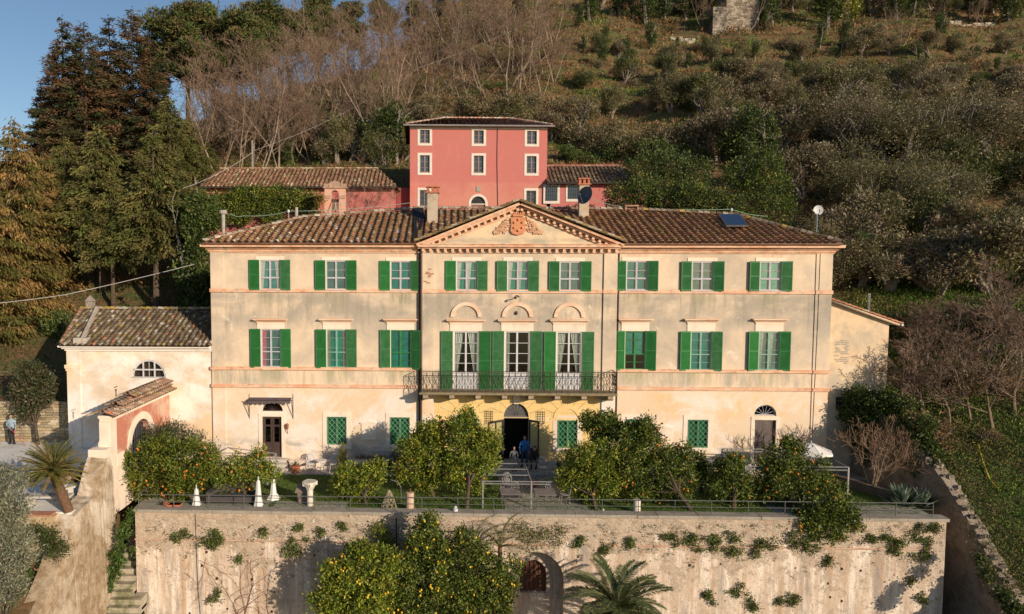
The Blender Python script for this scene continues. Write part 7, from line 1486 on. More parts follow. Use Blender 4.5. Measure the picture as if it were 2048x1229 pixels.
t, b_ = mass('olive_tree', 'silvery olive tree leaning into the lower left corner', 'tree', [(5, 960, 36), (30, 1010, 34), (-10, 1040, 50), (30, 1080, 36), (10, 1130, 44), (45, 1110, 24), (-20, 1170, 50), (25, 1180, 30)], -15.5, 26000, [(.19, .20, .13), (.27, .28, .19), (.13, .14, .08), (.35, .34, .25)], .13, .03, 10, .12, base=(float(P(-5, 1225, Y=-15.5)[0]), -15.5, -4.5), seed=88)
mass('medlar_tree', 'small loquat tree with a slim trunk at the edge of the gravel court', 'tree', [(60, 745, 24), (85, 765, 24), (50, 780, 24), (80, 795, 22), (45, 815, 18), (60, 830, 14)], 1.0, 7500, [(.07, .085, .03), (.11, .10, .05), (.05, .07, .025), (.14, .10, .06)], .2, .07, 8, .15, base=(FX(76, 885, .8), .8, .38), seed=89)
# ---- palms
def frond(rg, o, az, el, L, droop, wl, out, cols, col, lean=0, n=30, sp=1.0):
    e = np.array([math.cos(az), math.sin(az), 0]); p = np.array(o, float); prev = p.copy(); rach = [p.copy()]
    for i in range(10): a = el-droop*(i/9)**1.3; p = p+(e*math.cos(a)+np.array([0, 0, math.sin(a)]))*L/10; rach.append(p.copy())
    s = np.cross(e, (0, 0, 1)); C, D, Ls = [], [], []
    for i in range(n):
        t = .12+.88*i/n; k = min(9, int(t*10)); f = t*10-k; q = rach[k]*(1-f)+rach[k+1]*f; d = rach[k+1]-rach[k]; d /= np.linalg.norm(d)
        l_ = wl*math.sin(math.pi*(.12+.8*t))**.7
        for sd in (-1, 1): v_ = s*sd*.85+d*.65+np.array([0, 0, -.22+.3*rg.random()]); v_ /= np.linalg.norm(v_); w_ = np.cross(v_, (0, 0, 1)); w_ /= np.linalg.norm(w_)+1e-6; out.append([q, q+v_*l_*.5+w_*.02*sp, q+v_*l_, q+v_*l_*.5-w_*.02*sp]); cols.append(np.array(col)*rg.uniform(.75, 1.25))
    return rach
def palm(name, lab, base, crown, nf, L, wl, els, droop, pal, tr, seed, cat='palm', trunk=True, sp=1.0, tm=None):
    t = thing(name, lab, cat, base); rg = np.random.default_rng(seed); out, cols, ra = [], [], []
    for i in range(nf): f = i/nf; ra.append(frond(rg, crown, i*2.399+rg.normal(0, .1), els[0]+(els[1]-els[0])*f+rg.normal(0, .06), L*rg.uniform(.85, 1.1)*(1-.15*f), droop*rg.uniform(.7, 1.3), wl, out, cols, pal[rg.integers(0, len(pal))], n=32 if sp < 1.3 else 58, sp=sp))
    arrmesh('fronds', np.array(out).reshape(-1, 3), 4, leafm, np.clip(np.array(cols), .004, 1), t)
    mb = MB(); [mb.tube(r_, [.022]*6+[.01]*5, 4, cap=False) for r_ in ra]; mb.build('stalks', M('frond_stalk', (.22, .20, .07), .6), t)
    if trunk:
        mb = MB(); b0, c0 = np.array(base, float), np.array(crown, float); n = 22
        for i in range(n): a = b0+(c0-b0)*i/n; b_ = b0+(c0-b0)*(i+1.15)/n; mb.tube([a, b_], [tr*.92*(1+.0*i), tr*1.08], 10)
        mb.build('trunk', tm or M('palm_trunk', (.21, .12, .075), .95, var=.45, vs=9), t)
    return t
cyb = P(138, 1024, Z=.38); cyc = P(106, 945, Y=cyb[1]-.1)
palm('sago_palm', 'sago palm with a stiff round head and leaning trunk on the gravel court', tuple(cyb), tuple(cyc), 110, 1.6, .2, (1.3, -.2), .55, [(.24, .21, .05), (.19, .19, .04), (.34, .23, .07), (.16, .17, .05)], .2, 5, sp=1.2)
dpb = (FX(1235, 1200, -10.5), -10.5, -7.2); palm('date_palm', 'date palm with arching blue-green fronds at the bottom centre-right', dpb, (dpb[0], -10.5, FZ(1222, 1235, -10.5)), 44, 2.6, .5, (1.35, -.35), 1.0, [(.15, .19, .07), (.20, .23, .10), (.12, .155, .055)], .28, 6, sp=1.6)
py_ = (FX(1000, 1120, -8.4), -8.4, -7.2); palm('young_palm', 'slim young palm with narrow fronds between the lemon trees', py_, (py_[0], -8.4, FZ(1095, 1000, -8.4)), 15, 1.9, .3, (1.5, .3), 1.3, [(.07, .10, .03), (.10, .12, .04)], .1, 7, sp=.6)
def agave(name, lab, p, r_, n, pal, cat='agave', par=None, up=(.2, 1.4)):
    rg = np.random.default_rng(int(abs(p[0]*31+n))); V, cols = [], []
    for i in range(n):
        az, el = rg.uniform(0, 6.28), rg.uniform(*up); e = np.array([math.cos(az)*math.cos(el), math.sin(az)*math.cos(el), math.sin(el)]); s = np.cross(e, (0, 0, 1)); s /= np.linalg.norm(s); L = r_*rg.uniform(.7, 1.1); w_ = r_*.09; o = np.array(p)+e*r_*.05; c = pal[rg.integers(0, len(pal))]
        nrm = np.cross(s, e)
        V += [o-s*w_*.6, o+e*L*.45-s*w_+nrm*w_*.4, o+e*L, o+e*L*.45+s*w_+nrm*w_*.4]; cols.append(np.array(c)*rg.uniform(.8, 1.2))
    return arrmesh('leaves' if par else name, np.array(V), 4, leafm, np.array(cols), par), V
AG = [(.16, .22, .15), (.22, .27, .20), (.11, .16, .11)]
for i, (px, pr, r_, lab) in enumerate(((1805, 1015, 1.15, 'grey-green spiky agave, left of the two in the terrace\'s right corner'), (1842, 1018, 1.05, 'grey-green spiky agave, right of the two in the terrace\'s right corner'))):
    o, _ = agave('agave', lab, P(px, pr, Y=-5.0), r_, 110, AG); tag(o, lab, 'agave', 'agaves in the right corner of the terrace')
# bare trees right
b0 = gb(1744, -3.3); t = thing('bare_fig_tree', 'leafless many-stemmed fig tree in the shaded right corner of the terrace', 'tree', b0); rg = np.random.default_rng(91); out = []
for k in range(5): a = rg.uniform(-1, 1); grow(rg, b0, (math.sin(a)*.55, rg.normal(0, .3), 1), 2.4, .05, 4, out, .5, .2, (3, 4), .1, .66, .008, 5, .4, .3)
branches(out, t, M('fig_bark', (.26, .19, .13), .9, var=.3), M('fig_twig', (.22, .14, .09), .9))
b0 = gb(1600, -1.9); t = thing('bare_shrub', 'thin leafless shrub casting twig shadows beside the grey right-hand door', 'shrub', b0); out = []
for k in range(3): grow(rg, b0, (rg.normal(0, .25), rg.normal(0, .1), 1), 2.0, .03, 3, out, .4, .3, (3, 4), .1, .62, .008, 5, .5, .3)
branches(out, t, M('fig_bark', (.42, .32, .22)), M('fig_twig', (.34, .23, .15)))
big_b = proto_bare(95, 5.0, (0, 0), (4, 5), 4, M('fig_bark', (.42, .32, .22))); bush_b = [big_b, proto_bare(96, 5.0, (.1, 0), (4, 5), 4, greybark)]
row(bush_b, 5, [(1800, 838, 3.2), (1850, 850, 3.8), (1900, 870, 4.0), (1945, 850, 4.4), (1990, 870, 4.0), (2030, 830, 4.6), (1920, 800, 3.6), (1985, 780, 4)], 'bare bushy sapling', 'on the bank right of the lean-to', 'tree', 'bare saplings right of the lean-to', -8, wide=(1.0, 1.3))
row(shr_b, 2, spread(1770, 2040, 12, 760, 900, 1.3, 2.2, 81), 'brown bramble tangle', 'on the bank right of the lean-to', 'bush', 'bramble tangles on the right bank', -9)
row(bush_b, 5, spread(1790, 2045, 10, 700, 800, 3, 4.4, 82), 'thin bare sapling', 'higher on the right-hand bank', 'tree', 'bare saplings right of the lean-to', -6, wide=(1.1, 1.5))
row(bush_b, 5, [(2010, 700, 5.5)], 'pale leafless fig tree', 'at the right edge above the bare saplings', 'tree', 'bare saplings right of the lean-to', -4)
# ================================================================ GARDEN THINGS
parw = M('parasol_canvas', (.78, .75, .72), .9, var=.08); terr = M('terracotta_pot', (.50, .17, .09), .8, var=.3)
def parasol_closed(lab, px, rt, rb, Y):
    x = FX(px, 1000, Y); zt = FZ(rt, px, Y); t = thing('closed_parasol', lab, 'parasol', (x, Y, ZL), 0, 'closed white parasols on the terrace'); mb = MB(); n = 12; V = []; h = zt-ZL-.05; k_ = 1.5 if px == 547 else 1
    prof = [(.02, h), (.07, h*.93), (.10, h*.6), (.13, h*.3), (.18*k_, h*.08), (.19*k_, .05)]
    for r_, z_ in prof:
        for k in range(n): a = 2*math.pi*k/n; q = r_*(1+.22*(k % 2)); V.append((x+q*math.cos(a), Y+q*math.sin(a), ZL+z_))
    mb.idx(V, [(i*n+k, (i+1)*n+k, (i+1)*n+(k+1) % n, i*n+(k+1) % n) for i in range(5) for k in range(n)]); mb.build('cover', parw, t); mb = MB(); mb.tube([(x, Y, ZL), (x, Y, zt+.12)], .025, 6); mb.build('pole', white, t)
parasol_closed('closed white parasol standing left of the dark sofa', 393, 975, 1020, -6.4)
parasol_closed('slim closed white parasol right of the dark sofa', 517, 958, 1022, -6.4)
parasol_closed('closed white parasol with wide skirt on the paving, right of the slim one', 547, 955, 1000, -5.4)
def post(name, lab, cat, px, rt, Y, r_, mt, prof=None):
    x = FX(px, 1000, Y); zt = FZ(rt, px, Y); mb = MB(); mb.lathe((x, Y, ZL), prof(zt-ZL) if prof else [(r_*1.05, 0), (r_, .1), (r_, zt-ZL)], 14); return tag(mb.build(name, mt, smooth=False), lab, cat), (x, Y, zt)
marb = stain('marble', (.66, .60, .52), [((.4, .35, .28), (3, 3, 2), .48, .64, .7)])
cl, ctop = post('stone_column', 'weathered white stone column carrying a rough capital near the left lawn', 'column', 620, 980, -6.2, .15, marb)
mb = MB(); c = ctop; mb.lathe(c, [(.15, 0), (.18, .06), (.2, .1), (.3, .28), (.34, .34), (.34, .42)], 8)
for a in range(4): t_ = a*math.pi/2+.4; mb.obox((c[0]+.26*math.cos(t_), c[1]+.26*math.sin(t_), c[2]+.30), .2, .14, .18, (math.cos(t_), math.sin(t_), .3))
tag(mb.build('stone_capital', marb), 'carved stone capital resting on the weathered white column', 'capital')
_, ct = post('terracotta_column', 'short terracotta column with a plant on top, right of the wicker cone', 'column', 820, 985, -6.6, .19, stain('old_terracotta', (.52, .36, .27), [((.6, .5, .4), (2, 2, 2), .5, .65, .7)]))
o, _ = agave('potted_succulent', '', ct, .2, 24, [(.35, .2, .08), (.2, .16, .06)]); tag(o, 'small orange-tipped succulent on the short terracotta column', 'plant')
post('white_column', 'thick white column under the tallest orange tree, right of centre', 'column', 1274, 1000, -6.6, .17, marb)
post('white_post', 'thin white post beside the railing right of the pergola paving', 'post', 1207, 1018, -6.7, .04, white)
o, c = post('garden_lamp', 'small white bollard lamp with a round knob on the coping edge', 'lamp', 911, 1017, -7.0, .12, white); mb = MB(); mb.ball((c[0], c[1], c[2]+.05), .07, n=8); tag(mb.build('lamp_knob', white, o))
# wicker cone
wk = M('wicker', (.40, .33, .22), .9, var=.3, vs=8); x, Y = FX(778, 1000, -6.3), -6.3; h = FZ(980, 778, Y)-ZL; mb = MB()
for s in (-1, 1):
    for k in range(9): a0 = k*2*math.pi/9; mb.tube([(x+.38*(1-t)**.7*math.cos(a0+s*t*2.2), Y+.3*(1-t)**.7*math.sin(a0+s*t*2.2), ZL+h*t) for t in np.linspace(0, 1, 9)], .014, 4, cap=False)
for t in (0, .25, .5, .75): mb.tube([(x+.38*(1-t)**.7*math.cos(a), Y+.3*(1-t)**.7*math.sin(a), ZL+h*t) for a in np.linspace(0, 6.283, 16)], .016, 4, cap=False)
tag(mb.build('wicker_cone', wk), 'pale wicker cone plant support behind the railing, left of the terracotta column', 'plant support')
mb = MB(); x2 = FX(802, 1000, -5.6); mb.tube([(x2, -5.6, ZL), (x2, -5.6, FZ(975, 800, -5.6)), (x2-.15, -5.6, FZ(965, 798, -5.6)), (x2-.5, -5.6, FZ(960, 790, -5.6))], .025, 6); tag(mb.build('shower_pipe', iron_g), 'curved grey garden shower pipe beside the wicker cone', 'pipe')
# pots
def pot(lab, p, r_, h, plant=None, box=False, w_=None):
    t = thing('plant_pot', lab, 'pot', p); mb = MB()
    if box: mb.box(p[0]-w_, p[0]+w_, p[1]-r_, p[1]+r_, p[2], p[2]+h); mb.box(p[0]-w_-.03, p[0]+w_+.03, p[1]-r_-.03, p[1]+r_+.03, p[2]+h-.06, p[2]+h)
    else: mb.lathe(p, [(r_*.65, 0), (r_*.95, h*.85), (r_*1.12, h*.86), (r_*1.12, h), (r_*.95, h), (r_*.9, h*.93)], 14)
    mb.build('pot', terr, t)
    if plant: agave('leaves', '', (p[0], p[1], p[2]+h), *plant, par=t)
pot('large terracotta pot with a small agave, right of the brown-doored steps', (FX(591, 935, -1.0), -1.0, ZL+.04), .26, .38, (.33, 26, [(.09, .12, .05), (.06, .09, .04)]))
pot('small round terracotta pot at the foot of the leftmost orange tree', gb(333, -6.7), .14, .24); pot('oblong terracotta trough on the coping by the leftmost orange tree', gb(349, -6.75), .14, .22, None, True, .3)
pot('terracotta pot near the arched door steps', (FX(1068, 965, -3.0), -3.0, ZL), .2, .3)
pot('terracotta pot in the shade right of the arched door', (FX(1118, 900, -.8), -.8, ZL+.04), .2, .35, (.4, 24, [(.03, .04, .02)]))
# stone trough and shrub
t = thing('stone_trough', 'long white stone trough of dead plants against the villa wall', 'trough', (FX(740, 925, -.5), -.5, ZL)); xa, xb2 = FX(707, 925, -.6), FX(773, 925, -.6); mb = MB(); mb.box(xa, xb2, -.85, -.3, -.35, .05); mb.box(xa+.06, xb2-.06, -.80, -.35, .05, .08, ); mb.build('basin', marb, t)
for xx in (xa+.15, xb2-.35): mb = MB(); mb.box(xx, xx+.2, -.8, -.35, ZL+.04, -.351); mb.build('foot', marb, t)
rg = np.random.default_rng(12); V = leafverts(np.stack([rg.uniform(xa+.1, xb2-.1, 400), rg.uniform(-.75, -.4, 400), np.full(400, .08)], 1), .32, .012, np.tile([0, 0, 1.], (400, 1)), rg, .45); arrmesh('dead_plants', V, 4, drym, pick([(.14, .07, .04), (.08, .045, .03)], 400), t)
mass('golden_shrub', 'upright golden cypress shrub beside the white garden chairs', 'bush', [(685, 905, 7), (684, 920, 9), (685, 935, 10), (686, 892, 4)], -1.2, 1600, [(.24, .22, .04), (.16, .15, .03)], .09, .04, 9, .06, base=gb(685, -1.2), stems=True)
mass('hedge_shrub', 'low dark shrub at the villa wall between the trough and the orange tree', 'bush', [(790, 915, 9), (800, 925, 10), (780, 930, 9)], -.9, 1200, IVY, .08, .05, base=gb(790, -.9))
# white garden chairs and table
wi = M('white_iron', (.68, .67, .66), .6, var=.1)
def chair(lab, px, Y, rz, grp, mt=wi, z0=ZL+.04, nm='garden_chair'):
    x = FX(px, 930, Y); t = thing(nm, lab, 'chair', (x, Y, z0), rz, grp); wm = WM[t.name]
    mb = MB(); mb.lathe((0, 0, 0), [(.24, .43), (.25, .445), (.23, .46)], 14); mb.build('seat', mt, t, wm=wm)
    mb = MB(); pts = [(-.2, .2, .45), (-.24, .24, .7), (-.2, .27, .88), (0, .29, .98), (.2, .27, .88), (.24, .24, .7), (.2, .2, .45)]; mb.tube(pts, .02, 5); mb.tube([(-.13, .22, .5), (.0, .27, .9), (.13, .22, .5)], .016, 4)
    for a in range(5): mb.tube([(-.2+.1*a, .23, .5+.0*a), (.2-.1*a, .27, .86)], .012, 4)
    V = [(.17*math.cos(k), .255, .74+.19*math.sin(k)) for k in np.linspace(0, 6.283, 12)]; mb.tube(V, .03, 4, cap=False); mb.build('backrest', mt, t, wm=wm)
    for sx_ in (-1, 1):
        for sy_ in (-1, 1): mb = MB(); mb.tube([(sx_*.17, sy_*.17, .43), (sx_*.22, sy_*.22, 0)], .015, 5); mb.build('leg', mt, t, wm=wm)
    return t
def table(lab, px, Y, r_, h, grp=None, mt=wi, legs=3, z0=ZL+.04):
    x = FX(px, 940, Y); t = thing('garden_table', lab, 'table', (x, Y, z0), 0, grp); mb = MB(); mb.lathe((x, Y, z0), [(r_*.98, h-.02), (r_, h-.01), (r_, h+.01), (r_*.95, h+.02)], 20); mb.build('tabletop', mt, t)
    for k in range(legs): a = k*2*math.pi/legs; mb = MB(); mb.tube([(x+r_*.3*math.cos(a), Y+r_*.3*math.sin(a), z0+h-.02), (x+.03*math.cos(a), Y+.03*math.sin(a), z0+h*.5), (x+r_*.75*math.cos(a), Y+r_*.75*math.sin(a), z0)], .015, 5); mb.build('leg', mt, t)
WG = 'white garden chairs by the villa wall'
chair('white round-backed garden chair, left of the pair below the grilled window', 620, -.75, 0, WG); chair('white round-backed garden chair, right of the pair beside the golden shrub', 668, -.75, 0, WG)
table('small white bistro table between the two round-backed chairs', 643, -.95, .3, .68)
chair('shaded white chair back right of the arched door', 1085, -1.0, .2, None)
chair('white chair left of the pale parasol shade at the right-hand terrace seating', 1425, -1.6, .5, 'white chairs at the right-hand seating'); chair('white chair closest to the grey right-hand door', 1490, -1.7, -.6, 'white chairs at the right-hand seating')
table('white round table under the small parasol near the right wing', 1411, -1.9, .45, .7)
# open parasols
def parasol(lab, px, pr, rpx, Y, droop=.35):
    c = P(px, pr, Y=Y); t = thing('open_parasol', lab, 'parasol', (c[0], Y, ZL)); r_ = rpx/SC(Y); mb = MB(); n = 8; rim = [(c[0]+r_*math.cos(2*math.pi*k/n), Y+r_*math.sin(2*math.pi*k/n), c[2]) for k in range(n)]; top = (c[0], Y, c[2]+r_*droop)
    for k in range(n): a, b_ = rim[k], rim[(k+1) % n]; mb.face([top, a, b_]); mb.face([a, (a[0], a[1], a[2]-.1), (b_[0], b_[1], b_[2]-.1), b_])
    mb.build('canopy', parw, t); mb = MB(); mb.tube([(c[0], Y, ZL), (c[0], Y, top[2]+.1)], .025, 6); mb.build('pole', white, t)
    for k in range(n): mb = MB(); mb.tube([top, rim[k]], .01, 4, cap=False); mb.build('rib', white, t)
parasol('open white parasol rising behind the big dark orange tree', 1622, 902, 40, -3.2, .42); parasol('small open white parasol in front of the right wing', 1411, 922, 24, -2.2, .2)
# dark sofa under the second orange tree
sf_ = thing('garden_sofa', 'dark grey curved garden sofa under the sparse orange tree', 'sofa', gb(455, -6.0)); gsm = M('dark_canvas', (.085, .075, .075), .9, var=.2); mb = MB(); x0 = FX(425, 1000, -6); 
mb.box(x0-.1, x0+2.1, -6.2, -5.5, ZL+.12, ZL+.42); mb.build('seat', gsm, sf_); mb = MB(); mb.box(x0-.1, x0+2.1, -5.62, -5.45, ZL+.42, ZL+.85); mb.build('backrest', gsm, sf_)
for s in (0, 1): mb = MB(); mb.prism([(x0-.22+s*2.3, ZL+.05), (x0+.0+s*2.3-.1*s, ZL+.05), (x0+.05+s*2.2, ZL+.62), (x0-.22+s*2.3, ZL+.62)], -6.25, -5.45); mb.build('armrest', gsm, sf_)
# stone plinth behind the column
mb = MB(); x = FX(607, 1000, -5.7); mb.box(x-.25, x+.25, -5.9, -5.4, ZL, ZL+.55); mb.idx([(x-.36, -6.0, ZL+.55), (x+.36, -6.0, ZL+.55), (x+.36, -5.3, ZL+.55), (x-.36, -5.3, ZL+.55), (x-.25, -5.65, ZL+.95), (x+.3, -5.65, ZL+.95)], [(0, 1, 5, 4), (2, 3, 4, 5), (1, 2, 5), (3, 0, 4)]); tag(mb.build('bird_house', stain('dark_wood_box', (.2, .16, .13), [])), 'small dark gabled box on the lawn behind the stone column', 'box')
# metal pergolas
def pergola(lab, pts, beams, nm='metal_pergola'):
    t = thing(nm, lab, 'pergola', (pts[0][0], pts[0][1], ZL))
    for (x, y, zt) in pts: mb = MB(); mb.box(x-.035, x+.035, y-.035, y+.035, ZL, zt); mb.build('post', steelp, t)
    for a, b_ in beams: mb = MB(); mb.tube([a, b_], .026, 4); mb.build('beam', steelp, t)
steelp = M('grey_steel', (.33, .32, .32), .5, .4, .3, var=.2)
f = lambda px, pr, Y: tuple(float(v_) for v_ in P(px, pr, Y=Y))
a1_, a2_ = f(966, 963, -6.2), f(1063, 963, -6.2); zt = a1_[2]; xl_, xr2_ = a1_[0], a2_[0]; yb_ = -3.2
b1_, b2_ = (xl_, yb_, zt), (xr2_, yb_, zt)
pergola('grey steel pergola frame over the paved path to the arched door', [(xl_, -6.2, zt), (xr2_, -6.2, zt), (xl_, yb_, zt), (xr2_, yb_, zt)], [((xl_-.1, -6.2, zt), (xr2_+.9, -6.2, zt)), ((xl_-.1, -6.2, zt-.12), (xr2_+.9, -6.2, zt-.12)), ((xl_-.1, yb_, zt), (xr2_+1.2, yb_, zt)), ((xl_, -6.2, zt), (xl_, yb_, zt)), ((xr2_, -6.2, zt), (xr2_, yb_, zt)), ((xl_, -5.2, zt), (xr2_, -5.2, zt)), ((xl_, -4.2, zt), (xr2_, -4.2, zt))])
c_, d_ = f(1697, 935, -5.2), f(1640, 920, -2.0); zt = c_[2]; xr3 = c_[0]; xl3 = FX(1447, 905, -2.2)
pergola('grey steel pergola frame at the right-hand terrace seating', [(xr3, -5.2, zt), (xl3, -2.0, zt), (xr3, -2.0, zt), (FX(1490, 960, -5.2), -5.2, zt)], [((xr3, -5.2, zt), (xr3, -2, zt)), ((xl3, -2, zt), (xr3, -2, zt)), ((xl3, -2, zt-.15), (xr3, -2, zt-.15)), ((FX(1490, 960, -5.2), -5.2, zt), (xr3, -5.2, zt)), ((FX(1490, 960, -5.2), -5.2, zt-.15), (xr3, -5.2, zt-.15)), ((xl3, -2, zt), (FX(1490, 960, -5.2), -5.2, zt))])
xa = FX(432, 905, -1.6); xb2 = FX(552, 905, -1.6); zt = FZ(907, 500, -1.6); xm = (xa+xb2)/2-.7
pergola('dark steel gazebo frame with sloping struts left of the brown door', [(xa, -1.6, zt), (xb2, -1.6, zt), (xa, -3.4, zt), (xb2, -3.4, zt)], [((xa, -1.6, zt), (xb2, -1.6, zt)), ((xa, -3.4, zt), (xb2, -3.4, zt)), ((xa, -1.6, zt), (xa, -3.4, zt)), ((xb2, -1.6, zt), (xb2, -3.4, zt))]+[((p_[0], p_[1], zt), (xm, -2.5, zt+.55)) for p_ in ((xa, -1.6), (xb2, -1.6), (xa, -3.4), (xb2, -3.4))], 'gazebo_frame')
# tables on the path
def slabtable(lab, px0, px1, r0, r1, seed):
    t = thing('patio_table', lab, 'table', gb((px0+px1)/2, -5.6), 0, 'slatted patio tables under the pergola'); zt = ZL+.72; p = [P(px0, r1, Z=zt), P(px1, r1, Z=zt), P(px1, r0, Z=zt), P(px0, r0, Z=zt)]; mb = MB(); xs_ = (p[0][0], p[1][0]); ys_ = (-6.35, -5.35); n = 9
    for i in range(n): mb.box(xs_[0], xs_[1], ys_[0]+(ys_[1]-ys_[0])*i/n, ys_[0]+(ys_[1]-ys_[0])*(i+.86)/n, zt-.03, zt)
    mb.build('tabletop', M('table_slats', (.22, .19, .19), .6, var=.3), t)
    for xx in (xs_[0]+.08, xs_[1]-.08):
        for yy in (ys_[0]+.08, ys_[1]-.1): mb = MB(); mb.tube([(xx, yy, ZL), (xx, yy, zt-.03)], .022, 5); mb.build('leg', iron_g, t)
slabtable('grey slatted table left of the pergola\'s front right post', 1006, 1049, 991, 1009, 1); slabtable('grey slatted table right of the pergola\'s front right post', 1078, 1122, 991, 1009, 2)
gy_ = M('grey_plastic', (.30, .29, .29), .6)
CG = 'grey chairs at the slatted tables'
for lab, px, Y, rz in (('grey chair farthest behind the left slatted table', 1015, -4.0, 0), ('grey chair nearest the far edge of the left slatted table', 1028, -4.9, 3.14), ('grey chair at the right end of the right slatted table', 1130, -5.4, -1.5), ('grey chair at the far edge of the right slatted table', 1100, -4.9, 3.14)): chair(lab, px, Y, rz, CG, gy_, ZL+.02)
# debris by the left lawn: hoses
wire('garden_hose', 'yellow garden hose lying down the grassy bank at the right', [tuple(np.array(HT(px, pr, -8))+(0, 0, .12)) for px, pr in ((1955, 893), (1965, 930), (1978, 970), (2000, 997))], .035, 0, M('yellow_hose', (.62, .45, .05), .6), 'hose')
p1_ = [P(a, b_, Y=-11.6) for a, b_ in ((68, 1138), (82, 1145), (92, 1165), (93, 1190))]; wire('orange_hose', 'brown hose curling over the grass below the gravel court', p1_, .03, 0, M('brown_hose', (.35, .16, .08), .6), 'hose')
# ---------------------------------------------------------------- people
def person(lab, base, joints, radii, edges, cloth, skin, hair, rz=0, sc=1.0, head=None, legs=None, extra=None, facing=0):
    t = thing('person', lab, 'person', base, rz); wm = WM[t.name] @ Matrix.Scale(sc, 4)
    me = bpy.data.meshes.new('body'); me.from_pydata(joints, edges, []); me.materials.append(cloth); o = bpy.data.objects.new('body', me); link(o, t, wm)
    sk = o.modifiers.new('skin', 'SKIN'); sk.use_smooth_shade = True; dat = me.skin_vertices[0].data if me.skin_vertices else None
    if dat is None:
        bm = __import__('bmesh').new(); bm.from_mesh(me); bm.verts.layers.skin.verify(); bm.to_mesh(me); bm.free(); dat = me.skin_vertices[0].data
    for i, r_ in enumerate(radii): dat[i].radius = r_ if hasattr(r_, '__len__') else (r_, r_)
    dat[0].use_root = True; o.modifiers.new('sub', 'SUBSURF').levels = 1; o.modifiers['sub'].render_levels = 1
    hp = joints[head]; dirf = np.array([math.sin(facing), -math.cos(facing), 0])
    mb = MB(); mb.ball((hp[0], hp[1], hp[2]+.06), .105, n=12, sz=(.85, .98, 1.18)); mb.ball(tuple(np.array((hp[0], hp[1], hp[2]+.05))+dirf*.105), .02, n=6); hd = mb.build('head', skin, t, True, wm=wm)
    mb = MB(); sd_ = np.cross(dirf, (0, 0, 1))
    for s in (-1, 1): mb.ball(tuple(np.array((hp[0], hp[1], hp[2]+.075))+dirf*.095+sd_*.035*s), .012, n=6)
    mb.build('eyes', M('eye_dark', (.03, .02, .02), .3), hd, True, wm=wm)
    mb = MB(); mb.box(hp[0]+dirf[0]*.1-.025, hp[0]+dirf[0]*.1+.025, hp[1]+dirf[1]*.1-.006, hp[1]+dirf[1]*.1+.006, hp[2]+.0, hp[2]+.012); mb.build('mouth', M('lips', (.4, .13, .1), .6), hd, wm=wm)
    mb = MB(); mb.ball(tuple(np.array((hp[0], hp[1], hp[2]+.09))-dirf*.022), .112, n=12, sz=(.9, 1.0, 1.08)); mb.build('hair', hair, t, True, wm=wm)
    for hi in extra or []:      # hands: palm, four fingers, thumb
        h = np.array(joints[hi[0]]); e = h-np.array(joints[hi[1]]); e /= np.linalg.norm(e); s_ = np.cross(e, (0, 1, .2)); s_ /= np.linalg.norm(s_); mb = MB(); mb.tube([h, h+e*.085], [.026, .032], 6)
        for k in range(4): b_ = h+e*.08+s_*(k-1.5)*.019; mb.tube([b_, b_+e*(.035+.006*(k in (1, 2))), b_+e*.06+np.array((0, -.02, 0))], [.009, .008, .006], 5)
        b_ = h+e*.03+s_*.03; mb.tube([b_, b_+s_*.025+e*.025, b_+s_*.03+e*.05], [.010, .009, .007], 5); mb.build('hand', skin, t, True, wm=wm)
    if legs: me2 = bpy.data.meshes.new('trousers')
    if legs:
        mb = MB()
        for s in legs[0]: mb.tube([joints[i] for i in s], [(radii[i] if not hasattr(radii[i], '__len__') else max(radii[i]))*1.12 for i in s], 8)
        mb.build('trousers', legs[1], t, True, wm=wm)
        for s in legs[0]: a = joints[s[-1]]; mb = MB(); mb.ball((a[0]+dirf[0]*.07, a[1]+dirf[1]*.07, a[2]-.03), .05, n=8, sz=(1+abs(dirf[0])*1.3, 1+abs(dirf[1])*1.5, .9)); mb.build('shoe', M('shoe', (.03, .03, .03), .5), t, True, wm=wm)
    return t
skn = M('skin', (.45, .26, .18), .6, var=.08); hrd = M('dark_hair', (.03, .02, .015), .8)
STJ = [(0, 0, .95), (0, 0, 1.15), (0, 0, 1.38), (0, 0, 1.5), (0, 0, 1.6), (.2, 0, 1.40), (.29, -.02, 1.13), (.24, -.2, .95), (-.2, 0, 1.40), (-.28, .02, 1.12), (-.26, -.14, .90), (.1, 0, .88), (.12, -.03, .48), (.13, .02, .08), (-.1, 0, .88), (-.12, -.02, .48), (-.13, .03, .08)]
STR_ = [(.16, .12), (.15, .11), (.17, .11), .055, .06, .065, .045, .03, .065, .045, .03, .09, .06, .045, .09, .06, .045]
STE = [(0, 1), (1, 2), (2, 3), (3, 4), (2, 5), (5, 6), (6, 7), (2, 8), (8, 9), (9, 10), (0, 11), (11, 12), (12, 13), (0, 14), (14, 15), (15, 16)]
HX = [(7, 6), (10, 9)]
def gp(px, Y, z_): return (FX(px, 900, Y), Y, z_)
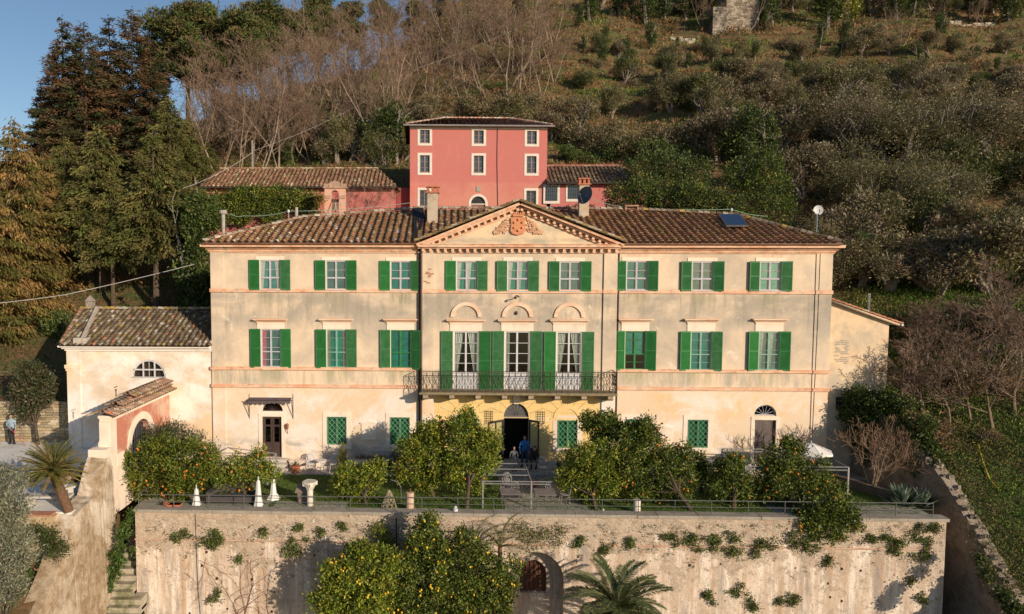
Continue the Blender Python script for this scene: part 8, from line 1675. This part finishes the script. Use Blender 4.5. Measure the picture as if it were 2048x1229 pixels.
person('man in a bright blue shirt and jeans standing in the shaded arched doorway', gp(1049, -.75, -.2), STJ, STR_, STE, M('blue_shirt', (.03, .16, .42), .8), skn, hrd, head=4, legs=([(0, 11, 12, 13), (0, 14, 15, 16)], M('jeans', (.04, .07, .13), .9)), extra=HX, facing=-.4)
person('slight person in pale grey clothes left of the man in blue', gp(1028, -1.05, -.35), STJ, [r_ if hasattr(r_, '__len__') else r_*.9 for r_ in STR_], STE, M('pale_grey_top', (.42, .40, .38), .9), skn, hrd, sc=.78, head=4, legs=([(0, 11, 12, 13), (0, 14, 15, 16)], M('pale_trousers', (.5, .48, .46), .9)), extra=HX, facing=.5)
BJ = [(0, .12, .62), (0, .02, .82), (0, -.12, 1.0), (0, -.2, 1.09), (0, -.27, 1.16), (.19, -.12, .99), (.24, -.3, .78), (.12, -.42, .64), (-.19, -.12, .99), (-.24, -.3, .78), (-.12, -.42, .64), (.1, .1, .58), (.14, -.16, .40), (.13, .04, .08), (-.1, .1, .58), (-.14, -.16, .40), (-.13, .04, .08)]
person('person in a dark jacket bending forward, right of the man in blue', gp(1068, -1.15, -.2), BJ, STR_, STE, M('dark_jacket', (.045, .045, .055), .9), skn, hrd, head=4, legs=([(0, 11, 12, 13), (0, 14, 15, 16)], M('dark_trousers', (.03, .03, .035), .9)), extra=HX, facing=-.3)
WJ = [tuple(j) for j in STJ]; WJ[7] = (.42, -.3, .92); WJ[10] = (.22, -.42, 1.0); WJ[6] = (.34, -.1, 1.12)
wp = thing  # gardener at the far left
person('gardener in a pale blue shirt and dark cap by the stone wall at far left', gp(24, .9, .38), WJ, STR_, STE, M('pale_blue_shirt', (.33, .42, .50), .9), skn, M('black_cap', (.02, .02, .025), .9), head=4, legs=([(0, 11, 12, 13), (0, 14, 15, 16)], M('dark_trousers', (.03, .03, .035), .9)), extra=HX, facing=.8)
hp_ = gp(24, .9, .38); mb = MB(); mb.tube([(hp_[0]+.2, .5, 1.45), (hp_[0]+1.15, .35, .45)], .018, 5); tag(mb.build('rake', M('red_handle', (.5, .06, .08), .6)), 'red-handled rake held by the gardener at far left', 'rake')
